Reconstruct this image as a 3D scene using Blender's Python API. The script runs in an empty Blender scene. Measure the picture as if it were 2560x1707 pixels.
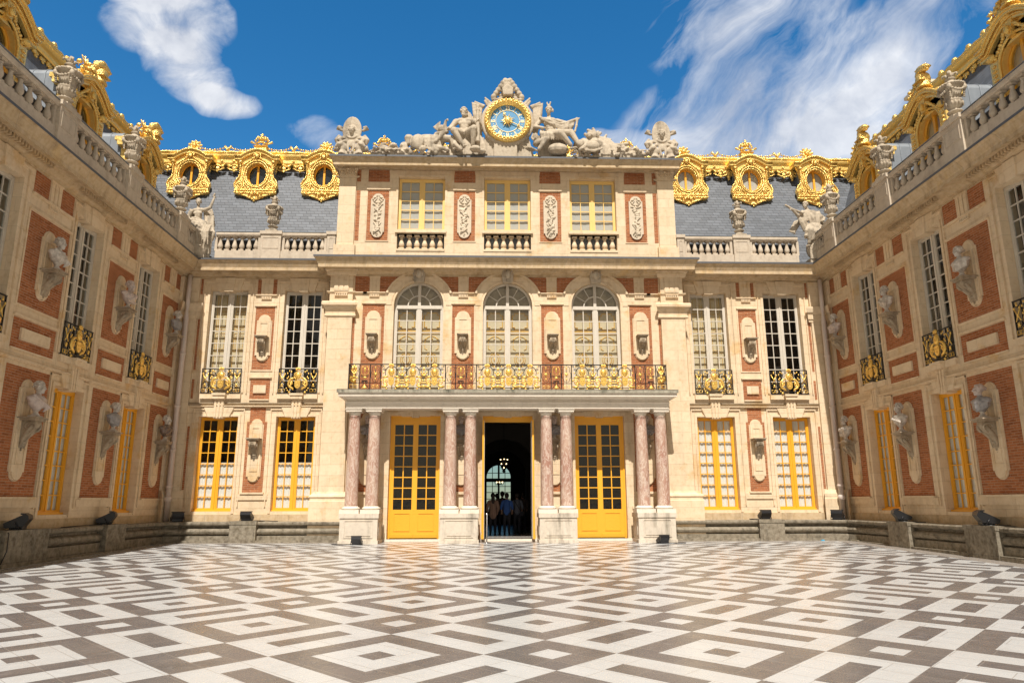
import bpy, bmesh, math, random
from mathutils import Vector, Matrix, Euler
random.seed(7)
S = bpy.context.scene
C = S.collection
sin, cos, pi = math.sin, math.cos, math.pi
WLOC = {}

# ------------------------------------------------------------------ mesh builder
class MB:
    def __init__(s): s.v = []; s.f = []; s.s = []
    def quad(s, *p, sm=False):
        n = len(s.v); s.v += [tuple(q) for q in p]; s.f.append(tuple(range(n, n + len(p)))); s.s.append(sm)
    def box(s, F, a0, a1, d0, d1, z0, z1):
        n = len(s.v)
        for z in (z0, z1):
            for a, d in ((a0, d0), (a1, d0), (a1, d1), (a0, d1)): s.v.append(F(a, d, z))
        for f in ((0, 1, 2, 3), (7, 6, 5, 4), (0, 4, 5, 1), (1, 5, 6, 2), (2, 6, 7, 3), (3, 7, 4, 0)):
            s.f.append(tuple(n + i for i in f)); s.s.append(False)
    def prism(s, F, pts, d0, d1, sm=False):
        n = len(s.v); k = len(pts)
        for d in (d0, d1):
            for a, z in pts: s.v.append(F(a, d, z))
        s.f.append(tuple(n + i for i in range(k))); s.f.append(tuple(n + k + i for i in reversed(range(k)))); s.s += [False, False]
        for i in range(k):
            j = (i + 1) % k; s.f.append((n + i, n + k + i, n + k + j, n + j)); s.s.append(sm)
    def extr(s, F, prof, a0, a1, m0=0, m1=0):
        n = len(s.v); k = len(prof)
        for d, z in prof: s.v.append(F(a0 - m0 * d, d, z))
        for d, z in prof: s.v.append(F(a1 + m1 * d, d, z))
        for i in range(k):
            j = (i + 1) % k; s.f.append((n + i, n + j, n + k + j, n + k + i)); s.s.append(False)
        s.f.append(tuple(n + i for i in range(k))); s.f.append(tuple(n + k + i for i in reversed(range(k)))); s.s += [False, False]
    def lathe(s, c, prof, n=10, sm=True, a_off=0.0, sx=1, sy=1):
        b = len(s.v)
        for r, z in prof:
            for i in range(n):
                t = 2 * pi * i / n + a_off; s.v.append((c[0] + sx * r * cos(t), c[1] + sy * r * sin(t), c[2] + z))
        for k in range(len(prof) - 1):
            for i in range(n):
                j = (i + 1) % n; s.f.append((b + k * n + i, b + k * n + j, b + (k + 1) * n + j, b + (k + 1) * n + i)); s.s.append(sm)
        s.f.append(tuple(b + i for i in reversed(range(n)))); s.f.append(tuple(b + (len(prof) - 1) * n + i for i in range(n))); s.s += [False, False]
    def ell(s, c, r, n=8, m=5, M=None):
        if not hasattr(r, '__len__'): r = (r, r, r)
        c = Vector(c); b = len(s.v)
        def T(v):
            v = Vector(v)
            if M is not None: v = M @ v
            return tuple(c + v)
        s.v.append(T((0, 0, -r[2])))
        for k in range(1, m):
            p = -pi / 2 + pi * k / m
            for i in range(n):
                t = 2 * pi * i / n; s.v.append(T((r[0] * cos(p) * cos(t), r[1] * cos(p) * sin(t), r[2] * sin(p))))
        s.v.append(T((0, 0, r[2])))
        for i in range(n):
            j = (i + 1) % n
            s.f.append((b, b + 1 + j, b + 1 + i)); s.s.append(True)
            for k in range(m - 2):
                o = b + 1 + k * n; s.f.append((o + i, o + j, o + n + j, o + n + i)); s.s.append(True)
            o = b + 1 + (m - 2) * n; s.f.append((o + i, o + j, b + 1 + (m - 1) * n)); s.s.append(True)
    def tube(s, pts, r, n=6, sm=True):
        pts = [Vector(p) for p in pts]; k = len(pts); b = len(s.v)
        R = r if hasattr(r, '__len__') else [r] * k
        up = None
        for i, p in enumerate(pts):
            t = (pts[min(i + 1, k - 1)] - pts[max(i - 1, 0)])
            if t.length < 1e-9: t = Vector((0, 0, 1))
            t.normalize()
            if up is None: up = t.orthogonal().normalized()
            else:
                up = up - t * up.dot(t)
                if up.length < 1e-6: up = t.orthogonal()
                up.normalize()
            w = t.cross(up)
            for q in range(n):
                a = 2 * pi * q / n; s.v.append(tuple(p + (up * cos(a) + w * sin(a)) * R[i]))
        for i in range(k - 1):
            for q in range(n):
                j = (q + 1) % n; s.f.append((b + i * n + q, b + i * n + j, b + (i + 1) * n + j, b + (i + 1) * n + q)); s.s.append(sm)
        s.f.append(tuple(b + q for q in reversed(range(n)))); s.f.append(tuple(b + (k - 1) * n + q for q in range(n))); s.s += [False, False]
    def cap(s, p0, p1, r0, r1, n=8):
        p0 = Vector(p0); p1 = Vector(p1); d = p1 - p0; L = d.length or 1e-6; d = d / L
        pts = [p0 - d * r0, p0 - d * r0 * .75, p0, p0 + (p1 - p0) * .5, p1, p1 + d * r1 * .75, p1 + d * r1]
        s.tube(pts, [r0 * .05, r0 * .66, r0, (r0 + r1) / 2, r1, r1 * .66, r1 * .05], n)
    def add(s, o, M):
        b = len(s.v); s.v += [tuple(M @ Vector(p)) for p in o.v]; s.f += [tuple(b + i for i in f) for f in o.f]; s.s += o.s

def tag(o, label=None, cat=None, group=None, kind=None):
    if label: o['label'] = label
    if cat: o['category'] = cat
    if group: o['group'] = group
    if kind: o['kind'] = kind
    return o
def mesh(name, mb, mats, off=(0, 0, 0), fix=True):
    me = bpy.data.meshes.new(name)
    me.from_pydata([(x - off[0], y - off[1], z - off[2]) for x, y, z in mb.v], [], mb.f)
    for p, sm in zip(me.polygons, mb.s): p.use_smooth = sm
    if fix:
        bm = bmesh.new(); bm.from_mesh(me); bmesh.ops.recalc_face_normals(bm, faces=bm.faces); bm.to_mesh(me); bm.free()
    for m in (mats if isinstance(mats, (list, tuple)) else [mats]): me.materials.append(m)
    return me
def obj(name, mb, mat, parent=None, loc=None):
    """one mesh object; vertices given in world space (or in the parent's space for a prototype at the origin)"""
    if parent is not None: off = WLOC[parent.name]
    else: off = loc or (0, 0, 0)
    o = bpy.data.objects.new(name, mesh(name, mb, mat, off)); C.objects.link(o)
    if parent is not None: o.parent = parent
    else: o.location = off
    WLOC[o.name] = off
    return o
def objsplit(name, mb, mat, parent=None):
    """every separate piece of the builder becomes an object of its own"""
    par = list(range(len(mb.v)))
    def fd(i):
        while par[i] != i: par[i] = par[par[i]]; i = par[i]
        return i
    for f in mb.f:
        for k in f[1:]: par[fd(k)] = fd(f[0])
    g = {}
    for f, sm in zip(mb.f, mb.s): g.setdefault(fd(f[0]), []).append((f, sm))
    out = []
    for fs in g.values():
        m = MB(); ix = {}
        for f, sm in fs:
            m.f.append(tuple(ix.setdefault(i, len(ix)) for i in f)); m.s.append(sm)
        m.v = [None] * len(ix)
        for i, j in ix.items(): m.v[j] = mb.v[i]
        out.append(obj(name, m, mat, parent))
    return out
def thing(name, label, cat, loc=(0, 0, 0), group=None, rz=0):
    o = bpy.data.objects.new(name, None); C.objects.link(o); o.location = loc; o.rotation_euler = (0, 0, rz)
    o.empty_display_size = .3; WLOC[o.name] = tuple(loc) if rz == 0 else (0, 0, 0)
    return tag(o, label, cat, group)
def dup(r, loc, rz=0, label=None, mirror=False, mats=None):
    def cp(o, par):
        c = o.copy(); C.objects.link(c); c.parent = par
        for ch in list(o.children): cp(ch, c)
        return c
    c = cp(r, None); c.location = loc; c.rotation_euler = (0, 0, rz)
    if mirror: c.scale = (-1, 1, 1)
    if label: c['label'] = label
    return c
def inst(name, me, parent, loc, rz=0, scale=None):
    """a part that shares mesh data; loc in world space"""
    o = bpy.data.objects.new(name, me); C.objects.link(o); o.parent = parent
    w = WLOC[parent.name]; o.location = (loc[0] - w[0], loc[1] - w[1], loc[2] - w[2]); o.rotation_euler = (0, 0, rz)
    if scale: o.scale = scale
    WLOC[o.name] = (0, 0, 0)
    return o
def sculpt(mb, vox=.03, smooth=3, noise=0, mats=None, name='sculpt'):
    """melts overlapping shapes into one carved surface"""
    me = mesh(name, mb, mats, fix=True); o = bpy.data.objects.new(name, me); C.objects.link(o)
    r = o.modifiers.new('r', 'REMESH'); r.mode = 'VOXEL'; r.voxel_size = vox; r.use_smooth_shade = True
    if smooth:
        k = o.modifiers.new('s', 'SMOOTH'); k.factor = .5; k.iterations = smooth
    if noise:
        t = bpy.data.textures.new('folds', 'CLOUDS'); t.noise_scale = .12; t.noise_depth = 2
        d = o.modifiers.new('d', 'DISPLACE'); d.texture = t; d.strength = noise; d.mid_level = .5
    dg = bpy.context.evaluated_depsgraph_get(); dg.update()
    m2 = bpy.data.meshes.new_from_object(o.evaluated_get(dg)); m2.name = name
    for p in m2.polygons: p.use_smooth = True
    bpy.data.objects.remove(o); m2.materials.clear()
    for m in (mats if isinstance(mats, (list, tuple)) else [mats]): m2.materials.append(m)
    return m2
def meshobj(name, me, parent=None, loc=(0, 0, 0), rz=0):
    o = bpy.data.objects.new(name, me); C.objects.link(o)
    if parent is not None: o.parent = parent
    else: o.location = loc; o.rotation_euler = (0, 0, rz)
    WLOC[o.name] = (0, 0, 0)
    return o

# ------------------------------------------------------------------ materials
class NT:
    def __init__(s, m): s.t = m.node_tree; s.n = s.t.nodes; s.l = s.t.links
    def N(s, typ, ins=None, **kw):
        n = s.n.new(typ)
        for k, v in kw.items(): setattr(n, k, v)
        for k, v in (ins or {}).items():
            if isinstance(v, bpy.types.NodeSocket): s.l.new(v, n.inputs[k])
            else: n.inputs[k].default_value = v
        return n
    def M(s, op, a, b=0.0, c=None, clamp=False):
        d = {0: a, 1: b}
        if c is not None: d[2] = c
        n = s.N('ShaderNodeMath', d, operation=op); n.use_clamp = clamp; return n.outputs[0]
    def mix(s, f, a, b, bt='MIX'):
        n = s.n.new('ShaderNodeMix'); n.data_type = 'RGBA'; n.blend_type = bt
        for i, v in ((0, f), (6, a), (7, b)):
            if isinstance(v, bpy.types.NodeSocket): s.l.new(v, n.inputs[i])
            else: n.inputs[i].default_value = v if i == 0 else (*v, 1) if len(v) == 3 else v
        return n.outputs[2]
    def ramp(s, f, a, b):
        return s.N('ShaderNodeMapRange', {0: f, 1: a, 2: b}).outputs[0]
    def noise(s, vec, scale, det=3, rough=.55, dist=0):
        return s.N('ShaderNodeTexNoise', {'Vector': vec, 'Scale': scale, 'Detail': det, 'Roughness': rough, 'Distortion': dist}).outputs['Fac']
def newmat(name):
    m = bpy.data.materials.new(name); m.use_nodes = True
    t = NT(m); b = t.n['Principled BSDF']; return m, t, b
def setp(t, b, **k):
    names = dict(col='Base Color', rough='Roughness', metal='Metallic', spec='Specular IOR Level', nor='Normal', alpha='Alpha', emit='Emission Color', es='Emission Strength')
    for a, v in k.items():
        i = b.inputs[names[a]]
        if isinstance(v, bpy.types.NodeSocket): t.l.new(v, i)
        else: i.default_value = (*v, 1) if hasattr(v, '__len__') and len(v) == 3 else v
def wallvec(t):
    g = t.N('ShaderNodeNewGeometry').outputs['Position']
    x = t.N('ShaderNodeSeparateXYZ', {0: g}); a = t.M('ADD', x.outputs[0], x.outputs[1])
    return g, t.N('ShaderNodeCombineXYZ', {0: a, 1: x.outputs[2], 2: 0.0}).outputs[0], x
def bump(t, h, dist=.01, st=.5):
    return t.N('ShaderNodeBump', {'Height': h, 'Distance': dist, 'Strength': st}).outputs[0]

def mat_stone(name, c1, c2, joint, stain, bw=1.05, bh=.41, grime=.25, dark=(.27, .18, .095), stainth=.63):
    m, t, b = newmat(name); g, w, x = wallvec(t)
    br = t.N('ShaderNodeTexBrick', {'Vector': w, 'Color1': (*c1, 1), 'Color2': (*c2, 1), 'Mortar': (*joint, 1), 'Scale': 1.0, 'Mortar Size': .006, 'Mortar Smooth': .3, 'Bias': 0.0, 'Brick Width': bw, 'Row Height': bh})
    n1 = t.noise(g, .9, 4); n2 = t.noise(g, 7, 5, .65); n3 = t.noise(t.N('ShaderNodeMapping', {0: g, 3: (2.2, 2.2, .35)}).outputs[0], 1.3, 5, .6)
    col = t.mix(t.M('MULTIPLY', t.ramp(n1, stainth, stainth + .09), .55), br.outputs['Color'], stain)
    col = t.mix(t.M('MULTIPLY', t.ramp(n3, .5, .75), grime), col, dark)
    col = t.mix(t.M('MULTIPLY', t.ramp(n2, .35, .7), .22), col, (.9, .82, .66))
    mottle = t.ramp(n2, .25, .45); col = t.mix(t.M('MULTIPLY', t.M('SUBTRACT', 1.0, mottle), .2), col, dark)  # darker mottling from noise alone, spread evenly over the stone
    h = t.M('ADD', t.M('MULTIPLY', n2, .5), t.M('MULTIPLY', br.outputs['Fac'], -.8))
    setp(t, b, col=col, rough=.9, spec=.06, nor=bump(t, h, .012, .6))
    return m
STONE = mat_stone('limestone_ashlar', (.76, .60, .405), (.70, .535, .345), (.57, .44, .28), (.64, .38, .12), grime=.30, stainth=.59)
PALE = mat_stone('pale_portico_stone', (.77, .69, .58), (.73, .65, .54), (.6, .54, .46), (.66, .55, .4), 2.1, .6, grime=.15)
CORN = mat_stone('weathered_cornice_stone', (.56, .41, .24), (.48, .35, .20), (.30, .24, .17), (.58, .38, .15), 1.6, 5.0, grime=.75)
CARV = mat_stone('carved_limestone', (.48, .40, .30), (.46, .38, .28), (.4, .3, .22), (.40, .31, .2), 30, 30, grime=1.0, dark=(.13, .105, .08))
BROWN_STONE = mat_stone('brown_weathered_bracket_stone', (.36, .28, .19), (.34, .26, .18), (.3, .22, .15), (.3, .22, .13), 30, 30, grime=1.0, dark=(.09, .07, .05))
RELF = mat_stone('relief_limestone', (.62, .52, .39), (.60, .50, .37), (.6, .5, .36), (.55, .36, .14), 30, 30, grime=.4, dark=(.25, .2, .13))
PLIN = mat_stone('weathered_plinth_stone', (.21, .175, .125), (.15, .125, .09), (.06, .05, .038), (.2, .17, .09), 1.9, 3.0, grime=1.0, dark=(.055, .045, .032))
GREY = mat_stone('grey_balustrade_stone', (.57, .48, .37), (.53, .44, .34), (.4, .35, .3), (.5, .4, .28), 2.5, 3.0, grime=.45, dark=(.26, .20, .14))

def mat_brick(name, c1, c2, mo):
    m, t, b = newmat(name); g, w, x = wallvec(t)
    br = t.N('ShaderNodeTexBrick', {'Vector': w, 'Color1': (*c1, 1), 'Color2': (*c2, 1), 'Mortar': (*mo, 1), 'Scale': 1.0, 'Mortar Size': .009, 'Mortar Smooth': .2, 'Bias': -.35, 'Brick Width': .27, 'Row Height': .072})
    n1 = t.noise(g, 1.6, 4); n2 = t.noise(g, 14, 4); n4 = t.noise(t.N('ShaderNodeMapping', {0: g, 3: (2.4, 2.4, 8)}).outputs[0], 2.2, 3)
    col = t.mix(t.M('MULTIPLY', t.ramp(n1, .4, .75), .45), br.outputs['Color'], tuple(c * .62 for c in c1))
    col = t.mix(t.M('MULTIPLY', n2, .22), col, (.52, .24, .12)); col = t.mix(t.M('MULTIPLY', t.ramp(n4, .55, .66), .45), col, (.16, .05, .025))
    setp(t, b, col=col, rough=.95, spec=.03, nor=bump(t, t.M('MULTIPLY', br.outputs['Fac'], -1.0), .008, .7))
    return m
BRICK = mat_brick('red_brick', (.45, .16, .065), (.19, .052, .02), (.46, .30, .19))

def mat_slate():
    m, t, b = newmat('slate_tiles'); g, w, x = wallvec(t)
    br = t.N('ShaderNodeTexBrick', {'Vector': w, 'Color1': (.085, .095, .11, 1), 'Color2': (.15, .165, .19, 1), 'Mortar': (.03, .03, .035, 1), 'Scale': 1.0, 'Mortar Size': .008, 'Mortar Smooth': .1, 'Bias': 0.0, 'Brick Width': .34, 'Row Height': .15})
    n = t.noise(g, 3.0, 4)
    col = t.mix(t.M('MULTIPLY', n, .5), br.outputs['Color'], (.12, .13, .145))
    setp(t, b, col=col, rough=.55, spec=.45, nor=bump(t, t.M('MULTIPLY', br.outputs['Fac'], -1.0), .012, .8)); return m
SLATE = mat_slate()
def plain(name, col, rough=.5, metal=0, nscale=0, namt=.3, col2=None, spec=.5, bmp=0, stretch=None):
    m, t, b = newmat(name); g = t.N('ShaderNodeNewGeometry').outputs['Position']
    if nscale:
        v = t.N('ShaderNodeMapping', {0: g, 3: stretch}).outputs[0] if stretch else g
        n = t.noise(v, nscale, 5, .6)
        c = t.mix(t.M('MULTIPLY', t.ramp(n, .3, .7), namt), col, col2 or tuple(q * .6 for q in col)); setp(t, b, col=c)
        if bmp: setp(t, b, nor=bump(t, n, bmp, .6))
    else: setp(t, b, col=col)
    setp(t, b, rough=rough, metal=metal, spec=spec); return m
FLASH = plain('dark_lead_flashing', (.11, .115, .125), .55, .1, 3, .4, (.07, .072, .08))
LEAD = plain('lead_sheet', (.30, .33, .36), .5, .25, 2.5, .6, (.16, .18, .21), stretch=(1, 1, .4))
GOLD = plain('gilding', (1.0, .74, .25), .33, .5, 13, .35, (.9, .46, .06), bmp=.035)
GOLDC = plain('carved_gilding', (1.0, .74, .25), .27, .62, 22, .5, (.80, .36, .03), bmp=.06)
GILT = plain('gilt_iron', (1.0, .68, .18), .33, .6, 20, .4, (.65, .33, .04), bmp=.01)
YELL = plain('ochre_yellow_paint', (.86, .42, .03), .42, 0, 3, .15, (.76, .34, .02))
YELP = plain('pale_yellow_paint', (.84, .58, .20), .45, 0, 3, .15, (.74, .42, .05))
WHIT = plain('weathered_white_paint', (.66, .60, .50), .55, 0, 14, .5, (.5, .44, .36), stretch=(1, 1, .2))
IRON = plain('black_iron', (.018, .018, .02), .4, .4)
BLACK = plain('black_floodlight_housing', (.014, .014, .016), .35, .1)
LENS = plain('floodlight_glass', (.09, .11, .12), .08, 0)
PIPE = plain('painted_drainpipe', (.66, .56, .49), .5, 0, 5, .35, (.5, .42, .36))
COPP = plain('copper_pipe', (.6, .22, .12), .4, .5)
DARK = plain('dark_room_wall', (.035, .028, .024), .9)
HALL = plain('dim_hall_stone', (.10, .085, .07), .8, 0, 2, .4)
CURT = plain('white_curtain', (.86, .85, .80), .9, 0, 3, .25, (.7, .7, .66), stretch=(6, 6, .15))
BLIND = plain('roller_blind', (.58, .56, .52), .9, 0, 1.2, .5, (.50, .48, .44))
SHUT = plain('cream_shutter_paint', (.72, .60, .40), .6, 0, 4, .3, (.6, .5, .35))
DIMB = plain('brown_room_panelling', (.52, .42, .28), .7, 0, 4, .5, (.12, .09, .06))
SHGO = plain('shutter_gold_moulding', (.80, .48, .09), .45, .2)
STEEL = plain('polished_steel', (.7, .7, .7), .2, 1)
WMARB = plain('white_marble', (.74, .68, .60), .7, 0, 9, .8, (.27, .22, .17), spec=.3)
GMARB = plain('grey_veined_marble', (.36, .34, .33), .4, 0, 12, .7, (.16, .15, .15))
PMARB = plain('rosy_marble', (.62, .52, .45), .4, 0, 14, .6, (.36, .28, .27))
DMARB = plain('dark_porphyry', (.10, .07, .06), .3, 0, 22, .7, (.34, .26, .2))
SKIN = plain('skin', (.45, .27, .19), .6)
HAIR = plain('dark_hair', (.03, .02, .015), .6)
TAN = plain('tan_jacket_cloth', (.32, .20, .15), .9)
BLUE = plain('blue_shirt_cloth', (.05, .13, .42), .9)
GRYC = plain('grey_shirt_cloth', (.14, .15, .19), .9)
NAVY = plain('dark_trouser_cloth', (.03, .03, .04), .9)
BROWN = plain('brown_jacket_cloth', (.10, .07, .06), .9)
def mat_glass():
    m, t, b = newmat('window_glass'); t.n.remove(b)
    ge = t.N('ShaderNodeNewGeometry'); dt = t.M('ABSOLUTE', t.N('ShaderNodeVectorMath', {0: ge.outputs['Normal'], 1: ge.outputs['Incoming']}, operation='DOT_PRODUCT').outputs['Value'])
    fr = t.M('ADD', .045, t.M('MULTIPLY', .95, t.M('POWER', t.M('SUBTRACT', 1.0, dt, clamp=True), 5.0))); w = t.noise(t.N('ShaderNodeNewGeometry').outputs['Position'], 1.7, 2)
    gl = t.N('ShaderNodeBsdfGlossy', {'Color': (1, 1, 1, 1), 'Roughness': .03, 'Normal': bump(t, w, .03, .25)})
    tr = t.N('ShaderNodeBsdfTransparent', {'Color': (.86, .88, .87, 1)})
    mx = t.N('ShaderNodeMixShader', {0: fr, 1: tr.outputs[0], 2: gl.outputs[0]})
    t.l.new(mx.outputs[0], t.n['Material Output'].inputs[0]); return m
GLASS = mat_glass()
def mat_tint():
    m, t, b = newmat('dimming_tint_glass'); t.n.remove(b); tr = t.N('ShaderNodeBsdfTransparent', {'Color': (.30, .36, .38, 1)}); t.l.new(tr.outputs[0], t.n['Material Output'].inputs[0]); return m  # even tint added to dim the bright sky seen through the far window
DIMGLASS = mat_tint()
def mat_pink():
    m, t, b = newmat('pink_veined_marble'); g = t.N('ShaderNodeNewGeometry').outputs['Position']
    v = t.N('ShaderNodeMapping', {0: g, 3: (1, 1, .32)}).outputs[0]
    n = t.noise(v, 5.5, 7, .62, 1.8); vein = t.M('ABSOLUTE', t.M('SUBTRACT', n, .5)); n2 = t.noise(v, 2.2, 4, .6, .8)
    c = t.mix(t.ramp(n2, .35, .65), (.38, .20, .145), (.52, .36, .27))
    c = t.mix(t.M('MULTIPLY', t.ramp(vein, .05, .0), .8), c, (.70, .60, .50)); c = t.mix(t.M('MULTIPLY', t.ramp(t.noise(v, 9, 5, .6, 1.2), .6, .72), .7), c, (.34, .13, .12))
    setp(t, b, col=c, rough=.4, spec=.4); return m
PINK = mat_pink()
def emis(name, col, st):
    m, t, b = newmat(name); setp(t, b, col=(.02, .02, .02), emit=(*col, 1), es=st); return m
BULB = emis('lantern_bulb', (1, .72, .35), 6)
def dialmat():
    return plain('dial_blue_enamel', (.09, .28, .50), .35)
DIAL = dialmat(); DIALG = plain('dial_gilt_numerals', (1.0, .84, .5), .5, .2)

def mat_floor():
    m, t, b = newmat('marble_diamond_paving'); g = t.N('ShaderNodeNewGeometry').outputs['Position']
    x = t.N('ShaderNodeSeparateXYZ', {0: g})
    P = 2 * math.sqrt(2); A = 1.23 * math.sqrt(2) / P
    X = x.outputs[0]; Y = t.M('MULTIPLY', t.M('SUBTRACT', x.outputs[1], 10.83), 2.0 / 2.03)
    k = 1 / math.sqrt(2) / P
    def seg(s):
        u = t.M('FRACT', t.M('ADD', t.M('MULTIPLY', s, k), A / 2 + 100.0))
        isA = t.M('LESS_THAN', u, A)
        ea = t.M('ABSOLUTE', t.M('SUBTRACT', t.M('MULTIPLY', u, 2 / A), 1.0))
        eb = t.M('ABSOLUTE', t.M('SUBTRACT', t.M('MULTIPLY', t.M('SUBTRACT', u, A), 2 / (1 - A)), 1.0))
        return isA, ea, eb
    iu, eau, ebu = seg(t.M('ADD', X, Y)); iv, eav, ebv = seg(t.M('SUBTRACT', Y, X))
    mul = lambda a, b: t.M('MULTIPLY', a, b)
    inv = lambda a: t.M('SUBTRACT', 1.0, a)
    mA = t.M('MAXIMUM', eau, eav); wA = mul(t.M('LESS_THAN', mA, .605), t.M('GREATER_THAN', mA, .185))
    mB = t.M('MAXIMUM', ebu, ebv); wB = t.M('LESS_THAN', mB, .335)
    wC1 = inv(mul(t.M('LESS_THAN', eau, .605), t.M('LESS_THAN', ebv, .31)))
    wC2 = inv(mul(t.M('LESS_THAN', eav, .605), t.M('LESS_THAN', ebu, .31)))
    W = t.M('ADD', t.M('ADD', mul(mul(iu, iv), wA), mul(mul(inv(iu), inv(iv)), wB)), t.M('ADD', mul(mul(iu, inv(iv)), wC1), mul(mul(inv(iu), iv), wC2)))
    rv = t.N('ShaderNodeMapping', {0: g, 2: (0, 0, pi / 4)}).outputs[0]
    br = t.N('ShaderNodeTexBrick', {'Vector': rv, 'Color1': (0, 0, 0, 1), 'Color2': (1, 1, 1, 1), 'Mortar': (.5, .5, .5, 1), 'Scale': 1.0, 'Mortar Size': .005, 'Mortar Smooth': .1, 'Bias': 0.0, 'Brick Width': .707, 'Row Height': .4})
    n = t.noise(g, 1.8, 3, .55, .8); n2 = t.noise(g, 5, 3, .5, 1.0); n3 = t.noise(g, .35, 3)
    wc = t.mix(t.M('MULTIPLY', t.ramp(n, .35, .7), .5), (.57, .58, .58), (.50, .50, .49))
    wc = t.mix(t.M('MULTIPLY', br.outputs['Color'], .35), wc, (.62, .62, .61))
    wc = t.mix(t.M('MULTIPLY', t.ramp(n2, .60, .75), .25), wc, (.46, .45, .43))
    dc = t.mix(t.ramp(n, .3, .7), (.12, .112, .11), (.18, .162, .155))
    dc = t.mix(t.M('MULTIPLY', br.outputs['Color'], .75), dc, (.13, .125, .13))
    dc = t.mix(t.M('MULTIPLY', t.ramp(n2, .6, .75), .35), dc, (.28, .26, .25))
    col = t.mix(W, dc, wc); col = t.mix(t.M('MULTIPLY', br.outputs['Fac'], .65), col, (.3, .27, .24))
    col = t.mix(t.M('MULTIPLY', t.ramp(n3, .45, .7), .15), col, (.5, .42, .33))
    # plain grey border strip along the foot of the walls
    ax = t.M('ABSOLUTE', t.M('SUBTRACT', X, .08)); bord = t.M('MAXIMUM', t.M('GREATER_THAN', ax, 12.15), t.M('GREATER_THAN', x.outputs[1], 27.05))
    col = t.mix(bord, col, t.mix(n, (.30, .27, .24), (.38, .34, .30)))
    setp(t, b, col=col, rough=t.M('ADD', .17, t.M('MULTIPLY', n2, .20)), spec=.45, nor=bump(t, t.M('ADD', n2, t.M('MULTIPLY', br.outputs['Fac'], -1.5)), .0008, .3)); return m
FLOOR = mat_floor()
GRAV = plain('gravel_ground', (.34, .30, .25), .95, 0, 3, .5)

# ------------------------------------------------------------------ camera, sun, sky
f_, ph, th, ro = 1779.24, .2218, .0318, -.0027
Rv = Vector((cos(th), -sin(th), 0)); Hh = Vector((sin(th), cos(th), 0)); Zv = Vector((0, 0, 1))
Fv = Hh * cos(ph) + Zv * sin(ph); Uv = Zv * cos(ph) - Hh * sin(ph)
R2 = Rv * cos(ro) + Uv * sin(ro); U2 = Uv * cos(ro) - Rv * sin(ro)
cam = bpy.data.cameras.new('camera'); co = bpy.data.objects.new('camera', cam); C.objects.link(co)
co.matrix_world = Matrix(((R2.x, U2.x, -Fv.x, -.714), (R2.y, U2.y, -Fv.y, 0), (R2.z, U2.z, -Fv.z, 1.45), (0, 0, 0, 1)))
cam.sensor_width = 36; cam.lens = f_ / 2560 * 36; cam.clip_end = 3000; cam.clip_start = .1
S.camera = co
LX, LY, LZ = .06, 1.0, -1.42      # sunlight direction: over the photographer's shoulder
sun = bpy.data.lights.new('sun', 'SUN'); sun.energy = 4.5; sun.angle = math.radians(.5); sun.color = (1, .945, .87)
so = bpy.data.objects.new('sun', sun); C.objects.link(so); so.rotation_euler = Vector((LX, LY, LZ)).to_track_quat('-Z', 'Y').to_euler(); so.location = (0, -20, 40)
wd = bpy.data.worlds.new('World'); S.world = wd; wd.use_nodes = True
t = NT(wd); bg = t.n['Background']
sky = t.N('ShaderNodeTexSky', sky_type='NISHITA'); sky.sun_disc = False
sky.sun_elevation = math.atan2(1.42, math.hypot(LX, LY)); sky.sun_rotation = math.atan2(-LX, -LY); sky.air_density = 1.0; sky.dust_density = .3; sky.ozone_density = 2.5; sky.altitude = 100
d = t.N('ShaderNodeTexCoord').outputs['Generated']; xs = t.N('ShaderNodeSeparateXYZ', {0: d})
ay = t.M('MAXIMUM', t.M('ABSOLUTE', xs.outputs[1]), .05)
qx = t.M('DIVIDE', xs.outputs[0], ay); qz = t.M('DIVIDE', xs.outputs[2], ay)
Q = t.N('ShaderNodeCombineXYZ', {0: qx, 1: qz, 2: 0.0}).outputs[0]
wob = t.N('ShaderNodeTexNoise', {'Vector': Q, 'Scale': 7.0, 'Detail': 3.0}).outputs['Color']
Qw = t.N('ShaderNodeVectorMath', {0: Q, 1: t.N('ShaderNodeVectorMath', {0: t.N('ShaderNodeVectorMath', {0: wob, 1: (.5, .5, .5)}, operation='SUBTRACT').outputs[0], 'Scale': .06}, operation='SCALE').outputs[0]}, operation='ADD').outputs[0]
qs = t.N('ShaderNodeSeparateXYZ', {0: Qw}); wx, wz = qs.outputs[0], qs.outputs[1]
def blob(cx, cz, rx, rz, ang=0):
    dx = t.M('SUBTRACT', wx, cx); dz = t.M('SUBTRACT', wz, cz); c, s_ = cos(ang), sin(ang)
    u = t.M('DIVIDE', t.M('ADD', t.M('MULTIPLY', dx, c), t.M('MULTIPLY', dz, s_)), rx); v = t.M('DIVIDE', t.M('SUBTRACT', t.M('MULTIPLY', dz, c), t.M('MULTIPLY', dx, s_)), rz)
    return t.M('MAXIMUM', t.M('SUBTRACT', 1.0, t.M('ADD', t.M('MULTIPLY', u, u), t.M('MULTIPLY', v, v))), 0.0)
def fsum(*a):
    r = a[0]
    for q in a[1:]: r = t.M('ADD', r, q)
    return r
fb = t.noise(Q, 11.0, 8, .62, .5)
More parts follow.
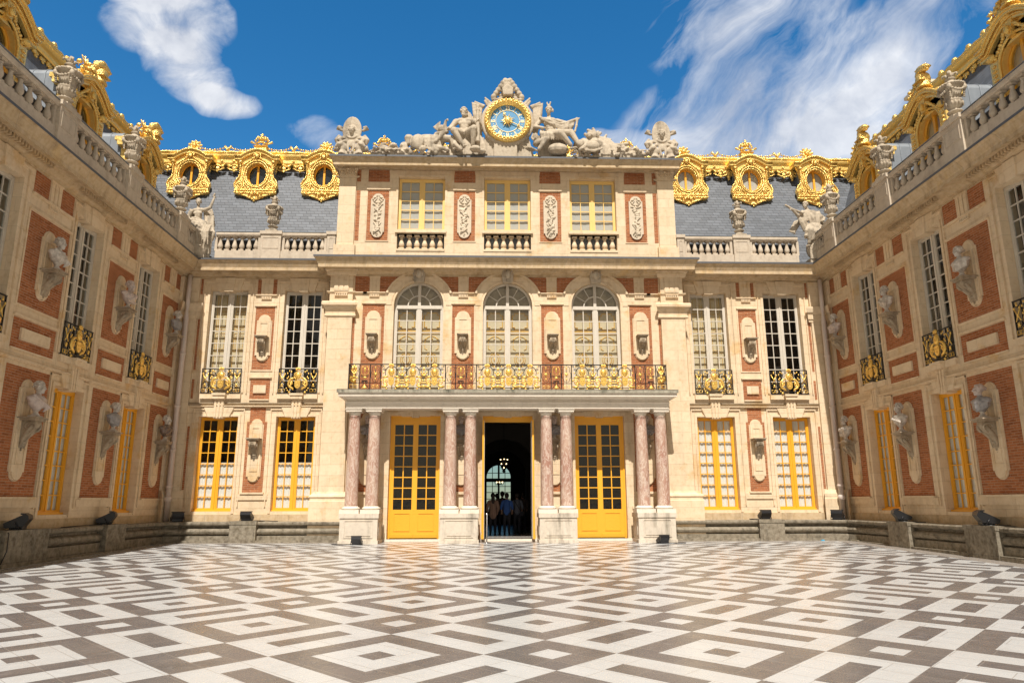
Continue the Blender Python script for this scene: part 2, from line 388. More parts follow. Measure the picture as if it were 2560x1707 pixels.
# the compact cloud at the left: heavy body with a tail towards lower right
c1 = fsum(blob(-.51, .745, .115, .085, -.35), blob(-.475, .66, .09, .055, -.6), blob(-.415, .605, .065, .03, -.3), blob(-.52, .82, .12, .07, 0))
m1 = t.M('MULTIPLY', t.ramp(t.M('ADD', t.M('MULTIPLY', c1, 1.2), t.M('MULTIPLY', t.M('SUBTRACT', fb, .47), 2.6)), .10, 1.45), t.ramp(c1, .0, .15))
b0 = blob(-.261, .555, .05, .034); c0 = t.M('MULTIPLY', t.ramp(t.M('ADD', b0, t.M('MULTIPLY', t.M('SUBTRACT', fb, .5), 4.5)), .25, 1.9), t.ramp(b0, 0, .3))
# streaky cirrus at the right, combed from lower left to upper right
ST = t.N('ShaderNodeMapping', {0: Qw, 2: (0, 0, -.85), 3: (1, 1, 1)}).outputs[0]
ST2 = t.N('ShaderNodeVectorMath', {0: ST, 1: (3.0, 10.5, 1)}, operation='MULTIPLY').outputs[0]
sf = t.noise(ST2, 1.15, 7, .62, .5)
reg = fsum(blob(.62, .69, .36, .085, .72), blob(.42, .76, .20, .12, .3), blob(.40, .60, .24, .09, .3), blob(.50, .53, .36, .06, 0), blob(.20, .545, .06, .03, 0), blob(.60, .60, .25, .10, .6))
m2 = t.ramp(t.M('ADD', t.M('MULTIPLY', reg, .68), t.M('MULTIPLY', t.M('SUBTRACT', sf, .48), 4.4)), -.05, 1.7)
m2 = t.M('MULTIPLY', m2, t.ramp(reg, .0, .25))
# loose clouds over the rest of the sky (behind the photographer), kept out of the blue middle
far = t.ramp(t.noise(d, 2.4, 6, .6), .56, .74); back = t.ramp(xs.outputs[1], .0, -.3); m3 = t.M('MULTIPLY', t.M('MULTIPLY', far, back), .3)
front = t.M('GREATER_THAN', xs.outputs[1], 0.0)
mask = t.M('MAXIMUM', t.M('MULTIPLY', front, t.M('MAXIMUM', t.M('MULTIPLY', m1, .95), t.M('MAXIMUM', t.M('MULTIPLY', c0, .5), t.M('MULTIPLY', m2, .88)))), m3)
fr_ = t.M('MULTIPLY', t.ramp(xs.outputs[1], .05, .5), t.ramp(xs.outputs[2], .82, .62))      # deep blue ahead; sky overhead and behind dimmed and warmed for the fill light
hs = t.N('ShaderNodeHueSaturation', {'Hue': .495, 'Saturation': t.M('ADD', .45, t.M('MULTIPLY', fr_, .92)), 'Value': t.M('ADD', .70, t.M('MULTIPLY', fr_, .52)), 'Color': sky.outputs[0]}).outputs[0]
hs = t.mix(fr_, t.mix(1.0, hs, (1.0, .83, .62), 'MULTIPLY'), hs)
ccol = t.mix(t.ramp(t.M('ADD', t.M('MULTIPLY', t.noise(Q, 6.0, 5), .6), t.M('MULTIPLY', fb, .4)), .38, .62), (4.5, 4.8, 5.5), (7.8, 7.9, 8.1))
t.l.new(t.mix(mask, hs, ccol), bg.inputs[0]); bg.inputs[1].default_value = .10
S.view_settings.view_transform = 'Standard'; S.view_settings.look = 'None'; S.view_settings.exposure = .38; S.view_settings.gamma = 1
S.cycles.max_bounces = 7; S.cycles.diffuse_bounces = 4; S.cycles.glossy_bounces = 3; S.cycles.transparent_max_bounces = 8

# ------------------------------------------------------------------ ground
fz = lambda y: -.0146 * (26.56 - y)
mb = MB(); ys = [-30 + i * 2.0 for i in range(29)] + [27.96]
for a, b_ in zip(ys, ys[1:]): mb.quad((-13.3, a, fz(a)), (13.5, a, fz(a)), (13.5, b_, fz(b_)), (-13.3, b_, fz(b_)))
tag(obj('courtyard_floor', mb, FLOOR), kind='structure')
mb = MB(); mb.quad((-1500, -1500, -1.05), (1500, -1500, -1.05), (1500, 1500, -1.05), (-1500, 1500, -1.05)); tag(obj('ground', mb, GRAV), kind='structure')
# ------------------------------------------------------------------ facade frames: a along the wall, d out of the wall, z up
XL, XR, YS, YM = -13.27, 13.45, 28.45, 27.95
FM = lambda a, d, z: (a, YM - d, z)
FS = lambda a, d, z: (a, YS - d, z)
FL = lambda a, d, z: (XL + d, a, z)
FR = lambda a, d, z: (XR - d, a, z)
FI = lambda a, d, z: (a, -d, z)

def wall(mb, F, a0, a1, z0, z1, holes, th=.45, arches=()):
    A = sorted({a0, a1, *[h[0] for h in holes], *[h[1] for h in holes]}); Z = sorted({z0, z1, *[h[2] for h in holes], *[h[3] for h in holes]})
    A = [a for a in A if a0 <= a <= a1]; Z = [z for z in Z if z0 <= z <= z1]
    hole = lambda a, z: any(h[0] < a < h[1] and h[2] < z < h[3] for h in holes)
    ok = {}
    for i in range(len(A) - 1):
        for j in range(len(Z) - 1): ok[i, j] = not hole((A[i] + A[i + 1]) / 2, (Z[j] + Z[j + 1]) / 2)
    for (i, j), v in ok.items():
        if not v: continue
        p, q, r, s = A[i], A[i + 1], Z[j], Z[j + 1]
        mb.quad(F(p, 0, r), F(q, 0, r), F(q, 0, s), F(p, 0, s)); mb.quad(F(p, -th, r), F(q, -th, r), F(q, -th, s), F(p, -th, s))
        if not ok.get((i - 1, j)): mb.quad(F(p, 0, r), F(p, 0, s), F(p, -th, s), F(p, -th, r))
        if not ok.get((i + 1, j)): mb.quad(F(q, 0, r), F(q, 0, s), F(q, -th, s), F(q, -th, r))
        if not ok.get((i, j - 1)): mb.quad(F(p, 0, r), F(q, 0, r), F(q, -th, r), F(p, -th, r))
        if not ok.get((i, j + 1)): mb.quad(F(p, 0, s), F(q, 0, s), F(q, -th, s), F(p, -th, s))
    for c, R, zs, zt in arches:      # fill between a rectangular hole's top corners and a half round
        n = 20
        for i in range(n):
            t0, t1 = pi - pi * i / n, pi - pi * (i + 1) / n
            x0, y0, x1, y1 = c + R * cos(t0), zs + R * sin(t0), c + R * cos(t1), zs + R * sin(t1)
            mb.quad(F(x0, 0, y0), F(x1, 0, y1), F(x1, 0, zt), F(x0, 0, zt)); mb.quad(F(x0, 0, y0), F(x1, 0, y1), F(x1, -th, y1), F(x0, -th, y0))
            mb.quad(F(x0, -th, y0), F(x1, -th, y1), F(x1, -th, zt), F(x0, -th, zt))

def window(F, par, c, hw, z0, z1, cols=4, rows=8, mat=WHIT, d=-.27, curtain=None, ztop=None, sill=True, name='window', back=None, stile=.075, bar=.032, shutter=None, lower=0.0):
    """casement of two leaves; frame and glazing bars in one mesh, glass and curtain as sub-parts"""
    m = MB(); w = .07
    m.box(F, c - hw, c - hw + w, d - .05, d + .05, z0, z1); m.box(F, c + hw - w, c + hw, d - .05, d + .05, z0, z1)
    m.box(F, c - hw + w, c + hw - w, d - .05, d + .05, z1 - w - .02, z1)
    m.box(F, c - hw + w, c + hw - w, d - .05, d + (.10 if sill else .05), z0, z0 + .09)
    if sill: m.box(F, c - hw + .01, c + hw - .01, d + .05, d + .17, z0 + .002, z0 + .06)
    m.box(F, c - stile, c + stile, d - .06, d + .045, z0 + .09, z1 - w - .02); m.box(F, c - .022, c + .022, d + .045, d + .075, z0 + .1, z1 - w - .03)
    for sx in (-1, 1):
        a0, a1 = (c - hw + w, c - stile) if sx < 0 else (c + stile, c + hw - w)
        m.box(F, a0, a0 + .035, d - .03, d + .032, z0 + .09, z1 - w - .02); m.box(F, a1 - .035, a1, d - .03, d + .032, z0 + .09, z1 - w - .02)
        a0 += .035; a1 -= .035; zz0, zz1 = z0 + .13 + lower, z1 - w - .06
        m.box(F, a0, a1, d - .03, d + .03, z0 + .09, zz0); m.box(F, a0, a1, d - .03, d + .03, zz1, z1 - w - .02)
        k = cols // 2
        for i in range(1, k):
            x = a0 + (a1 - a0) * i / k; m.box(F, x - bar / 2, x + bar / 2, d - .02, d + .022, zz0, zz1)
        for j in range(1, rows):
            z = zz0 + (zz1 - zz0) * j / rows; m.box(F, a0, a1, d - .022, d + .025, z - bar / 2, z + bar / 2)
        if lower:   # solid lower panel with a raised moulding
            m.box(F, a0 + .09, a1 - .09, d + .03, d + .042, z0 + .22, z0 + .13 + lower - .1)
    o = obj(name, m, mat, par)
    g = MB(); g.quad(F(c - hw + .06, d - .004, z0 + .1 + lower), F(c + hw - .06, d - .004, z0 + .1 + lower), F(c + hw - .06, d - .004, z1 - .07), F(c - hw + .06, d - .004, z1 - .07)); obj('glass', g, GLASS, o)
    if curtain:
        cm, cz0, cz1 = curtain; q = MB(); n = 24
        for sx in (-1, 1):
            a0, a1 = (c - hw + .04, c - .03) if sx < 0 else (c + .03, c + hw - .04)
            for i in range(n):
                p0, p1 = a0 + (a1 - a0) * i / n, a0 + (a1 - a0) * (i + 1) / n
                e = lambda i: d - .055 + (.012 * sin(i * 1.3 + c) + .004 * sin(i * 3.3) if cm is not BLIND else .004 * sin(i * .7))
                q.quad(F(p0, e(i), cz0), F(p1, e(i + 1), cz0), F(p1, e(i + 1), cz1), F(p0, e(i), cz1), sm=True)
        obj('curtain', q, cm, o)
    return o
def arch_window(F, par, c, R, z0, zs):
    m = MB(); d = -.27; n = 24; w = .08
    m.box(F, c - R, c - R + w, d - .05, d + .05, z0, zs); m.box(F, c + R - w, c + R, d - .05, d + .05, z0, zs)
    P = lambda r, t, dd: F(c + r * cos(t), dd, zs + r * sin(t))
    for i in range(n):
        t0, t1 = pi * i / n, pi * (i + 1) / n
        for r0, r1 in ((R - w, R), (.44, .485)):
            m.quad(P(r0, t0, d + .05), P(r0, t1, d + .05), P(r1, t1, d + .05), P(r1, t0, d + .05)); m.quad(P(r0, t0, d - .05), P(r0, t1, d - .05), P(r0, t1, d + .05), P(r0, t0, d + .05)); m.quad(P(r1, t0, d - .05), P(r1, t1, d - .05), P(r1, t1, d + .05), P(r1, t0, d + .05))
    for t in (pi * .18, pi * .34, pi * .66, pi * .82):
        m.tube([P(.47, t, d), P(R - w / 2, t, d)], .02, 4, False)
    m.box(F, c - R + w, c + R - w, d - .05, d + .07, zs - .1, zs + .04)
    m.box(F, c - .075, c + .075, d - .06, d + .06, z0, zs - .1); m.box(F, c - .06, c + .06, d - .05, d + .055, zs + .04, zs + R - w)
    for sx in (-1, 1):
        a0, a1 = sorted((c + sx * .075, c + sx * (R - w)))
        m.box(F, (a0 + a1) / 2 - .018, (a0 + a1) / 2 + .018, d - .02, d + .022, z0, zs - .1)
        m.box(F, a0, a0 + .04, d - .03, d + .032, z0, zs - .1); m.box(F, a1 - .04, a1, d - .03, d + .032, z0, zs - .1)
        for j in range(7):
            z = zs - .1 - .49 * (j + 1)
            if z > z0 + .1: m.box(F, a0, a1, d - .022, d + .026, z - .018, z + .018)
    o = obj('window', m, WHIT, par)
    g = MB(); pts = [(c - R + .05, z0 + .02), (c + R - .05, z0 + .02)] + [(c + (R - .05) * cos(pi * i / 16), zs + (R - .05) * sin(pi * i / 16)) for i in range(17)]
    g.quad(*[F(a, d - .004, z) for a, z in pts]); obj('glass', g, GLASS, o)
    bk = MB(); bk.quad(*[F(c + (R + .1) * cos(pi * i / 16), d - .16, zs - .2 + (R + .3) * sin(pi * i / 16)) for i in range(17)]); obj('inner_blind', bk, DIMB, o)
    # folding inner shutters, cream with gilt mouldings, seen through the glass
    q = MB(); gq = MB()
    for sx in (-1, 1):
        a0, a1 = sorted((c + sx * .05, c + sx * (R - .02))); dd = d - .22
        q.box(F, a0, a1, dd - .03, dd, z0, zs + .05); mc = (a0 + a1) / 2
        def ring(z0_, z1_, in_, oct_=False):
            A0, A1 = a0 + in_, a1 - in_; k = .10
            if oct_: pts = [(A0 + k, z0_), (A1 - k, z0_), (A1 - k, z0_ + k), (A1, z0_ + k), (A1, z1_ - k), (A1 - k, z1_ - k), (A1 - k, z1_), (A0 + k, z1_), (A0 + k, z1_ - k), (A0, z1_ - k), (A0, z0_ + k), (A0 + k, z0_ + k)]
            else: pts = [(A0, z0_), (A1, z0_), (A1, z1_), (A0, z1_)]
            gq.tube([F(a, dd + .012, z) for a, z in pts + pts[:1]], .024, 4, False)
        ring(zs - .98, zs - .12, .06); ring(zs - .9, zs - .2, .15, True)
        ring(zs - 3.0, zs - 1.08, .06); ring(zs - 3.5, zs - 3.1, .06)
        P2 = lambda r, t, zc, rr=1: F(mc + r * cos(t), dd + .012, zc + r * rr * sin(t))
        gq.tube([P2(.27, pi * i / 10, zs - 1.45) for i in range(11)], .016, 4, False)
        gq.tube([F(mc - .27, dd + .012, zs - 1.45), F(mc - .27, dd + .012, zs - 1.7), F(mc - .17, dd + .012, zs - 1.75)], .016, 4, False); gq.tube([F(mc + .27, dd + .012, zs - 1.45), F(mc + .27, dd + .012, zs - 1.7), F(mc + .17, dd + .012, zs - 1.75)], .016, 4, False)
        for r in (.22, .15): gq.tube([P2(r, 2 * pi * i / 16, zs - 2.15, 1.25) for i in range(17)], .016, 4, False)
        gq.tube([P2(.27, pi + pi * i / 10, zs - 2.75) for i in range(11)], .016, 4, False); gq.ell(F(mc, dd + .02, zs - 2.15), (.05, .02, .08), 6, 4)
        for zz in (-1.3, -1.9, -2.5): gq.ell(F(mc, dd + .015, zs + zz), (.06, .02, .05), 6, 4)
        for kk in (-1, 1): gq.tube([F(mc + kk * .1, dd + .012, zs - 1.2), F(mc + kk * .3, dd + .012, zs - 1.32)], .012, 4, False)
    s_ = objsplit('shutter', q, SHUT, o); obj('shutter_moulding', gq, SHGO, o)
    return o

def triglyph(mb, F, c, hw, z0, z1, d=.05):
    """block with vertical flutes and a row of little drops below"""
    n = 3; w = 2 * hw / n
    for i in range(n):
        a = c - hw + w * i; mb.box(F, a + .022, a + w - .022, 0, d, z0, z1 - .05)
    mb.box(F, c - hw, c + hw, 0, d * .45, z0, z1 - .05); mb.box(F, c - hw - .01, c + hw + .01, 0, d + .015, z1 - .05, z1)
def guttae(mb, F, c, hw, z):
    mb.box(F, c - hw, c + hw, 0, .05, z - .025, z)
    for i in range(6):
        a = c - hw + (2 * hw) * (i + .5) / 6; mb.box(F, a - .02, a + .02, 0, .055, z - .10, z - .025)
    mb.box(F, c - hw, c + hw, 0, .06, z - .125, z - .10)
def frame(mb, F, a0, a1, z0, z1, w, d0, d1):
    mb.box(F, a0 - w, a0, d0, d1, z0 - w, z1 + w); mb.box(F, a1, a1 + w, d0, d1, z0 - w, z1 + w); mb.box(F, a0, a1, d0, d1, z0 - w, z0); mb.box(F, a0, a1, d0, d1, z1, z1 + w)
def capmould(mb, F, c, hw, z):
    mb.box(F, c - hw, c + hw, .0, .045, z - .035, z - .012); mb.box(F, c - hw - .03, c + hw + .03, .0, .075, z - .012, z + .03)
def capsule_pts(c, hw, z0, z1, sh=.07, n=10):
    """outline of a plaque: round top and bottom between little shoulders"""
    r = hw - .055; P = [(c + hw, z0 + r), (c + hw, z1 - r)]
    P += [(c + r * cos(pi * i / n), z1 - r + r * sin(pi * i / n)) for i in range(n + 1)]
    P += [(c - hw, z1 - r), (c - hw, z0 + r)]
    P += [(c - r * cos(pi * i / n), z0 + r - r * sin(pi * i / n)) for i in range(n + 1)]
    return P
def console(F, par, c, ztop, w=.2, h=.85, dep=.5, style=0, name='console'):
    """carved bracket: moulded shelf, scrolled body, tapering drop"""
    m = MB()
    m.box(F, c - w - .06, c + w + .06, 0, dep + .05, ztop - .035, ztop); m.box(F, c - w - .02, c + w + .02, 0, dep, ztop - .09, ztop - .035)
    prof = [(0, 0), (.90, 0), (.94, .08), (.90, .18), (.72, .27), (.48, .36), (.34, .47), (.30, .60), (.24, .72), (.10, .80), (0, .80)]
    m.extr(F, [(dd * dep, ztop - .09 - zz * h) for dd, zz in prof], c - w * .62, c + w * .62)
    for s in (-1, 1):      # side volutes
        pts = []
        for i in range(20):
            t = i / 19; r = .14 * h * (1 - .8 * t); an = -pi * .5 + t * 3.6 * pi
            pts.append(F(c + s * w * .55, dep * .62 + r * cos(an) * 1.3, ztop - .09 - .16 * h + r * sin(an)))
        m.tube(pts, .04, 5)
        m.tube([F(c + s * w * .6, dep * .8, ztop - .15 * h - .09), F(c + s * w * .5, dep * .5, ztop - .42 * h), F(c + s * w * .35, dep * .22, ztop - .62 * h), F(c + s * w * .2, dep * .25, ztop - .72 * h)], [.06, .07, .055, .04], 6)
    m.tube([F(c, dep * .45, ztop - .1), F(c, dep * .48, ztop - .3 * h), F(c, dep * .25, ztop - .55 * h), F(c, dep * .16, ztop - .7 * h)], [w * .62, w * .55, w * .36, w * .22], 8)
    for i, r in enumerate((.085, .07, .055, .045, .03)): m.ell(F(c, dep * .2 - .01 * i, ztop - h * (.70 + .07 * i)), (r * 1.2, r, r * .7), 8, 5)
    for s in (-1, 0, 1): m.ell(F(c + s * w * .45, dep * .85, ztop - .17), (.05, .05, .07), 6, 4)
    if style:
        for i in range(4): m.ell(F(c + (i - 1.5) * w * .5, dep * .8, ztop - .28), (.035, .05, .07), 6, 4)
    return obj(name, m, BROWN_STONE, par)
def plaque(F, par, c, hw, z0, z1, inset=True):
    m = MB(); m.prism(F, capsule_pts(c, hw, z0, z1), .004, .085)
    P = capsule_pts(c, hw + .035, z0 - .035, z1 + .035); m.prism(F, P, .003, .045)
    if inset:
        frame(m, F, c - hw * .52, c + hw * .52, z0 + .42, z1 - .34, .03, .085, .105)
    return obj('niche_plaque', m, STONE, par)

# classical profiles as (outward distance, height) lists; d>0 is outward
def cornice_prof(zt, o, zf, fh, zb, k=.0):
    """lead edge on top, cyma, corona face, soffit, bed mouldings"""
    return [(0, zt), (o, zt - .0), (o, zt - .06), (o - .02, zt - .075), (o - .06, zt - .12), (o - .065, zt - .14), (o - .15, zf + .015), (o - .155, zf), (o - .155, zf - fh), (o - .32, zf - fh + .02), (o - .30, zf - fh + .05), (.34, zf - fh + .03), (.30, zb + .10), (.20, zb + .07), (.16, zb + .03), (.06, zb + .01), (.06, zb - .05), (0, zb - .05)]
def lead_strip(par, F, zt, o, a0, a1, m0, m1, name='lead_flashing'):
    m = MB(); m.extr(F, [(.0, zt + .004), (.0, zt + .02), (o + .012, zt + .02), (o + .012, zt - .055), (o + .003, zt - .055), (o + .003, zt + .004)], a0, a1, m0, m1); return obj(name, m, FLASH, par)

# ---- wrought-iron window balcony (prototype meshes)
def scroll(c, r, turns, s=1, start=0, n=16, k=.15):
    return [(c[0] + s * (r * (1 - (1 - k) * i / n)) * cos(start + turns * 2 * pi * i / n), c[1] + (r * (1 - (1 - k) * i / n)) * sin(start + turns * 2 * pi * i / n)) for i in range(n + 1)]
def gilt_mask(m, F, c, z, k=1.0, d=.05):
    """sunburst mask over a shield, with a crown above"""
    m.ell(F(c, d, z + .66 * k), (.115 * k, .05, .14 * k), 10, 7)
    for i in range(18):
        t = 2 * pi * i / 18
        m.tube([F(c + .11 * k * cos(t), d - .01, z + .66 * k + .13 * k * sin(t)), F(c + .175 * k * cos(t), d - .01, z + .66 * k + .20 * k * sin(t))], [.022 * k, .008 * k], 4)
    for s in (-1, 1): m.ell(F(c + s * .04 * k, d + .045, z + .69 * k), (.016, .012, .012), 5, 4)
    m.ell(F(c, d + .06, z + .65 * k), (.015, .02, .035), 5, 4)
    m.prism(F, [(c - .11 * k, z + .47 * k), (c + .11 * k, z + .47 * k), (c + .105 * k, z + .24 * k), (c + .06 * k, z + .17 * k), (c, z + .14 * k), (c - .06 * k, z + .17 * k), (c - .105 * k, z + .24 * k)], d - .03, d + .02)
    for a, b in ((-.045, .36), (.045, .36), (0, .26)): m.ell(F(c + a * k, d + .025, z + b * k), (.02 * k, .012, .03 * k), 5, 4)
    for i in range(5):
        t = pi * (.18 + .16 * i); m.ell(F(c + .09 * k * cos(t), d, z + .90 * k + .05 * k * sin(t)), (.028 * k, .025, .05 * k), 5, 4)
    m.box(F, c - .08 * k, c + .08 * k, d - .02, d + .02, z + .86 * k, z + .89 * k)
def balcony_panel(w=1.5, h=1.0):
    ir = MB(); g = MB(); F = FI
    ir.box(F, -w / 2, w / 2, -.02, .025, h - .03, h); ir.box(F, -w / 2, w / 2, -.02, .02, 0, .03)
    for a in (-w / 2 + .015, -w / 2 + .30, w / 2 - .30, w / 2 - .015): ir.box(F, a - .015, a + .015, -.015, .015, .03, h - .03)
    ir.box(F, -w / 2 + .3, w / 2 - .3, -.015, .015, .09, .12)
    for s in (-1, 1):
        ir.box(F, min(s * (w / 2 - .3), s * (w / 2)), max(s * (w / 2 - .3), s * (w / 2)), -.01, .01, .20, .22)
        for (cx, cz, r, t, st) in ((.30, .74, .12, 1.2, 0), (.38, .52, .10, -1.2, 1.5), (.20, .80, .10, 1.1, 2), (.36, .30, .08, 1.2, 0), (.12, .90, .05, 1, 0), (.30, .93, .05, 1, 1)):
            ir.tube([F(s * a, 0, z) for a, z in [(x, z) for x, z in scroll((cx, cz), r, t, 1, st)]], .011, 4)
        x0 = w / 2 - .155
        ir.tube([F(s * a, 0, z) for a, z in scroll((x0, .35), .10, 1.0, 1, 0, k=.9)], .011, 4)
        ir.tube([F(s * (x0 - .12), 0, .9), F(s * (x0), 0, .8), F(s * (x0 + .12), 0, .9)], .011, 4)
    gilt_mask(g, F, 0, .05)
    for s in (-1, 1):
        # cornucopia scrolls
        g.tube([F(s * a, .02, z) for a, z in ((.13, .62), (.24, .60), (.33, .50), (.36, .36), (.30, .26), (.19, .20), (.15, .14))], [.03, .045, .05, .045, .05, .045, .02], 6)
        g.tube([F(s * a, .03, z) for a, z in scroll((.25, .40), .075, 1.3, 1, .5)], .022, 5)
        for a, z in ((.37, .12), (.41, .2), (.20, .5), (.27, .32)): g.ell(F(s * a, .04, z), (.035, .03, .03), 6, 4)
        x0 = w / 2 - .155
        g.tube([F(s * (x0 - .10), .02, .76), F(s * (x0 + .09), .02, .42)], [.022, .012], 5); g.tube([F(s * (x0 + .10), .02, .76), F(s * (x0 - .09), .02, .42)], [.022, .012], 5)
        for a, z, r in ((-.10, .78, .03), (.10, .78, .03), (0, .59, .032), (0, .86, .03), (0, .92, .022), (0, .34, .045), (-.03, .28, .02), (.03, .28, .02)): g.ell(F(s * (x0 + a), .025, z), (r, r * .8, r * 1.3), 6, 4)
        for dx in (-.065, .065): g.tube([F(s * (x0 + dx) + a, .015, .12 + z) for a, z in ((-.05, -.055), (.05, -.055), (.05, .055), (-.05, .055), (-.05, -.055))], .010, 4)
        for a, z in ((.36, .66), (.40, .80), (.26, .86), (.33, .90), (.40, .60)): g.ell(F(s * a, .02, z), (.028, .02, .04), 5, 4)
        g.ell(F(s * .30, .03, .045), .045, 8, 6)
    return mesh('railing', ir, IRON), mesh('gilding', g, GILT)
RAILM, GILDM = balcony_panel()
def win_balcony(par, loc, rz, z, w=1.0):
    o = inst('balcony_railing', RAILM, par, (loc[0], loc[1], z), rz, (w, 1, 1)); g = bpy.data.objects.new('gilding', GILDM); C.objects.link(g); g.parent = o; return o

# ---- balusters and balustrades
def baluster_mesh(h, r, mat, sq=True):
    m = MB(); p = [(1.0, 0), (1.0, .09), (.62, .12), (.55, .16), (.75, .2), (1.02, .30), (1.0, .40), (.72, .56), (.5, .72), (.5, .80), (.66, .83), (.55, .86), (.95, .91), (.95, 1.0)]
    m.lathe((0, 0, 0), [(a * r, b * h) for a, b in p[2:-2]], 10); b = lambda z0, z1, k: m.box(lambda a, d, z: (a, d, z), -r * k, r * k, -r * k, r * k, z0 * h, z1 * h)
    b(0, .12, .95); b(.90, 1.0, .92)
    return mesh('baluster', m, mat)
BAL = baluster_mesh(.64, .105, GREY); BALS = baluster_mesh(.62, .115, STONE)

def wallbay_panels(F, par, mb, c, hw, has=('tri', 'tall', 'block', 'low'), dz=0, niche_up=True, niche_low=True, low_top=5.03, low_bot=1.6, blockw=.66, up_con=True, notch=False):
    """the brick panels, plaques and brackets of the pier between two windows"""
    if 'tri' in has:
        m = MB(); th_ = min(.27, hw * .62)
        m.box(F, c - hw, c - th_, -.02, .012, 9.79, 10.46); m.box(F, c + th_, c + hw, -.02, .012, 9.79, 10.46); objsplit('brick_panel', m, BRICK, par)
        triglyph(mb, F, c, th_, 9.78, 10.46); capmould(mb, F, c, hw + .02, 9.76); guttae(mb, F, c, th_ * .85, 9.72)
    if 'tall' in has:
        m = MB(); m.box(F, c - hw, c + hw, -.02, .012, 6.65, 9.27); objsplit('brick_panel', m, BRICK, par); capmould(mb, F, c, hw + .03, 9.30)
        mb.box(F, c - hw - .05, c - hw, 0, .03, 6.6, 9.28); mb.box(F, c + hw, c + hw + .05, 0, .03, 6.6, 9.28); mb.box(F, c - hw, c + hw, 0, .03, 6.6, 6.65)
    if 'block' in has:
        m = MB(); m.box(F, c - hw, c + hw, -.02, .012, 5.47, 6.28); objsplit('brick_panel', m, BRICK, par); capmould(mb, F, c, hw + .03, 6.33)
        mb.box(F, c - blockw * hw, c + blockw * hw, .0, .07, 5.71, 6.03); mb.box(F, c - hw, c + hw, 0, .05, 5.42, 5.47)
    if 'low' in has:
        m = MB()
        m.box(F, c - hw, c + hw, -.02, .012, low_bot, 4.57 if notch else low_top)
        if notch: m.box(F, c - hw + .09, c + hw - .09, -.02, .0115, 4.57, low_top)
        objsplit('brick_panel', m, BRICK, par)
        mb.box(F, c - hw - .06, c + hw + .06, 0, .09, low_bot - .06, low_bot); mb.box(F, c - hw - .2, c + hw + .2, 0, .045, low_bot - .28, low_bot - .06)
def window_surround(mb, F, c, hw, upper=True, keys=True):
    """stone architrave round the openings, the flat-arch blocks above"""
    if upper:
        frame_w = .10
        mb.box(F, c - hw - .1, c - hw, 0, .035, 5.72, 10.0); mb.box(F, c + hw, c + hw + .1, 0, .035, 5.72, 10.0); mb.box(F, c - hw - .1, c + hw + .1, 0, .036, 10.0, 10.09)
        mb.box(F, c - hw - .24, c - hw - .2, 0, .05, 5.7, 10.36); mb.box(F, c + hw + .2, c + hw + .24, 0, .05, 5.7, 10.36); mb.box(F, c - hw - .2, c + hw + .2, 0, .048, 10.31, 10.36)
        for a0, a1, b0, b1, d in ((-.60, -.24, -.45, -.185, .085), (.24, .60, .185, .45, .085), (-.235, .235, -.18, .18, .13)):
            mb.prism(F, [(c + b0, 9.90 if d > .1 else 9.95), (c + b1, 9.90 if d > .1 else 9.95), (c + a1, 10.47), (c + a0, 10.47)], -.3, d)
    if keys:
        mb.box(F, c - hw - .1, c - hw, 0, .035, 1.05, 4.78); mb.box(F, c + hw, c + hw + .1, 0, .035, 1.05, 4.78); mb.box(F, c - hw - .1, c + hw + .1, 0, .036, 4.78, 4.87)
        mb.box(F, c - hw - .24, c - hw - .2, 0, .05, 1.3, 5.1); mb.box(F, c + hw + .2, c + hw + .24, 0, .05, 1.3, 5.1); mb.box(F, c - hw - .24, c + hw + .24, 0, .052, 5.04, 5.09)
        mb.prism(F, [(c - .42, 4.76), (c + .42, 4.76), (c + .58, 5.13), (c - .58, 5.13)], -.3, .08)
        # grooved keystone carrying the balcony
        n = 3; w0, w1 = .17, .205
        mb.prism(F, [(c - w0, 4.70), (c + w0, 4.70), (c + w1, 5.46), (c - w1, 5.46)], -.3, .11)
        for i in range(n):
            t = (i + .5) / n - .5
            mb.prism(F, [(c + t * 2 * w0 - .035, 4.74), (c + t * 2 * w0 + .035, 4.74), (c + t * 2 * w1 + .042, 5.42), (c + t * 2 * w1 - .042, 5.42)], .11, .14)
        mb.box(F, c - .235, c + .235, 0, .23, 5.46, 5.60); mb.box(F, c - .27, c + .27, 0, .27, 5.60, 5.68)
        mb.box(F, c - hw - .03, c + hw + .03, 0, .10, 5.48, 5.685)
def string(mb, F, a0, a1, z=5.17, d=.0):
    mb.box(F, a0, a1, 0, .07 + d, z - .035, z); mb.box(F, a0, a1, 0, .11 + d, z, z + .035)
# ================================================================== CENTRAL RANGE
cb = thing('palace_building', 'cream stone and red brick palace front with three bays under a clock, facing the viewer', 'palace building', (0, 28, 0))
SC = 3.606
wm = MB()
# main projecting front
holes = [(k * SC - .98, k * SC + .98, .1, 4.77) for k in (-1, 0, 1)] + [(k * SC - 1.0, k * SC + 1.0, 5.55, 10.25) for k in (-1, 0, 1)] + [(k * SC - .98, k * SC + .98, 12.49, 14.86) for k in (-1, 0, 1)] + [(k * SC - .98, k * SC + .98, 11.62, 12.32) for k in (-1, 0, 1)]
wall(wm, FM, -6.96, 6.96, -.1, 15.45, holes, .45, arches=[(k * SC, 1.0, 9.25, 10.25) for k in (-1, 0, 1)])
for s in (-1, 1):      # flanks of the projecting front, low and attic
    wm.quad((s * 6.96, YM, -.1), (s * 6.96, YS + .2, -.1), (s * 6.96, YS + .2, 11.2), (s * 6.96, YM, 11.2))
    wm.quad((s * 6.96, YM, 11.0), (s * 6.96, 36, 11.0), (s * 6.96, 36, 15.45), (s * 6.96, YM, 15.45))
wm.quad((-6.96, 36, 11), (6.96, 36, 11), (6.96, 36, 15.45), (-6.96, 36, 15.45))
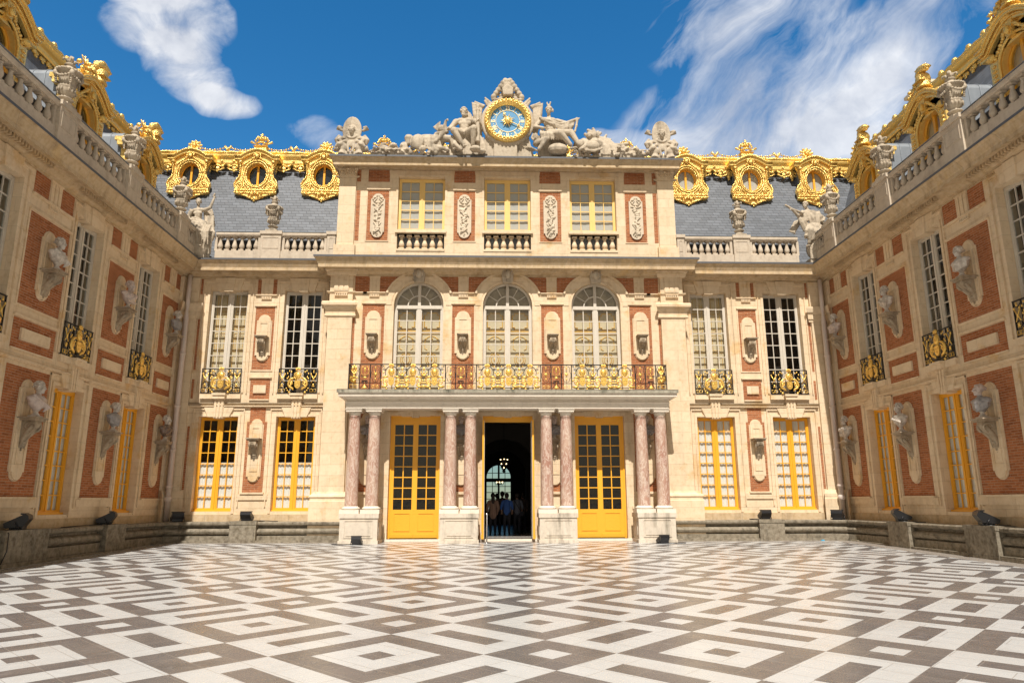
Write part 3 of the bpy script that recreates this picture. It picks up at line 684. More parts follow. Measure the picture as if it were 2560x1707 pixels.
# recessed sides
SW = [-11.41, -8.38, 8.41, 11.50]
for s, a0, a1 in ((-1, XL, -6.9), (1, 6.9, XR)):
    H = [(c - .77, c + .77, 1.13, 4.78) for c in SW if c * s > 0] + [(c - .77, c + .77, 5.62, 9.99) for c in SW if c * s > 0]
    wall(wm, FS, a0, a1, -.1, 11.1, H)
obj('wall', wm, STONE, cb)
tr = MB()
# ---- main front: openings, arches, panels
for k in (-1, 0, 1):
    c = k * SC; n = 26
    def ring(r0, r1, d0, d1, z0=9.25, a0=0, a1=pi):
        P = lambda r, t, d: FM(c + r * cos(t), d, z0 + r * sin(t))
        for i in range(n):
            t0, t1 = a0 + (a1 - a0) * i / n, a0 + (a1 - a0) * (i + 1) / n
            tr.quad(P(r0, t0, d1), P(r0, t1, d1), P(r1, t1, d1), P(r1, t0, d1)); tr.quad(P(r1, t0, d0), P(r1, t1, d0), P(r1, t1, d1), P(r1, t0, d1)); tr.quad(P(r0, t0, d0), P(r0, t1, d0), P(r0, t1, d1), P(r0, t0, d1))
    ring(1.0, 1.06, 0, .03); ring(1.10, 1.33, 0, .02); e = math.asin(.51 / 1.43)
    ring(1.36, 1.43, 0, .085, a0=e, a1=pi - e); ring(1.33, 1.36, 0, .05, a0=e, a1=pi - e)
    for s in (-1, 1): tr.box(FM, c + s * 1.03 - .03, c + s * 1.03 + .03, 0, .03, 5.6, 9.25)
    # attic window surround
    frame(tr, FM, c - .98, c + .98, 12.49, 14.86, .09, 0, .03); tr.box(FM, c - 1.06, c + 1.06, 0, .10, 12.34, 12.40); tr.box(FM, c - 1.04, c + 1.04, 0, .06, 12.40, 12.49)
    for i in range(7):
        a = c - 1.2 + 2.4 * i / 6; tr.prism(FM, [(a - .16, 14.97), (a + .16, 14.97), (a + .18, 15.14), (a - .18, 15.14)], 0, .018)
    # portico-side door heads
    tr.prism(FM, [(c - .55, 4.74), (c + .55, 4.74), (c + .62, 4.95), (c - .62, 4.95)], -.3, .07); triglyph(tr, FM, c, .15, 4.68, 4.95, .11)
    frame(tr, FM, c - .98, c + .98, .1, 4.77, .13, 0, .035)
for s in (-1, 1):
    a, b = sorted((s * 4.97, s * 6.23)); string(tr, FM, a, b, 9.745, -.03)
for c in (-1.5, -.5, .5, 1.5):
    string(tr, FM, c * SC - .45, c * SC + .45, 9.744, -.028)
for c in (-1.5 * SC, -.5 * SC, .5 * SC, 1.5 * SC):
    triglyph(tr, FM, c, .21, 9.79, 10.45); guttae(tr, FM, c, .2, 9.71); capmould(tr, FM, c, .46, 9.30)
    for s in (-1, 1): tr.box(FM, c + s * .47 - .03, c + s * .47 + .03, 0, .03, 5.6, 9.27)
    capmould(tr, FM, c, .46, 14.27); frame(tr, FM, c - .445, c + .445, 12.0, 14.22, .035, 0, .025)
    for s in (-1, 1): tr.box(FM, c + s * .47 - .02, c + s * .47 + .02, 0, .02, 14.6, 15.2)
    if abs(c) > 3:
        o = (1 if c > 0 else -1); string(tr, FM, *sorted((c + o * .3, c + o * .82)), 9.744, -.028)
# brick infill of the main front
for c in (-1.5 * SC, -.5 * SC, .5 * SC, 1.5 * SC):
    m = MB(); m.box(FM, c - .44, c + .44, -.02, .012, 5.75, 9.26); objsplit('brick_panel', m, BRICK, cb)
    m = MB(); m.box(FM, c - .445, c + .445, -.02, .012, 12.0, 14.22); objsplit('brick_panel', m, BRICK, cb)
    m = MB(); m.box(FM, c - .45, c + .45, -.02, .012, 14.62, 15.17); objsplit('brick_panel', m, BRICK, cb)
    m = MB()
    for s in (-1, 1):
        # spandrel brick cut to the curve of the neighbouring arch
        ac = c + s * SC / 2; R = 1.43; pts = [(c + s * .21, 9.79)]
        if abs(ac) > SC * 1.3: pts += [(c + s * .80, 9.79), (c + s * .80, 10.46), (c + s * .21, 10.46)]
        else:
            z0 = 9.79; x0 = math.sqrt(R * R - (z0 - 9.25) ** 2)
            pts += [(ac - s * math.sqrt(R * R - (z - 9.25) ** 2), z) for z in [9.79 + .67 * i / 8 for i in range(9)]]
            pts += [(c + s * .21, 10.46)]
        m.prism(FM, pts, -.02, .010)
    objsplit('brick_panel', m, BRICK, cb)
    m = MB(); m.box(FM, c - .44, c + .44, -.02, .012, 1.84, 4.95); objsplit('brick_panel', m, BRICK, cb); tr.box(FM, c - .52, c + .52, 0, .08, 1.75, 1.84); tr.box(FM, c - .62, c + .62, 0, .05, 1.2, 1.3)
    plaque(FM, cb, c, .29, 7.02, 8.97); console(FM, cb, c, 7.98, .165, .86, .42, 1)
    plaque(FM, cb, c, .30, 2.1, 4.9); console(FM, cb, c, 3.80, .2, .9, .4)
for s in (-1, 1):
    m = MB(); m.box(FM, *sorted((s * 6.24, s * 6.155)), -.02, .014, 5.6, 8.7); objsplit('brick_panel', m, BRICK, cb)
    m = MB(); m.box(FM, *sorted((s * 6.33, s * 6.17)), -.02, .012, 12.0, 14.22); m.box(FM, *sorted((s * 6.33, s * 6.17)), -.02, .012, 14.62, 15.17); objsplit('brick_panel', m, BRICK, cb)
# ---- attic balusters, windows
for k in (-1, 0, 1):
    c = k * SC; bx = MB(); bx.box(FM, c - .98, c + .98, -.44, -.40, 11.5, 12.4); obj('lead_lining', bx, LEAD, cb)
    for i in range(6): inst('baluster', BALS, cb, (c - .80 + 1.6 * i / 5, YM + .16, 11.66))
    m = MB(); m.box(FM, c - .979, c + .979, -.36, .07, 12.32, 12.34); m.box(FM, c - 1.0, c + 1.0, -.36, .03, 11.56, 11.655); obj('sill', m, STONE, cb)
    window(FM, cb, c, .97, 12.49, 14.85, 4, 5, YELP, d=-.26, curtain=(BLIND, 12.5, 14.8), sill=False, stile=.085)
    arch_window(FM, cb, c, .99, 5.56, 9.25)
# ---- side bays of the recessed walls
for i, c in enumerate(SW):
    window_surround(tr, FS, c, .77)
    up_cur = None
    o = window(FS, cb, c, .76, 5.62, 9.98, 4, 8, WHIT, sill=False, stile=.085)
    if i in (0, 2):
        q = MB(); gq = MB()
        for s in (-1, 1):
            a0, a1 = sorted((c + s * .06, c + s * .70)); q.box(FS, a0, a1, -.50, -.46, 5.6, 9.95)
            for z0 in (5.75, 6.55, 7.5, 8.4, 9.2):
                z1 = z0 + (.7 if z0 > 9 else .75); gq.tube([FS(a, -.455, z) for a, z in ((a0 + .1, z0), (a1 - .1, z0), (a1 - .1, z1), (a0 + .1, z1), (a0 + .1, z0))], .014, 4, False)
                if z0 > 7: gq.tube([FS(a, -.455, z) for a, z in ((a0 + .17, z0 + .1), (a1 - .17, z0 + .1), (a1 - .17, z1 - .1), (a0 + .17, z1 - .1), (a0 + .17, z0 + .1))], .010, 4, False)
        objsplit('shutter', q, SHUT, o); obj('shutter_moulding', gq, SHGO, o)
    window(FS, cb, c, .76, 1.13, 4.775, 4, 8, YELL, curtain=(CURT, 1.2, 3.0 if c < 0 else 4.7), stile=.085)
    win_balcony(cb, (c, YS - .10), 0, 5.69, 1.04)
string(tr, FS, -12.63, -7.22, 5.17); string(tr, FS, 7.22, 12.64, 5.17)
for c, hw in ((-9.89, .39), (10.0, .375)):
    wallbay_panels(FS, cb, tr, c, hw, low_top=5.13, low_bot=1.84, blockw=.64, notch=True)
    plaque(FS, cb, c, .27, 7.02, 8.9); console(FS, cb, c, 7.98, .18, .9, .45); plaque(FS, cb, c, .24, 2.25, 4.65); console(FS, cb, c, 3.90, .2, .92, .45)
# slim corner pilasters with brick strips
for s, x0, x1 in ((-1, -13.0, -12.62), (1, 12.68, 13.16)):
    tr.box(FS, x0, x1, 0, .10, 1.9, 8.74); tr.extr(FS, [(0, 8.72), (.12, 8.72), (.12, 8.80), (.16, 8.84), (.16, 9.05), (.22, 9.12), (.26, 9.28), (.26, 9.36), (0, 9.36)], x0, x1, 1, 1)
    tr.box(FS, x0 - .02, x1 + .02, 0, .12, 9.36, 10.46); tr.extr(FS, [(0, .7), (.22, .7), (.22, 1.55), (.2, 1.6), (.2, 1.75), (.14, 1.9), (0, 1.9)], x0, x1, 1, 1)
    xs_ = (x1 + .03, x1 + .12) if s < 0 else (x0 - .12, x0 - .03)
    m = MB(); m.box(FS, *xs_, -.02, .012, 6.65, 8.75); m.box(FS, *xs_, -.02, .012, 5.5, 6.27); m.box(FS, *xs_, -.02, .012, 1.95, 4.4); m.box(FS, *xs_, -.02, .012, 9.8, 10.44); objsplit('brick_panel', m, BRICK, cb)
obj('stone_trim', tr, STONE, cb)
m = MB(); m.box(FS, XL, -7.3, 0, .05, .6, 1.02); m.box(FS, 7.3, XR, 0, .05, .6, 1.02); objsplit('base_course', m, CORN, cb)
# ---- giant pilasters at the corners of the main front, attic pilasters
for s in (-1, 1):
    m = MB(); a0, a1 = sorted((s * 6.24, s * 7.2))
    m.box(FM, a0, a1, -.45, .15, 1.85, 8.74)
    m.extr(FM, [(-.5, 8.70), (.17, 8.70), (.20, 8.74), (.20, 8.80), (.16, 8.83), (.17, 8.98), (.24, 9.06), (.27, 9.15), (.34, 9.16), (.35, 9.26), (.31, 9.32), (-.5, 9.32)], a0, a1, .7, .7)
    m.box(FM, a0 + .02, a1 - .02, -.45, .135, 9.32, 10.46)
    m.extr(FM, [(-.5, 9.70), (.16, 9.70), (.19, 9.74), (.19, 9.77), (-.5, 9.77)], a0 + .02, a1 - .02, .6, .6)
    m.extr(FM, [(-.5, 10.44), (.20, 10.44), (.23, 10.5), (.24, 10.58), (.32, 10.62), (.34, 10.66), (-.5, 10.66)], a0 + .02, a1 - .02, .6, .6)
    m.extr(FM, [(-.5, -.1), (.30, -.1), (.30, 1.5), (.27, 1.53), (.27, 1.6), (.31, 1.66), (.27, 1.74), (.20, 1.78), (.18, 1.85), (-.5, 1.85)], a0, a1, 1, 1)
    F2 = lambda a, d, z: FM(a, d + .15, z)
    c = (a0 + a1) / 2; triglyph(m, F2, c, .30, 9.80, 10.45, .045); guttae(m, F2, c, .26, 9.70)
    obj('pilaster', m, STONE, cb)
    m = MB(); a0, a1 = sorted((s * 6.35, s * 7.05)); c = (a0 + a1) / 2
    m.box(FM, a0, a1, -.45, .10, 11.76, 14.78); m.box(FM, a0 - .08, a1 + .08, -.5, .18, 11.05, 11.76)
    m.extr(FM, [(-.5, 14.76), (.13, 14.76), (.15, 14.79), (.13, 14.83), (-.5, 14.83)], a0, a1, 1, 1)
    m.prism(FM, [(a0 + .01, 14.83), (a1 - .01, 14.83), (a1 + .06, 15.18), (a0 - .06, 15.18)], -.45, .13)
    for q in (-1, 0, 1): m.ell(FM(c + q * .34, .17, 15.13), (.12 if q else .09, .06, .06), 8, 5)
    for q in range(-3, 4):
        m.ell(FM(c + q * .095, .14, 14.98), (.035, .03, .07), 6, 4); m.ell(FM(c + q * .095 + .04, .145, 14.89), (.03, .03, .045), 6, 4)
    m.box(FM, a0 - .08, a1 + .08, -.45, .17, 15.19, 15.26); obj('pilaster', m, STONE, cb)
# ---- cornices
m = MB(); P = cornice_prof(11.08, .80, 10.76, .12, 10.50)
m.extr(FM, P, -6.95, 6.95, 1, 1)
for s in (-1, 1):
    F2 = (lambda s: (lambda a, d, z: (s * (6.95 + d), a, z - .001)))(s); m.extr(F2, P, YM, YS + .1, 1, 0)
obj('cornice', m, CORN, cb); lead_strip(cb, FM, 11.08, .80, -6.95, 6.95, 1, 1)
m = MB(); P2 = [(d, z - .008) for d, z in cornice_prof(11.09, .79, 10.76, .12, 10.50)]
m.extr(FS, P2, XL, -6.96, -1, 0); obj('cornice', m, CORN, cb); m = MB(); m.extr(FS, P2, 6.96, XR, 0, -1); obj('cornice', m, CORN, cb)
m = MB()
for a0, a1, q0, q1 in ((XL, -6.97, -1, 0), (6.97, XR, 0, -1)): m.extr(FS, [(.0, 11.086), (.0, 11.1), (.80, 11.1), (.80, 11.03), (.792, 11.03), (.792, 11.086)], a0, a1, q0, q1)
objsplit('lead_flashing', m, FLASH, cb)
m = MB(); P = cornice_prof(15.46, .76, 15.19, .10, 15.22); P = [(0, 15.46), (.76, 15.46), (.76, 15.41), (.74, 15.39), (.71, 15.35), (.70, 15.33), (.63, 15.21), (.62, 15.20), (.62, 15.09), (.5, 15.10), (.5, 15.14), (.30, 15.16), (.28, 15.20), (.16, 15.21), (.12, 15.17), (.04, 15.16), (0, 15.16)]
m.extr(FM, P, -6.6, 6.6, 1, 1)
for s in (-1, 1):
    F2 = (lambda s: (lambda a, d, z: (s * (6.6 + d), a, z - .001)))(s); m.extr(F2, P, YM, 33.5, 1, 0)
for k in (-1, 0, 1): m.box(FM, k * SC - 1.2, k * SC + 1.2, 0, .10, 15.18, 15.28)
obj('cornice', m, CORN, cb); lead_strip(cb, FM, 15.46, .76, -6.6, 6.6, 1, 1)
m = MB(); m.quad((-7.0, 27.95, 15.47), (7.0, 27.95, 15.47), (7.0, 36, 15.47), (-7.0, 36, 15.47)); obj('flat_roof', m, LEAD, cb)
# ---- keystones of the arches: carved masks under the cornice
def keystone(c):
    m = MB(); m.prism(FM, [(c - .20, 10.18), (c + .20, 10.18), (c + .27, 10.72), (c - .27, 10.72)], 0, .22); m.prism(FM, [(c - .27, 10.70), (c + .27, 10.70), (c + .38, 10.88), (c - .38, 10.88)], 0, .42)
    m.ell(FM(c, .30, 10.50), (.15, .13, .20), 10, 7); m.ell(FM(c, .40, 10.48), (.03, .05, .05), 6, 4); m.ell(FM(c, .36, 10.37), (.06, .06, .03), 6, 4)
    for s in (-1, 1):
        m.ell(FM(c + s * .06, .40, 10.55), (.035, .03, .02), 6, 4); m.tube([FM(c + s * a, .28, z) for a, z in scroll((.22, 10.70), .09, 1.2, 1, pi)], .03, 5)
        m.ell(FM(c + s * .15, .28, 10.52), (.05, .07, .15), 6, 4)
    for i in range(7):
        t = pi * i / 6; m.ell(FM(c + .17 * cos(t), .28, 10.62 + .12 * sin(t)), (.05, .07, .05), 6, 4)
    m.box(FM, c - .12, c + .12, .1, .3, 10.74, 10.86); obj('keystone', m, CARV, cb)
for k in (-1, 0, 1): keystone(k * SC)
# ---- relief trophies of the attic
def relief(c, seed):
    rnd = random.Random(seed); m = MB(); pts = capsule_pts(c, .29, 12.12, 14.06); m.prism(FM, pts, .0, .075)
    E = lambda a, z, ra, rz, rd=.05, ang=0: m.ell(FM(c + a, .08, z), (ra, rd, rz), 7, 5, Matrix.Rotation(ang, 3, 'Y'))
    for s in (-1, 1):
        for i in range(5):
            t = i / 4; E(s * (.05 + .15 * sin(pi * t)), 13.95 - .30 * t, .045, .03, .045, s * .6)
        E(s * .09, 13.88, .07, .028, .06, s * .5); m.tube([FM(c + s * .04, .1, 13.86), FM(c + s * .14, .11, 13.72), FM(c + s * .09, .1, 13.6)], .02, 5)
    for i in range(9): E((i - 4) * .05, 13.58 - .05 * (1 - ((i - 4) / 4) ** 2) + rnd.uniform(-.01, .01), .03, .035)
    z = 13.45
    while z > 12.35:
        a = rnd.uniform(-.10, .10); E(a, z, rnd.uniform(.07, .14), rnd.uniform(.04, .09), .055, rnd.uniform(-.9, .9))
        if rnd.random() < .7:
            an = rnd.uniform(.5, 2.6); L = rnd.uniform(.12, .22); m.tube([FM(c + a * .3 - L * cos(an), .10, z - L * sin(an)), FM(c + a * .3 + L * cos(an), .11, z + L * sin(an))], [.014, .024], 5)
        z -= rnd.uniform(.07, .11)
    for s in (-1, 1): m.tube([FM(c - s * .16, .10, 12.32), FM(c + s * .16, .10, 12.78)], [.02, .014], 5)
    m.tube([FM(c + a * .6, .09, zz) for a, zz in scroll((0, 12.24), .07, 1.0, 1, .5)], .015, 5)
    obj('relief_panel', m, RELF, cb)
for i, c in enumerate((-1.5, -.5, .5, 1.5)): relief(c * SC, 10 + i)
# ---- yellow doors
def door_leaf(m, F, a0, a1, z0, z1, d=0.0, t=.035):
    m.box(F, a0, a0 + .10, d - t, d + t, z0, z1); m.box(F, a1 - .10, a1, d - t, d + t, z0, z1); m.box(F, a0 + .1, a1 - .1, d - t, d + t, z1 - .10, z1); m.box(F, a0 + .1, a1 - .1, d - t, d + t, z0, 1.18)
    frame(m, F, a0 + .17, a1 - .17, z0 + .28, 1.03, .02, d + t, d + t + .018); m.box(F, a0 + .02, a1 - .02, d + t, d + t + .03, z0 + .01, z0 + .14)
    g0, g1 = 1.18, z1 - .10; x = (a0 + a1) / 2; m.box(F, x - .02, x + .02, d - .022, d + .022, g0, g1)
    for j in range(1, 8):
        z = g0 + (g1 - g0) * j / 8; m.box(F, a0 + .1, a1 - .1, d - .024, d + .027, z - .018, z + .018)
for k in (-1, 0, 1):
    c = k * SC; m = MB(); d = -.27
    m.box(FM, c - .98, c - .91, d - .06, d + .06, .1, 4.77); m.box(FM, c + .91, c + .98, d - .06, d + .06, .1, 4.77); m.box(FM, c - .91, c + .91, d - .06, d + .07, 4.53, 4.77)
    o = obj('door', m, YELL, cb)
    for s in (-1, 1):
        q = MB()
        if k: a0, a1 = sorted((c + s * .0, c + s * .91)); door_leaf(q, FM, a0, a1, .12, 4.53, d); F_ = FM; aa = (a0, a1)
        else:
            F_ = (lambda s: (lambda a, dd, z: (s * (.95 + dd), YM + .24 - a, z)))(s); door_leaf(q, F_, .0, .91, .12, 4.53, 0); aa = (0, .91)
        lf = obj('door_leaf', q, YELL, o)
    g = MB()
    if k:
        for s in (-1, 1):
            a0, a1 = sorted((c + s * .09, c + s * .82)); g.quad(FM(a0, d, 1.18), FM(a1, d, 1.18), FM(a1, d, 4.43), FM(a0, d, 4.43))
    else:
        for s in (-1, 1): g.quad((s * .95, YM + .14, 1.18), (s * .95, YM - .57, 1.18), (s * .95, YM - .57, 4.43), (s * .95, YM + .14, 4.43))
    obj('glass', g, GLASS, o)
m = MB()
for k in (-1, 0, 1): m.box(FM, k * SC - 1.15, k * SC + 1.15, -.45, .12, -.02, .10)
objsplit('threshold', m, PALE, cb)
# white inner edge of the open doors
m = MB()
for s in (-1, 1): m.box(lambda a, d, z: (s * a, d, z), .90, .915, YM - .62, YM + .22, .14, 4.5)
objsplit('door_inner_face', m, WHIT, cb)
# ---- roof of the recessed sides: slates, gilded ridge, bull's-eye dormers
off = lambda z: YS + 1.0 + (z - 12) * .36
def roofx(s):
    x0, x1 = (-16.4, -6.97) if s < 0 else (6.97, 16.6); m = MB()
    m.quad((x0, off(11.4), 11.4), (x1, off(11.4), 11.4), (x1, off(17.0), 17.0), (x0, off(17.0), 17.0)); o = obj('slate_roof', m, SLATE, cb)
    # gutter floor behind the balustrade, top slope
    q = MB(); q.quad((x0, YS - .1, 11.28), (x1, YS - .1, 11.28), (x1, off(11.4) + .05, 11.28), (x0, off(11.4) + .05, 11.28)); q.quad((x0, off(17.0) + .1, 17.4), (x1, off(17.0) + .1, 17.4), (x1, 38, 17.9), (x0, 38, 17.9)); obj('lead_gutter', q, LEAD, cb)
for s in (-1, 1): roofx(s)
FRf = lambda a, d, z: (a, 30.95 - d, z)
m = MB(); m.extr(FRf, [(-.3, 16.80), (.06, 16.80), (.10, 16.86), (.10, 17.04), (.13, 17.08), (.16, 17.12), (.19, 17.14), (.22, 17.2), (.22, 17.25), (.20, 17.34), (.15, 17.38), (-.3, 17.38)], -17, 17.2); rg = obj('gilded_ridge', m, GOLD, cb)
m = MB()
m.tube([FRf(-17 + .25 * i, .20, 17.33 + .012 * (i % 2)) for i in range(137)], [.06 + .02 * (i % 2) for i in range(137)], 6)
DX = [-14.46, -11.43, -8.40, 8.44, 11.48, 14.55]
crowns = [-11.43, -5.73, 5.73, 11.48]; roses = [-14.5, -8.42, -2.9, 2.9, 8.44, 14.4]
def swag(m, F, a0, z0, a1, z1, sag, n, r, d=.15):
    for i in range(n + 1):
        t = i / n; a = a0 + (a1 - a0) * t; z = z0 + (z1 - z0) * t - sag * 4 * t * (1 - t); m.ell(F(a, d, z), r * (1.0 + .35 * (i % 2)), 6, 4)
def rosette(m, F, c, z, r, d=.15):
    m.ell(F(c, d + .05, z), r * .38, 8, 5)
    for i in range(7):
        t = 2 * pi * i / 7; m.ell(F(c + r * .55 * cos(t), d, z + r * .55 * sin(t)), (r * .30, r * .2, r * .30), 7, 5)
    for i in range(10):
        t = 2 * pi * i / 10 + .2; m.ell(F(c + r * .95 * cos(t), d - .03, z + r * .85 * sin(t)), (r * .22, r * .2, r * .22), 6, 4)
def crown(m, F, c, z, k=1.0, d=.12):
    m.box(F, c - .27 * k, c + .27 * k, d - .2, d + .14, z - .24 * k, z)
    m.extr(F, [(d - .2, z), (d + .18, z), (d + .2, z + .03), (d - .2, z + .06)], c - .32 * k, c + .32 * k)
    m.tube([F(c - .50 * k, d, z + .30 * k), F(c - .3 * k, d, z + .20 * k), F(c, d + .05, z + .10 * k), F(c + .3 * k, d, z + .06 * k)], [.07 * k, .03 * k, .03 * k, .03 * k], 5)
    m.tube([F(c + .50 * k, d, z + .30 * k), F(c + .3 * k, d, z + .20 * k), F(c, d + .05, z + .10 * k), F(c - .3 * k, d, z + .06 * k)], [.07 * k, .03 * k, .03 * k, .03 * k], 5)
    m.tube([F(c + .25 * k * cos(2 * pi * i / 12), d + .18 * k * sin(2 * pi * i / 12), z + .2 * k) for i in range(13)], .045 * k, 5)
    for i in range(8):
        t = 2 * pi * i / 8
        m.ell(F(c + .30 * k * cos(t), d + .2 * k * sin(t), z + .36 * k), (.055 * k, .05, .07 * k), 6, 4)
        m.tube([F(c + .30 * k * cos(t), d + .2 * k * sin(t), z + .36 * k), F(c + .24 * k * cos(t), d + .15 * k * sin(t), z + .52 * k), F(c, d, z + .52 * k)], .035 * k, 5)
    m.ell(F(c, d, z + .44 * k), (.2 * k, .13 * k, .1 * k), 8, 5); m.ell(F(c, d, z + .60 * k), .05 * k, 8, 5); m.box(F, c - .02 * k, c + .02 * k, d - .02, d + .02, z + .6 * k, z + .74 * k); m.box(F, c - .06 * k, c + .06 * k, d - .02, d + .02, z + .66 * k, z + .70 * k)
pts = sorted([(x, 0) for x in crowns] + [(x, 1) for x in roses])
for x, t in pts:
    if t: rosette(m, FRf, x, 17.66, .30); m.box(FRf, x - .12, x + .12, .02, .2, 17.3, 17.5)
    else: crown(m, FRf, x, 17.62)
for (x0, _), (x1, _) in zip(pts, pts[1:]):
    mid = (x0 + x1) / 2
    for s, e in ((1, x0), (-1, x1)):
        swag(m, FRf, e + s * .38, 17.55, mid - s * .12, 17.60, .10, 9, .042)
        m.tube([FRf(mid - s * a, .15, z) for a, z in ((.02, 17.42), (.06, 17.58), (.14, 17.68), (.20, 17.62))], [.05, .05, .045, .02], 5)
obj('gilded_crest', m, GOLDC, cb)
m = MB()      # lace of lambrequins under the ridge
x = -16.8
while x < 17:
    for dx, z, r in ((0, 16.62, .13), (0, 16.42, .09), (0, 16.28, .05), (-.20, 16.62, .07), (.20, 16.62, .07), (-.38, 16.55, .10), (.38, 16.55, .10), (-.38, 16.40, .05), (.38, 16.40, .05), (-.6, 16.66, .07), (.6, 16.66, .07)):
        zo = off(z) - 30.95 + .30; m.ell(FRf(x + dx, .10, z + .03), (r * 1.15, .06, r * 1.15), 7, 5)
    m.tube([FRf(x - .7 + .175 * i, .10, 16.76 - .08 * abs(sin(i * pi / 2))) for i in range(9)], .05, 5); m.tube([FRf(x - .7 + .175 * i, .10, 16.60 - .14 * abs(sin(i * pi / 4))) for i in range(9)], .04, 5)
    x += 1.52 if abs(abs(x) - 11) > 0 else 1.5
LAMB = m
m = MB()
for x in [i * .55 for i in range(-30, 31)]: m.ell(FRf(x, .13, 16.95), (.07, .03, .055), 6, 4)
LAMB.add(m, Matrix()); obj('gilded_lambrequin', LAMB, GOLDC, cb)

def oculus():
    """gilded bull's-eye dormer; origin at the centre of the round window, front at d=0"""
    g = MB(); o_ = MB(); F = FI
    # body outline with oval hole
    out = [(0, 1.02), (.3, .98), (.55, .88), (.75, .80), (.90, .80), (.90, .62), (.82, .50), (.76, .2), (.74, 0), (.80, -.18), (.93, -.33), (1.0, -.48), (1.0, -.60), (.92, -.74), (.92, -.76), (.94, -.95), (.80, -1.02), (.62, -1.0), (.40, -1.12), (.2, -1.22), (0, -1.26)]
    out = out + [(-a, z) for a, z in reversed(out[1:-1])]
    n = 48
    def radial(t):      # distance to the outline in direction t
        best = 9
        for i in range(len(out)):
            (x1, y1), (x2, y2) = out[i], out[(i + 1) % len(out)]; dx, dy = cos(t), sin(t); ex, ey = x2 - x1, y2 - y1; den = dx * ey - dy * ex
            if abs(den) < 1e-9: continue
            s_ = (x1 * ey - y1 * ex) / den; u = (x1 * dy - y1 * dx) / den
            if s_ > 0 and -1e-6 <= u <= 1 + 1e-6: best = min(best, s_)
        return best
    for i in range(n):
        t0, t1 = 2 * pi * i / n, 2 * pi * (i + 1) / n; q = []
        for t in (t0, t1):
            r = radial(t); q.append(((r * cos(t), r * sin(t)), (.44 * cos(t), .54 * sin(t))))
        g.quad(F(*[q[0][0][0], .0, q[0][0][1]]), F(q[1][0][0], .0, q[1][0][1]), F(q[1][1][0], 0, q[1][1][1]), F(q[0][1][0], 0, q[0][1][1]))
        g.quad(F(q[0][0][0], 0, q[0][0][1]), F(q[1][0][0], 0, q[1][0][1]), F(q[1][0][0], -.12, q[1][0][1]), F(q[0][0][0], -.12, q[0][0][1]))
        g.quad(F(q[0][1][0], 0, q[0][1][1]), F(q[1][1][0], 0, q[1][1][1]), F(q[1][1][0], -.26, q[1][1][1]), F(q[0][1][0], -.26, q[0][1][1]), sm=True)
    for r0, d, w in ((.56, .05, .045), (.645, .03, .03), (.47, .03, .03)):
        o_.tube([F(r0 * cos(2 * pi * i / 36), d, (r0 + .10) * sin(2 * pi * i / 36)) for i in range(37)], w, 6)
    # arched cornice with horizontal ears
    arc = [(-1.02, .84), (-.72, .84)] + [(-.72 + 1.44 * i / 14, .86 + .30 * sin(pi * i / 14)) for i in range(1, 14)] + [(.72, .84), (1.02, .84)]
    for dd, dz, r in ((.14, .02, .055), (.10, -.06, .045), (.05, -.13, .04)): o_.tube([F(a, dd, z + dz) for a, z in arc], r, 6)
    g2 = MB()
    for (a, z), (b, y) in zip(arc, arc[1:]): g2.prism(F, [(a, z - .14), (b, y - .14), (b, y + .05), (a, z + .05)], -.9, .12)
    g.add(g2, Matrix())
    # mask, garlands, pendants, volutes
    o_.ell(F(0, .12, .86), (.10, .07, .12), 8, 6)
    for i in range(9):
        t = pi * i / 8 - .0; o_.ell(F(.15 * cos(t), .10, .88 + .15 * sin(t)), .045, 6, 4)
    for s in (-1, 1):
        swag(o_, F, s * .14, .80, s * .62, .42, .02, 8, .045, .07); o_.ell(F(s * .74, .08, .58), (.10, .08, .08), 7, 5)
        for i in range(6): o_.ell(F(s * .74, .06, .44 - .085 * i), (.05 - .004 * i, .045, .05), 6, 4)
        o_.tube([F(s * a, .03, z) for a, z in scroll((.72, -.55), .21, 2.2, 1, 1.6, n=30, k=.2)], .032, 5)
        o_.tube([F(s * a, .03, z) for a, z in ((.74, .0), (.78, -.16), (.9, -.30), (.97, -.48), (.92, -.68), (.74, -.78))], .035, 5)
        o_.ell(F(s * .78, .06, -.94), (.10, .07, .08), 7, 5); o_.ell(F(s * .62, .06, -.95), (.07, .06, .06), 7, 5); o_.tube([F(s * .7, .04, -1.0), F(s * .4, .05, -1.08), F(s * .12, .05, -1.2)], [.03, .04, .03], 5)
        for i in range(4): o_.ell(F(s * (.15 + .1 * i), .05, -.70 - .03 * (i % 2)), (.05, .03, .03), 6, 4)
    o_.box(F, -.93, .93, -.02, .07, -.80, -.75); o_.box(F, -.95, .95, -.02, .05, -.90, -.86)
    for a, z, r in ((0, -.92, .10), (.14, -.98, .07), (-.14, -.98, .07), (.28, -.92, .06), (-.28, -.92, .06), (0, -1.20, .11), (.09, -1.24, .06), (-.09, -1.24, .06), (0, -1.33, .05)): o_.ell(F(a, .06, z), (r, .05, r * .9), 7, 5)
    fr = MB(); fr.box(F, -.045, .045, -.26, -.20, -.53, .53); fr.tube([F(.43 * cos(2 * pi * i / 32), -.23, .53 * sin(2 * pi * i / 32)) for i in range(33)], .035, 5)
    gl = MB(); gl.quad(*[F(.43 * cos(2 * pi * i / 32), -.25, .53 * sin(2 * pi * i / 32)) for i in range(32)])
    cu = MB(); cu.quad(*[F(.43 * cos(2 * pi * i / 32), -.28, .53 * sin(2 * pi * i / 32)) for i in range(32)])
    # dark lead cheeks running back to the slates
    ck = MB()
    for s in (-1, 1): ck.prism(lambda a, d, z: (s * d, -a, z), [(-.10, .80), (-1.25, .80), (-.10, -.5)], .70, .74)
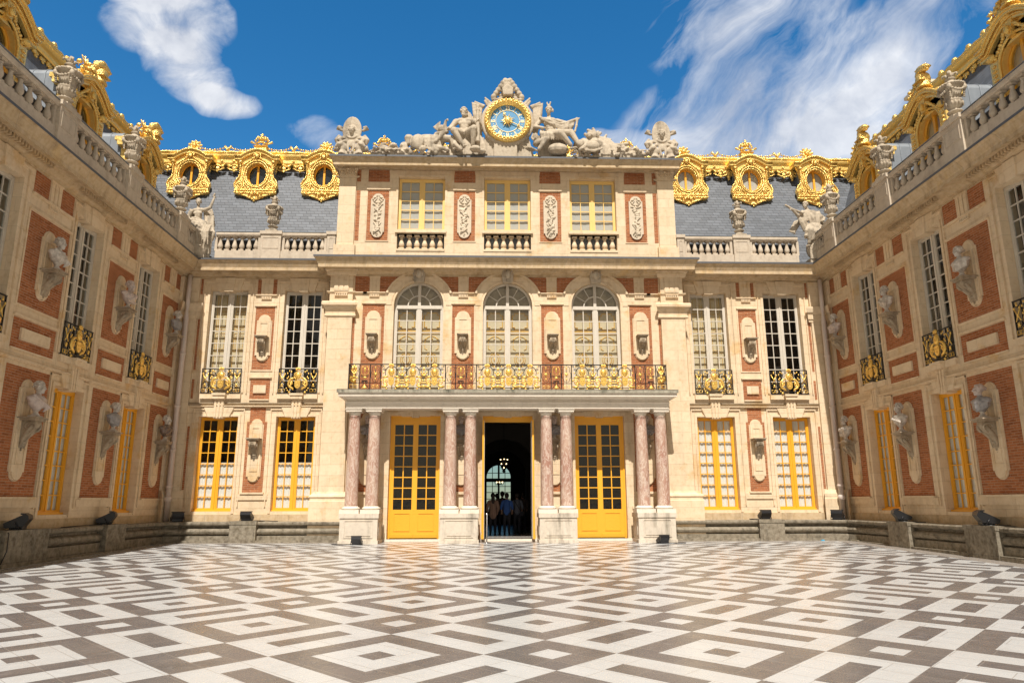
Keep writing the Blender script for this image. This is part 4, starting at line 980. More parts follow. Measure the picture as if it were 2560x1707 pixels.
    ck.quad(F(-.45, -.29, -.55), F(.45, -.29, -.55), F(.45, -.29, .55), F(-.45, -.29, .55))
    return [mesh(n, b, mt) for n, b, mt in (('dormer', g, GOLD), ('carving', o_, GOLDC), ('window_frame', fr, YELL), ('glass', gl, GLASS), ('curtain', cu, BLIND), ('cheek', ck, LEAD))]
OC = oculus(); DARKPANE = plain('dark_attic_glass', (.03, .035, .045), .15)
for x in DX:
    o = inst('dormer', OC[0], cb, (x, 30.46, 16.10))
    for n_, me in (('carving', OC[1]), ('window_frame', OC[2]), ('glass', OC[3]), ('cheek', OC[5])):
        c = bpy.data.objects.new(n_, me); C.objects.link(c); c.parent = o
    c = bpy.data.objects.new('curtain' if x > 0 else 'dark_pane', OC[4]); C.objects.link(c); c.parent = o
    if x < 0: c.material_slots[0].link = 'OBJECT'; c.material_slots[0].material = DARKPANE
# ---- interior behind the windows: dark rooms, and the vestibule seen through the open door
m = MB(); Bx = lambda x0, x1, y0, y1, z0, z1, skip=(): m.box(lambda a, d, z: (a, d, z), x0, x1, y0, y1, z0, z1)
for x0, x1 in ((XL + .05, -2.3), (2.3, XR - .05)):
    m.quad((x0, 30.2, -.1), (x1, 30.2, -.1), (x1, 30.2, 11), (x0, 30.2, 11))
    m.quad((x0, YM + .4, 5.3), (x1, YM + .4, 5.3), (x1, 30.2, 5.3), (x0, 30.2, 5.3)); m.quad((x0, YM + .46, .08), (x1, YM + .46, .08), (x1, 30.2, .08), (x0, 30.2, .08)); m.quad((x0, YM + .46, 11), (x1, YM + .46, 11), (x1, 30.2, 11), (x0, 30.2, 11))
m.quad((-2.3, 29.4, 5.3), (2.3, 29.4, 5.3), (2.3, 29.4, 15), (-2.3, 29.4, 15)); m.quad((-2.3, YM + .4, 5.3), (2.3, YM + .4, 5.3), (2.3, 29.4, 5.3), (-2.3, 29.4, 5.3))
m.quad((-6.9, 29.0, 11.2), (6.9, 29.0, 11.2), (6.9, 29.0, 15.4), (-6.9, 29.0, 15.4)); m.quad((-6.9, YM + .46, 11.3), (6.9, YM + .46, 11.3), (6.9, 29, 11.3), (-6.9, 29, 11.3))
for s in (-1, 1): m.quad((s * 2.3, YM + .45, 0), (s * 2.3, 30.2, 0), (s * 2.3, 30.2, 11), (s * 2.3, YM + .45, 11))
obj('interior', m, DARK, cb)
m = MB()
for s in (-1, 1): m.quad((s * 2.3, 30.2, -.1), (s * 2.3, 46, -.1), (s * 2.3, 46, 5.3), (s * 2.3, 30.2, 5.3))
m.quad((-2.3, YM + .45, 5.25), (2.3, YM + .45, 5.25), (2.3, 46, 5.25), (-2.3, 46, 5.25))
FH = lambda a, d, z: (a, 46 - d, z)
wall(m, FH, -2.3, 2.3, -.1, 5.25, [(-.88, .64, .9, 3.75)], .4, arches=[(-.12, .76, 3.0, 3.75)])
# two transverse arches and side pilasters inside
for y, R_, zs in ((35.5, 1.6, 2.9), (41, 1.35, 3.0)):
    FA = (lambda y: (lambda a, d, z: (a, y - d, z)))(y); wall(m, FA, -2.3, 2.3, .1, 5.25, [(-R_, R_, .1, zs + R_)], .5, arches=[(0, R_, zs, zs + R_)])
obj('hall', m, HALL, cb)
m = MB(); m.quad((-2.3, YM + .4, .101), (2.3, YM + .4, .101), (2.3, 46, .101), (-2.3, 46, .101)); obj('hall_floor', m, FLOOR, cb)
m = MB(); FW = lambda a, d, z: (a - .12, 45.9 - d, z)
m.box(FW, -.06, .06, 0, .06, .9, 3.75); m.box(FW, -.76, .76, 0, .07, 2.70, 2.92)
for a in (-.4, .4): m.box(FW, a - .02, a + .02, 0, .04, .9, 3.7)
for z in (1.25, 1.65, 2.05, 2.42, 3.25): m.box(FW, -.76, .76, 0, .04, z - .02, z + .02)
o = obj('far_window', m, DARK, cb); m = MB(); m.quad(FW(-.76, -.05, .9), FW(.76, -.05, .9), FW(.76, -.05, 3.8), FW(-.76, -.05, 3.8)); obj('glass', m, DIMGLASS, o)
m = MB(); m.box(lambda a, d, z: (a, d, z), -17, 17, 36.0, 36.2, -1, 17.5); m = MB()
for s in (-1, 1): m.quad((s * 2.35, 46, -1), (s * 17, 46, -1), (s * 17, 46, 17.8), (s * 2.35, 46, 17.8))
m.quad((-2.35, 46.4, 5.3), (2.35, 46.4, 5.3), (2.35, 46.4, 17.8), (-2.35, 46.4, 17.8)); obj('rear_wall', m, STONE, cb)
# ================================================================== WINGS
WC = [25.42, 21.45, 17.35, 13.2, 9.1]; PC = [(27.33, .70), (23.55, .84), (19.5, .93), (15.3, .93), (11.15, .93)]
def wing(side):
    F = FL if side < 0 else FR; X0 = XL if side < 0 else XR; rz = pi / 2 if side < 0 else -pi / 2; Y0 = 6.5
    w = thing('palace_wing', ('left' if side < 0 else 'right') + ' hand wing in shade, red brick panels with marble busts under a gilded slate roof', 'palace wing', (X0, 17, 0))
    m = MB(); H = [(c - .75, c + .75, 1.13, 4.78) for c in WC] + [(c - .75, c + .75, 5.62, 9.99) for c in WC]
    wall(m, F, Y0, YS + .0, -.6, 11.1, H, .5); obj('wall', m, STONE, w)
    tr = MB()
    for c in WC:
        window_surround(tr, F, c, .75)
        window(F, w, c, .74, 5.62, 9.98, 4, 9, WHIT, d=-.26, sill=False, stile=.085); window(F, w, c, .74, 1.13, 4.775, 4, 8, YELL, d=-.28, curtain=(CURT, 1.2, 4.7), stile=.085)
        win_balcony(w, (X0 - side * .06, c, 0), rz, 5.69, 1.0)
    string(tr, F, Y0, YS - .12, 5.17)
    for c, hw in PC:
        wallbay_panels(F, w, tr, c, hw, low_top=5.02, low_bot=1.62, blockw=.68)
        hp = min(.27, hw * .38)
        plaque(F, w, c, hp, 6.98, 8.95); console(F, w, c, 7.82, .21, .85, .50); plaque(F, w, c, hp, 2.05, 4.7); console(F, w, c, 3.70, .21, .95, .50)
    obj('stone_trim', tr, STONE, w); m = MB(); m.box(F, Y0, YS - .1, 0, .05, .6, 1.02); obj('base_course', m, CORN, w)
    m = MB()    # slim pilaster in the corner
    m.box(F, 28.08, 28.34, 0, .10, 1.9, 8.74); m.extr(F, [(0, 8.72), (.12, 8.72), (.16, 8.84), (.16, 9.05), (.22, 9.12), (.26, 9.28), (.26, 9.36), (0, 9.36)], 28.10, 28.34, 1, 0); m.box(F, 28.08, 28.34, 0, .12, 9.36, 10.46)
    m.extr(F, [(0, .7), (.22, .7), (.22, 1.55), (.2, 1.75), (.14, 1.9), (0, 1.9)], 28.10, 28.36, 1, 0); obj('pilaster', m, STONE, w)
    P = [(d, z - .016) for d, z in cornice_prof(11.09, .79, 10.76, .12, 10.50)]
    m = MB(); m.extr(F, P, Y0 - .3, YS, 0, -1)
    obj('cornice', m, CORN, w)
    m = MB(); m.extr(F, [(.0, 11.078), (.0, 11.092), (.802, 11.092), (.802, 11.022), (.794, 11.022), (.794, 11.078)], Y0 - .3, YS, 0, -1); obj('lead_flashing', m, FLASH, w)
    for c in WC:
        m = MB(); m.box(F, c - 1.35, c + 1.35, .28, .42, 10.66, 10.675)
        for i in range(22): a = c - 1.3 + 2.6 * i / 21; m.box(F, a - .03, a + .03, .28, .42, 10.54, 10.66)
        obj('dentils', m, CORN, w)
    # roof
    of = lambda z: -(1.0 + (z - 12) * .48)
    m = MB(); m.quad(F(Y0, of(11.4), 11.4), F(30.6, of(11.4), 11.4), F(33.5, of(17.0), 17.0), F(Y0, of(17.0), 17.0)); obj('slate_roof', m, SLATE, w)
    m = MB(); m.quad(F(Y0, .1, 11.27), F(YS, .1, 11.27), F(YS + 1, of(11.4), 11.27), F(Y0, of(11.4), 11.27)); m.quad(F(Y0, -3.5, 17.4), F(34, -3.5, 17.4), F(34, -9, 17.9), F(Y0, -9, 17.9)); obj('lead_gutter', m, LEAD, w)
    m = MB(); m.quad(F(Y0, -.1, -.6), F(Y0, -9, -.6), F(Y0, -9, 17.2), F(Y0, -3.4, 17.2), F(Y0, -1, 11.1)); m.quad(F(Y0, -9, -.6), F(34, -9, -.6), F(34, -9, 17.9), F(Y0, -9, 17.9)); m.quad(F(Y0, -.45, 11.0), F(30, -.45, 11.0), F(30, -3, 11.0), F(Y0, -3, 11.0)); obj('rear_wall', m, STONE, w)
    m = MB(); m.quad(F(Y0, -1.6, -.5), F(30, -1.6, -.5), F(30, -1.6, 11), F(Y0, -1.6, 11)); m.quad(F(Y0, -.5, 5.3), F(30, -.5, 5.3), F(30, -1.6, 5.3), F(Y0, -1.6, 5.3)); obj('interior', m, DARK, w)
    FQ = lambda a, d, z: F(a, -3.25 + d, z)
    m = MB(); m.extr(FQ, [(-.2, 16.80), (.06, 16.80), (.10, 16.86), (.10, 17.0), (.20, 17.04), (.26, 17.08), (.32, 17.14), (.30, 17.24), (.2, 17.30), (-.2, 17.30)], Y0, 31.4); obj('gilded_ridge', m, GOLD, w)
    m = MB(); n = int((31.4 - Y0) / .25)
    m.tube([FQ(Y0 + .25 * i, .28, 17.24 + .012 * (i % 2)) for i in range(n)], [.05 + .02 * (i % 2) for i in range(n)], 6)
    x = Y0 + .5
    while x < 30.9:
        for dx, z, r in ((0, 16.62, .13), (0, 16.44, .09), (-.2, 16.64, .07), (.2, 16.64, .07), (-.38, 16.58, .10), (.38, 16.58, .10), (-.38, 16.44, .05), (.38, 16.44, .05), (-.6, 16.68, .07), (.6, 16.68, .07)):
            m.ell(F(x + dx, of(z) + .04, z), (r * .7, r, r * .95), 6, 4)
        m.ell(FQ(x, .2, 17.4), (.1, .16, .12), 6, 4); x += .8
    obj('gilded_crest', m, GOLDC, w)
    return w
def wing_dormer(side):
    """big segmental-headed gilded dormer with helmet and trophies on top; origin at its foot"""
    g = MB(); c = MB(); F = FI; R = .60; zs = 13.72
    # face wall with arched opening
    wall(g, F, -1.0, 1.0, 11.3, 14.62, [(-R, R, 11.9, zs + R)], .35, arches=[(0, R, zs, zs + R)])
    for s in (-1, 1):
        g.box(F, *sorted((s * .66, s * .98)), .0, .07, 11.4, 14.0)
        for i in range(15): c.ell(F(s * .82, .09, 11.75 + .15 * i), (.09, .035, .05), 6, 4)
        for i in range(16): c.ell(F(s * 1.02, -.1, 11.7 + .15 * i), (.04, .08, .06), 6, 4)
        c.ell(F(s * .84, .10, 14.14), (.16, .12, .13), 8, 5); c.tube([F(s * a, .10, z) for a, z in scroll((.88, 14.15), .11, 1.3, 1, 0)], .03, 5)
        swag(c, F, s * .12, 14.62, s * .72, 14.05, -.02, 9, .05, .07)
    # cornice following the arch, with ears
    arc = [(-1.24, 14.42), (-.98, 14.42)] + [(-.98 + 1.96 * i / 16, 14.44 + .52 * sin(pi * i / 16)) for i in range(1, 16)] + [(.98, 14.42), (1.24, 14.42)]
    for (a, z), (b, y) in zip(arc, arc[1:]): g.prism(F, [(a, z - .02), (b, y - .02), (b, y + .13), (a, z + .13)], -.5, .26); g.prism(F, [(a, z - .2), (b, y - .2), (b, y - .02), (a, z - .02)], -.4, .12)
    for dd, dz, r in ((.27, .10, .05), (.22, -.0, .045), (.14, -.08, .04)): c.tube([F(a, dd, z + dz) for a, z in arc], r, 5)
    g.prism(F, [(a, z - .2) for a, z in arc[1:-1]] + [(.98, 14.2), (-.98, 14.2)], -.35, .0)
    arc2 = [((R + .07) * cos(pi * i / 20), zs + (R + .07) * sin(pi * i / 20)) for i in range(21)]
    for dd, r in ((.04, .05),): c.tube([F(a, dd, z) for a, z in [(R + .07, 11.8)] + arc2 + [(-R - .07, 11.8)]], r, 6)
    c.prism(F, [(-.10, zs + R - .02), (.10, zs + R - .02), (.17, 14.78), (-.17, 14.78)], 0, .16); c.ell(F(0, .2, 14.5), (.09, .08, .14), 8, 6)
    for i in range(8): c.ell(F(.28 * cos(pi * i / 7), .1, 14.5 + .14 * sin(pi * i / 7)), .06, 6, 4)
    # crest: plumed helmet and a trophy of leaves and shields
    P = Vector((0, 0, 0)); k = .24
    c.ell(F(k, .16, 15.42), (.24, .24, .24), 12, 8); c.lathe(F(k, .16, 15.08), [(.25, 0), (.24, .06), (.19, .12), (.22, .2)], 12); c.box(F, k - .22, k + .22, .2, .42, 15.30, 15.34)
    c.tube([F(k - .26, .1, 15.46), F(k - .22, .14, 15.66), F(k, .18, 15.78), F(k + .24, .2, 15.72), F(k + .36, .2, 15.58)], [.06, .13, .16, .14, .05], 8)
    for i in range(6): c.ell(F(k - .1 + .09 * i, .2, 15.80 - .02 * i), (.09, .15, .07), 6, 4)
    rnd = random.Random(3)
    for i in range(26):
        a = rnd.uniform(-.72, .15); z = 15.02 + rnd.uniform(0, .46) * (1 - abs(a + .35) * .8); c.ell(F(a, rnd.uniform(-.05, .25), z), (rnd.uniform(.06, .13), rnd.uniform(.05, .1), rnd.uniform(.05, .12)), 7, 5)
    for i in range(6): c.tube([F(-.3, .1, 15.1), F(-.75 + .16 * i, .1, 15.50 + .07 * sin(i))], [.05, .02], 5)
    c.ell(F(-.25, .05, 14.98), (.5, .2, .12), 10, 6)
    for s in (-1, 1): c.ell(F(s * .72, .05, 14.72), (.18, .12, .10), 8, 5)
    # lead-clad cheeks and barrel roof running back into the slates
    k_ = MB(); arcb = [(-.98, 11.3)] + [(.98 * cos(pi - pi * i / 12), 14.66 + .40 * sin(pi * i / 12)) for i in range(13)] + [(.98, 11.3)]
    k_.prism(F, arcb, -2.2, -.36, sm=False)
    for d_ in (-.8, -1.2, -1.6): k_.tube([F(a * 1.01, d_, z + .005) for a, z in arcb], .018, 4)
    fr = MB(); d = -.22
    for s in (-1, 1): fr.box(F, *sorted((s * R, s * (R - .07))), d - .04, d + .04, 11.9, zs)
    fr.tube([F((R - .03) * cos(pi * i / 20), d, zs + (R - .03) * sin(pi * i / 20)) for i in range(21)], .05, 6); fr.box(F, -.055, .055, d - .04, d + .05, 11.9, zs + R - .04)
    for z in (12.7, 13.55): fr.box(F, -R + .07, R - .07, d - .025, d + .03, z - .025, z + .025)
    gl = MB(); pts = [(-R, 11.9), (R, 11.9)] + [(R * cos(pi * i / 16), zs + R * sin(pi * i / 16)) for i in range(17)]; gl.quad(*[F(a, d - .01, z) for a, z in pts])
    bk = MB(); bk.quad(*[F(a, -.345, z) for a, z in pts])
    return [mesh(n, b, mt) for n, b, mt in (('dormer', g, GOLD), ('carving', c, GOLDC), ('lead_cheek', k_, LEAD), ('window_frame', fr, YELL), ('glass', gl, GLASS), ('curtain', bk, SHUT if side > 0 else DARKPANE))]
WL = wing(-1); WR = wing(1)
for side, w, X in ((-1, WL, XL - .68), (1, WR, XR + .68)):
    D = wing_dormer(side)
    for c in WC:
        o = inst('dormer', D[0], w, (X, c, 0), pi / 2 if side < 0 else -pi / 2)
        for nm, me in zip(('carving', 'lead_cheek', 'window_frame', 'glass', 'curtain'), D[1:]):
            q = bpy.data.objects.new(nm, me); C.objects.link(q); q.parent = o
            if nm == 'carving' and side < 0: pass
m = MB(); Fw = lambda a, d, z: (a, d, z)     # stone chimney stack behind the right-hand roof
m.box(Fw, 20.4, 22.2, 30.3, 31.4, 15, 20.85); m.box(Fw, 20.25, 22.4, 30.15, 31.6, 20.85, 21.1); m.box(Fw, 20.1, 22.5, 30.0, 31.7, 21.1, 21.25)
obj('chimney', m, STONE, WR)

# ================================================================== BALUSTRADES
def balustrade(F, label, spans, piers, d=.34, loc=(0, 0, 0), lining=True):
    """spans: [(a0,a1,n)], piers: [(a0,a1)]"""
    b = thing('balustrade', label, 'balustrade', loc)
    A0 = min([s[0] for s in spans] + [p[0] for p in piers]); A1 = max([s[1] for s in spans] + [p[1] for p in piers])
    m = MB(); m.box(F, A0, A1, d - .14, d + .14, 11.095, 11.50); obj('plinth', m, GREY, b)
    m = MB(); m.extr(F, [(d - .15, 12.13), (d + .14, 12.13), (d + .17, 12.18), (d + .17, 12.27), (d + .13, 12.30), (d - .15, 12.30)], A0, A1); obj('handrail', m, GREY, b)
    m = MB(); m.box(F, A0, A1, d - .16, d + .18, 12.302, 12.315); obj('lead_capping', m, LEAD, b)
    for a0, a1 in piers:
        m = MB(); m.box(F, a0, a1, d - .2, d + .20, 11.096, 12.20); frame(m, F, a0 + .1, a1 - .1, 11.6, 12.05, .015, d + .20, d + .215); m.box(F, a0 - .04, a1 + .04, d - .24, d + .25, 12.20, 12.335); obj('pedestal', m, GREY, b)
    for a0, a1, n in spans:
        for i in range(n): p = F(a0 + (a1 - a0) * (i + .5) / n, d, 11.50); inst('baluster', BAL, b, p)
        m = MB()
        for a in (a0, a1): m.box(F, a - .05, a + .05, d - .10, d + .10, 11.5, 12.13)
        objsplit('half_baluster', m, GREY, b)
    if lining: m = MB(); m.box(F, A0, A1, d - .34, d - .31, 11.09, 12.14); obj('lead_lining', m, DLEAD, b)
    return b
DLEAD = plain('dark_lead', (.055, .058, .065), .6)
FS0 = FS
balustrade(FS, 'stone balustrade left of the clock front with one urn in the middle', [(-11.95, -10.2, 6), (-9.22, -7.5, 6)], [(-10.12, -9.30), (-7.42, -7.08)], .42, (-9.7, 28, 11))
balustrade(FS, 'stone balustrade right of the clock front with one urn in the middle', [(7.45, 9.38, 7), (10.22, 12.2, 7)], [(9.46, 10.14), (7.08, 7.38)], .42, (9.8, 28, 11))
UY = [26.3, 22.4, 18.55, 14.5, 10.4]
for side, F, X in ((-1, FL, XL + .5), (1, FR, XR - .5)):
    piers = [(y - .42, y + .42) for y in UY] + [(6.3, 6.6)]
    ys = sorted(UY); spans = [(6.65, ys[0] - .48, 8)] + [(a + .48, b - .48, 8) for a, b in zip(ys, ys[1:])] + [(ys[-1] + .48, 27.55, 3)]
    balustrade(F, 'long stone balustrade with several urns along the %s hand wing roof' % ('left' if side < 0 else 'right'), spans, piers, .5, (X, 17, 11))

# ================================================================== PORTICO
pt = thing('portico', 'cream stone balcony porch on eight pink marble columns in front of three yellow doors', 'portico', (0, 27, 0))
shaft = MB(); shaft.lathe((0, 0, 0), [(.245, 0), (.235, .05), (.236, .8), (.232, 1.5), (.222, 2.3), (.205, 3.15), (.200, 3.26), (.215, 3.27), (.215, 3.30)], 24)
SH = mesh('shaft', shaft, PINK)
bs = MB(); bs.box(Fw, -.35, .35, -.35, .35, 1.06, 1.20); bs.lathe((0, 0, 1.20), [(.31, 0), (.34, .03), (.33, .07), (.27, .09), (.25, .12)], 20); BSM = mesh('base', bs, PALE)
cp_ = MB(); cp_.lathe((0, 0, 4.62), [(.20, 0), (.21, .03), (.21, .08), (.27, .15)], 20); cp_.box(Fw, -.29, .29, -.29, .29, 4.765, 4.84); cp_.box(Fw, -.31, .31, -.31, .31, 4.84, 4.882); CPM = mesh('capital', cp_, PALE)
for k in (-1.5, -.5, .5, 1.5):
    for s in (-1, 1):
        x = k * SC + s * .372; y = 26.95
        o = inst('column', SH, pt, (x, y, 1.31)); 
        for n_, me in (('base', BSM), ('capital', CPM)):
            q = bpy.data.objects.new(n_, me); C.objects.link(q); q.parent = o; q.location = (0, 0, -1.31)
    m = MB(); c = k * SC; FP = lambda a, d, z: (a, 26.56 - d, z)
    m.box(FP, c - .68, c + .68, -1.0, -.0, -.05, .90); m.box(FP, c - .715, c + .715, -1.05, .035, .90, 1.06); m.box(FP, c - .715, c + .715, -1.05, .035, -.06, .12)
    frame(m, FP, c - .49, c + .49, .24, .80, .03, 0, .02); m.box(FP, c - .44, c + .44, 0, .02, .28, .76)
    for s in (-1, 1): m.box(lambda a, d, z: (c + s * (.68 + d), a, z), 26.75, 27.4, 0, .02, .28, .76)
    m.box(Fw, c - .62, c + .62, 27.5, 27.94, -.05, 1.0)
    obj('pedestal', m, mat_stone('stained_pedestal_stone', (.64, .56, .46), (.60, .52, .42), (.45, .38, .30), (.45, .36, .25), 3, 3, grime=1.0, dark=(.16, .135, .10)) if k == -1.5 else bpy.data.materials['stained_pedestal_stone'], pt)
m = MB(); FE = lambda a, d, z: (a, 26.62 - d, z)
prof = [(-1.3, 4.884), (0, 4.884), (0, 4.97), (.02, 4.97), (.02, 5.08), (.05, 5.10), (.05, 5.12), (.0, 5.13), (.0, 5.215), (.10, 5.215), (.10, 5.26), (.14, 5.28), (.27, 5.30), (.27, 5.42), (.30, 5.44), (.31, 5.50), (.31, 5.535), (-1.3, 5.535)]
m.extr(FE, [(max(d, -.6), z) for d, z in prof], -6.06, 6.06, 1, 1)
m.box(Fw, -5.99, 5.99, 27.1, 27.945, 5.22, 5.53)
for s in (-1, 1): m.extr((lambda s: (lambda a, d, z: (s * (6.058 + d), a, z + .001)))(s), [(-.6, z) if d < -1 else (d, z) for d, z in prof], 26.65, 27.94, 1, 0)
for k in (-1.5, -.5, .5, 1.5): m.box(Fw, k * SC - .5, k * SC + .5, 27.2, 27.9, 4.884, 5.22)
obj('entablature', m, PALE, pt)
m = MB()
for i in range(110): a = -6.08 + 12.16 * i / 109; m.box(FE, a - .028, a + .028, .0, .085, 5.225, 5.285)
obj('dentils', m, PALE, pt)
m = MB(); m.box(Fw, -6.37, 6.37, 26.29, 27.94, 5.536, 5.556); m.box(FE, -6.38, 6.38, .31, .33, 5.43, 5.55); obj('mossy_edge', m, mat_stone('mossy_stone', (.34, .31, .24), (.28, .26, .2), (.12, .12, .08), (.12, .13, .06), 1.1, 9, grime=1.0, dark=(.03, .035, .02)), pt)
# ---- the long balcony railing
ir = MB(); g = MB(); FB = lambda a, d, z: (a, 26.56 - d, z); zb = 5.56; zt = 6.55
ir.box(FB, -6.03, 6.03, -.025, .03, zt - .03, zt); 
posts = [-6.01, -5.61, -5.21, -4.82, -2.39, -2.0, -1.61, -1.22]; posts += [-p for p in reversed(posts)]
for p in posts: ir.box(FB, p - .016, p + .016, -.016, .016, zb, zt - .03)
for s in (-1, 1):
    Fs = (lambda s: (lambda a, d, z: (s * (6.01 + d), a, z)))(s); ir.box(Fs, 26.56, 27.94, -.02, .03, zt - .03, zt); ir.box(Fs, 26.56, 27.94, -.015, .015, zb + .02, zb + .05)
    for i in range(1, 8): ir.box(Fs, 26.56 + 1.38 * i / 8 - .01, 26.56 + 1.38 * i / 8 + .01, -.01, .01, zb, zt - .03); g.ell(Fs(26.56 + 1.38 * i / 8, 0, zb + .5), (.05, .07, .12), 6, 4)
def narrow(a0, a1, kind):
    c = (a0 + a1) / 2; w = (a1 - a0) / 2
    g.tube([FB(c, .0, zb + .04), FB(c, .0, zb + .94)], .007, 4); ir.box(FB, a0, a1, -.012, .012, zb + .005, zb + .03); ir.box(FB, a0, a1, -.01, .01, zb + .25, zb + .27)
    if kind == 0:     # trophy of crossed torches
        for s in (-1, 1):
            g.tube([FB(c - s * .11, .03, zb + .75), FB(c + s * .10, .03, zb + .42)], [.028, .014], 5); g.ell(FB(c + s * .06, .03, zb + .82), (.05, .03, .09), 6, 4); g.tube([FB(c + s * a, .02, zb + z) for a, z in scroll((.05, .42), .09, 1, 1, 0)], .02, 5)
            g.tube([FB(c + s * .09 + a, .02, zb + .14 + z) for a, z in ((-.07, -.06), (.07, -.06), (.07, .06), (-.07, .06), (-.07, -.06))], .012, 4)
        for z in (.34, .5, .6, .7, .9): g.ell(FB(c, .04, zb + z), (.05, .035, .05), 6, 4)
        for s in (-1, 1): ir.tube([FB(c + s * a, 0, zb + z) for a, z in ((.14, .30), (.17, .5), (.13, .62), (.17, .8), (.12, .92))], .012, 4)
    elif kind == 1:   # urn and lyre scrolls
        for s in (-1, 1):
            g.tube([FB(c + s * a, .01, zb + z) for a, z in ((.02, .55), (.12, .60), (.15, .72), (.12, .86), (.04, .90))], .013, 4); ir.tube([FB(c + s * a, 0, zb + z) for a, z in scroll((.10, .52), .055, 1.2, 1, 0)], .012, 4)
            ir.tube([FB(c + s * a, 0, zb + z) for a, z in ((.13, .30), (.04, .22), (.10, .14), (.16, .05))], .014, 4); ir.tube([FB(c + s * a, 0, zb + z) for a, z in scroll((.07, .30), .05, 1, 1, 1)], .016, 4)
        g.ell(FB(c, .02, zb + .76), (.035, .03, .10), 6, 4); g.ell(FB(c, .03, zb + .47), (.10, .03, .03), 7, 4); g.ell(FB(c, .03, zb + .09), (.11, .04, .05), 7, 4); g.ell(FB(c, .03, zb + .15), (.05, .03, .05), 7, 4)
        ir.box(FB, c - .11, c + .11, -.02, .02, zb + .32, zb + .36)
    else:             # starred baluster
        ir.tube([FB(c, 0, zb + .25), FB(c, 0, zt - .03)], .012, 4); g.ell(FB(c, .01, zb + .60), (.05, .03, .05), 6, 4); g.ell(FB(c, .01, zb + .84), (.022, .02, .07), 6, 4); g.ell(FB(c, .01, zb + .42), (.03, .02, .05), 6, 4)
        for i in range(4):
            t = pi / 8 + i * pi / 4; g.tube([FB(c - .12 * cos(t), .01, zb + .60 - .12 * sin(t)), FB(c + .12 * cos(t), .01, zb + .60 + .12 * sin(t))], .010, 4)
        for s in (-1, 1):
            ir.tube([FB(c + s * a, 0, zb + z) for a, z in ((.05, .92), (.13, .86), (.13, .70), (.17, .64), (.17, .48), (.12, .44), (.10, .34), (.03, .3))], .011, 4)
            g.tube([FB(c + s * .08 + a, .01, zb + .13 + z) for a, z in scroll((0, 0), .045, 1, 1, 0, k=1)], .012, 4)
def wide(a0, a1):
    c0 = (a0 + a1) / 2; step = .81
    for j in (-1, 0, 1):
        c = c0 + j * step; F2 = (lambda a, d, z: FB(a, d, z)); gilt_mask(g, F2, c, zb + .02, .98, .05)
        ir.box(FB, c - .34, c + .34, -.02, .02, zb + .075, zb + .10)
        for s in (-1, 1):
            g.tube([FB(c + s * a, .03, zb + z) for a, z in ((.11, .50), (.22, .50), (.33, .46))], [.03, .04, .03], 6); g.tube([FB(c + s * a, .03, zb + z) for a, z in scroll((.24, .30), .115, 1.5, 1, .8, n=20)], .024, 5)
            g.tube([FB(c + s * a, .03, zb + z) for a, z in ((.13, .2), (.24, .12), (.38, .13))], [.03, .045, .03], 6); g.ell(FB(c + s * .17, .03, zb + .04), .042, 8, 6); g.ell(FB(c + s * .36, .04, zb + .36), (.035, .03, .05), 6, 4)
            ir.tube([FB(c + s * a, 0, zb + z) for a, z in ((.04, .86), (.12, .88), (.20, .80), (.24, .68), (.22, .55))], [.02, .018, .016, .014, .012], 5); ir.tube([FB(c + s * a, 0, zb + z) for a, z in scroll((.27, .78), .055, 1.2, 1, 0)], .012, 4); ir.tube([FB(c + s * a, 0, zb + z) for a, z in scroll((.34, .90), .05, 1.1, 1, 0)], .011, 4)
            g.ell(FB(c + s * .30, .02, zb + .66), (.03, .02, .04), 5, 4); g.ell(FB(c + s * .27, .02, zb + .90), (.025, .02, .03), 5, 4)
        if j < 1:
            q = c + step / 2; g.ell(FB(q, .03, zb + .56), (.09, .03, .035), 7, 4); g.ell(FB(q, .03, zb + .64), (.03, .03, .06), 6, 4); g.ell(FB(q, .03, zb + .14), (.06, .04, .05), 7, 4); ir.box(FB, q - .08, q + .08, -.02, .02, zb + .42, zb + .45); g.ell(FB(q, .02, zb + .80), (.05, .02, .07), 6, 4)
            for s in (-1, 1): g.ell(FB(q + s * .06, .03, zb + .6), (.04, .02, .03), 5, 4)
GS = [g]
for i, (a, b) in enumerate(zip(posts, posts[1:])):
    g = MB(); GS.append(g)
    if b - a > 1: wide(a, b)
    else: narrow(a, b, {0: 0, 1: 1, 2: 2, 4: 2, 5: 1, 6: 2, 8: 2, 9: 1, 10: 2, 12: 2, 13: 1, 14: 0}.get(i, 1))
o = obj('balcony_railing', ir, IRON, pt)
for g in GS: obj('gilding', g, GILT, o)

# ================================================================== LOW TERRACE WALLS
def lowwall(label, F, a0, a1, piers, f, loc, dd=.45, m0=0, m1=0):
    w = thing('terrace_wall', label, 'low wall', loc); prof = [(0, -.7), (dd + .14, -.7), (dd + .14, f), (dd, f), (dd, .25), (dd - .12, .27), (dd - .12, .29), (dd - .02, .31), (dd + .03, .36), (dd + .05, .42), (dd + .02, .48), (dd - .05, .52), (dd - .13, .54), (dd - .14, .60), (dd - .02, .62), (dd + .06, .66), (dd + .07, .72), (dd + .04, .76), (0, .76)]
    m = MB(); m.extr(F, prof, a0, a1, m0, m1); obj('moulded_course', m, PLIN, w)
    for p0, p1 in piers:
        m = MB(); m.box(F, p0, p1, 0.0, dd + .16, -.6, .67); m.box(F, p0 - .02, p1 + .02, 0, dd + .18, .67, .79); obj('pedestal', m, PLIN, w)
    return w
lowwall('grimy low moulded stone wall in shade along the foot of the left hand wing', FL, 6.5, 26.9, [(23.4, 24.6), (18.6, 20.4), (14.2, 15.4), (10, 11.2)], -.02, (-13, 17, 0))
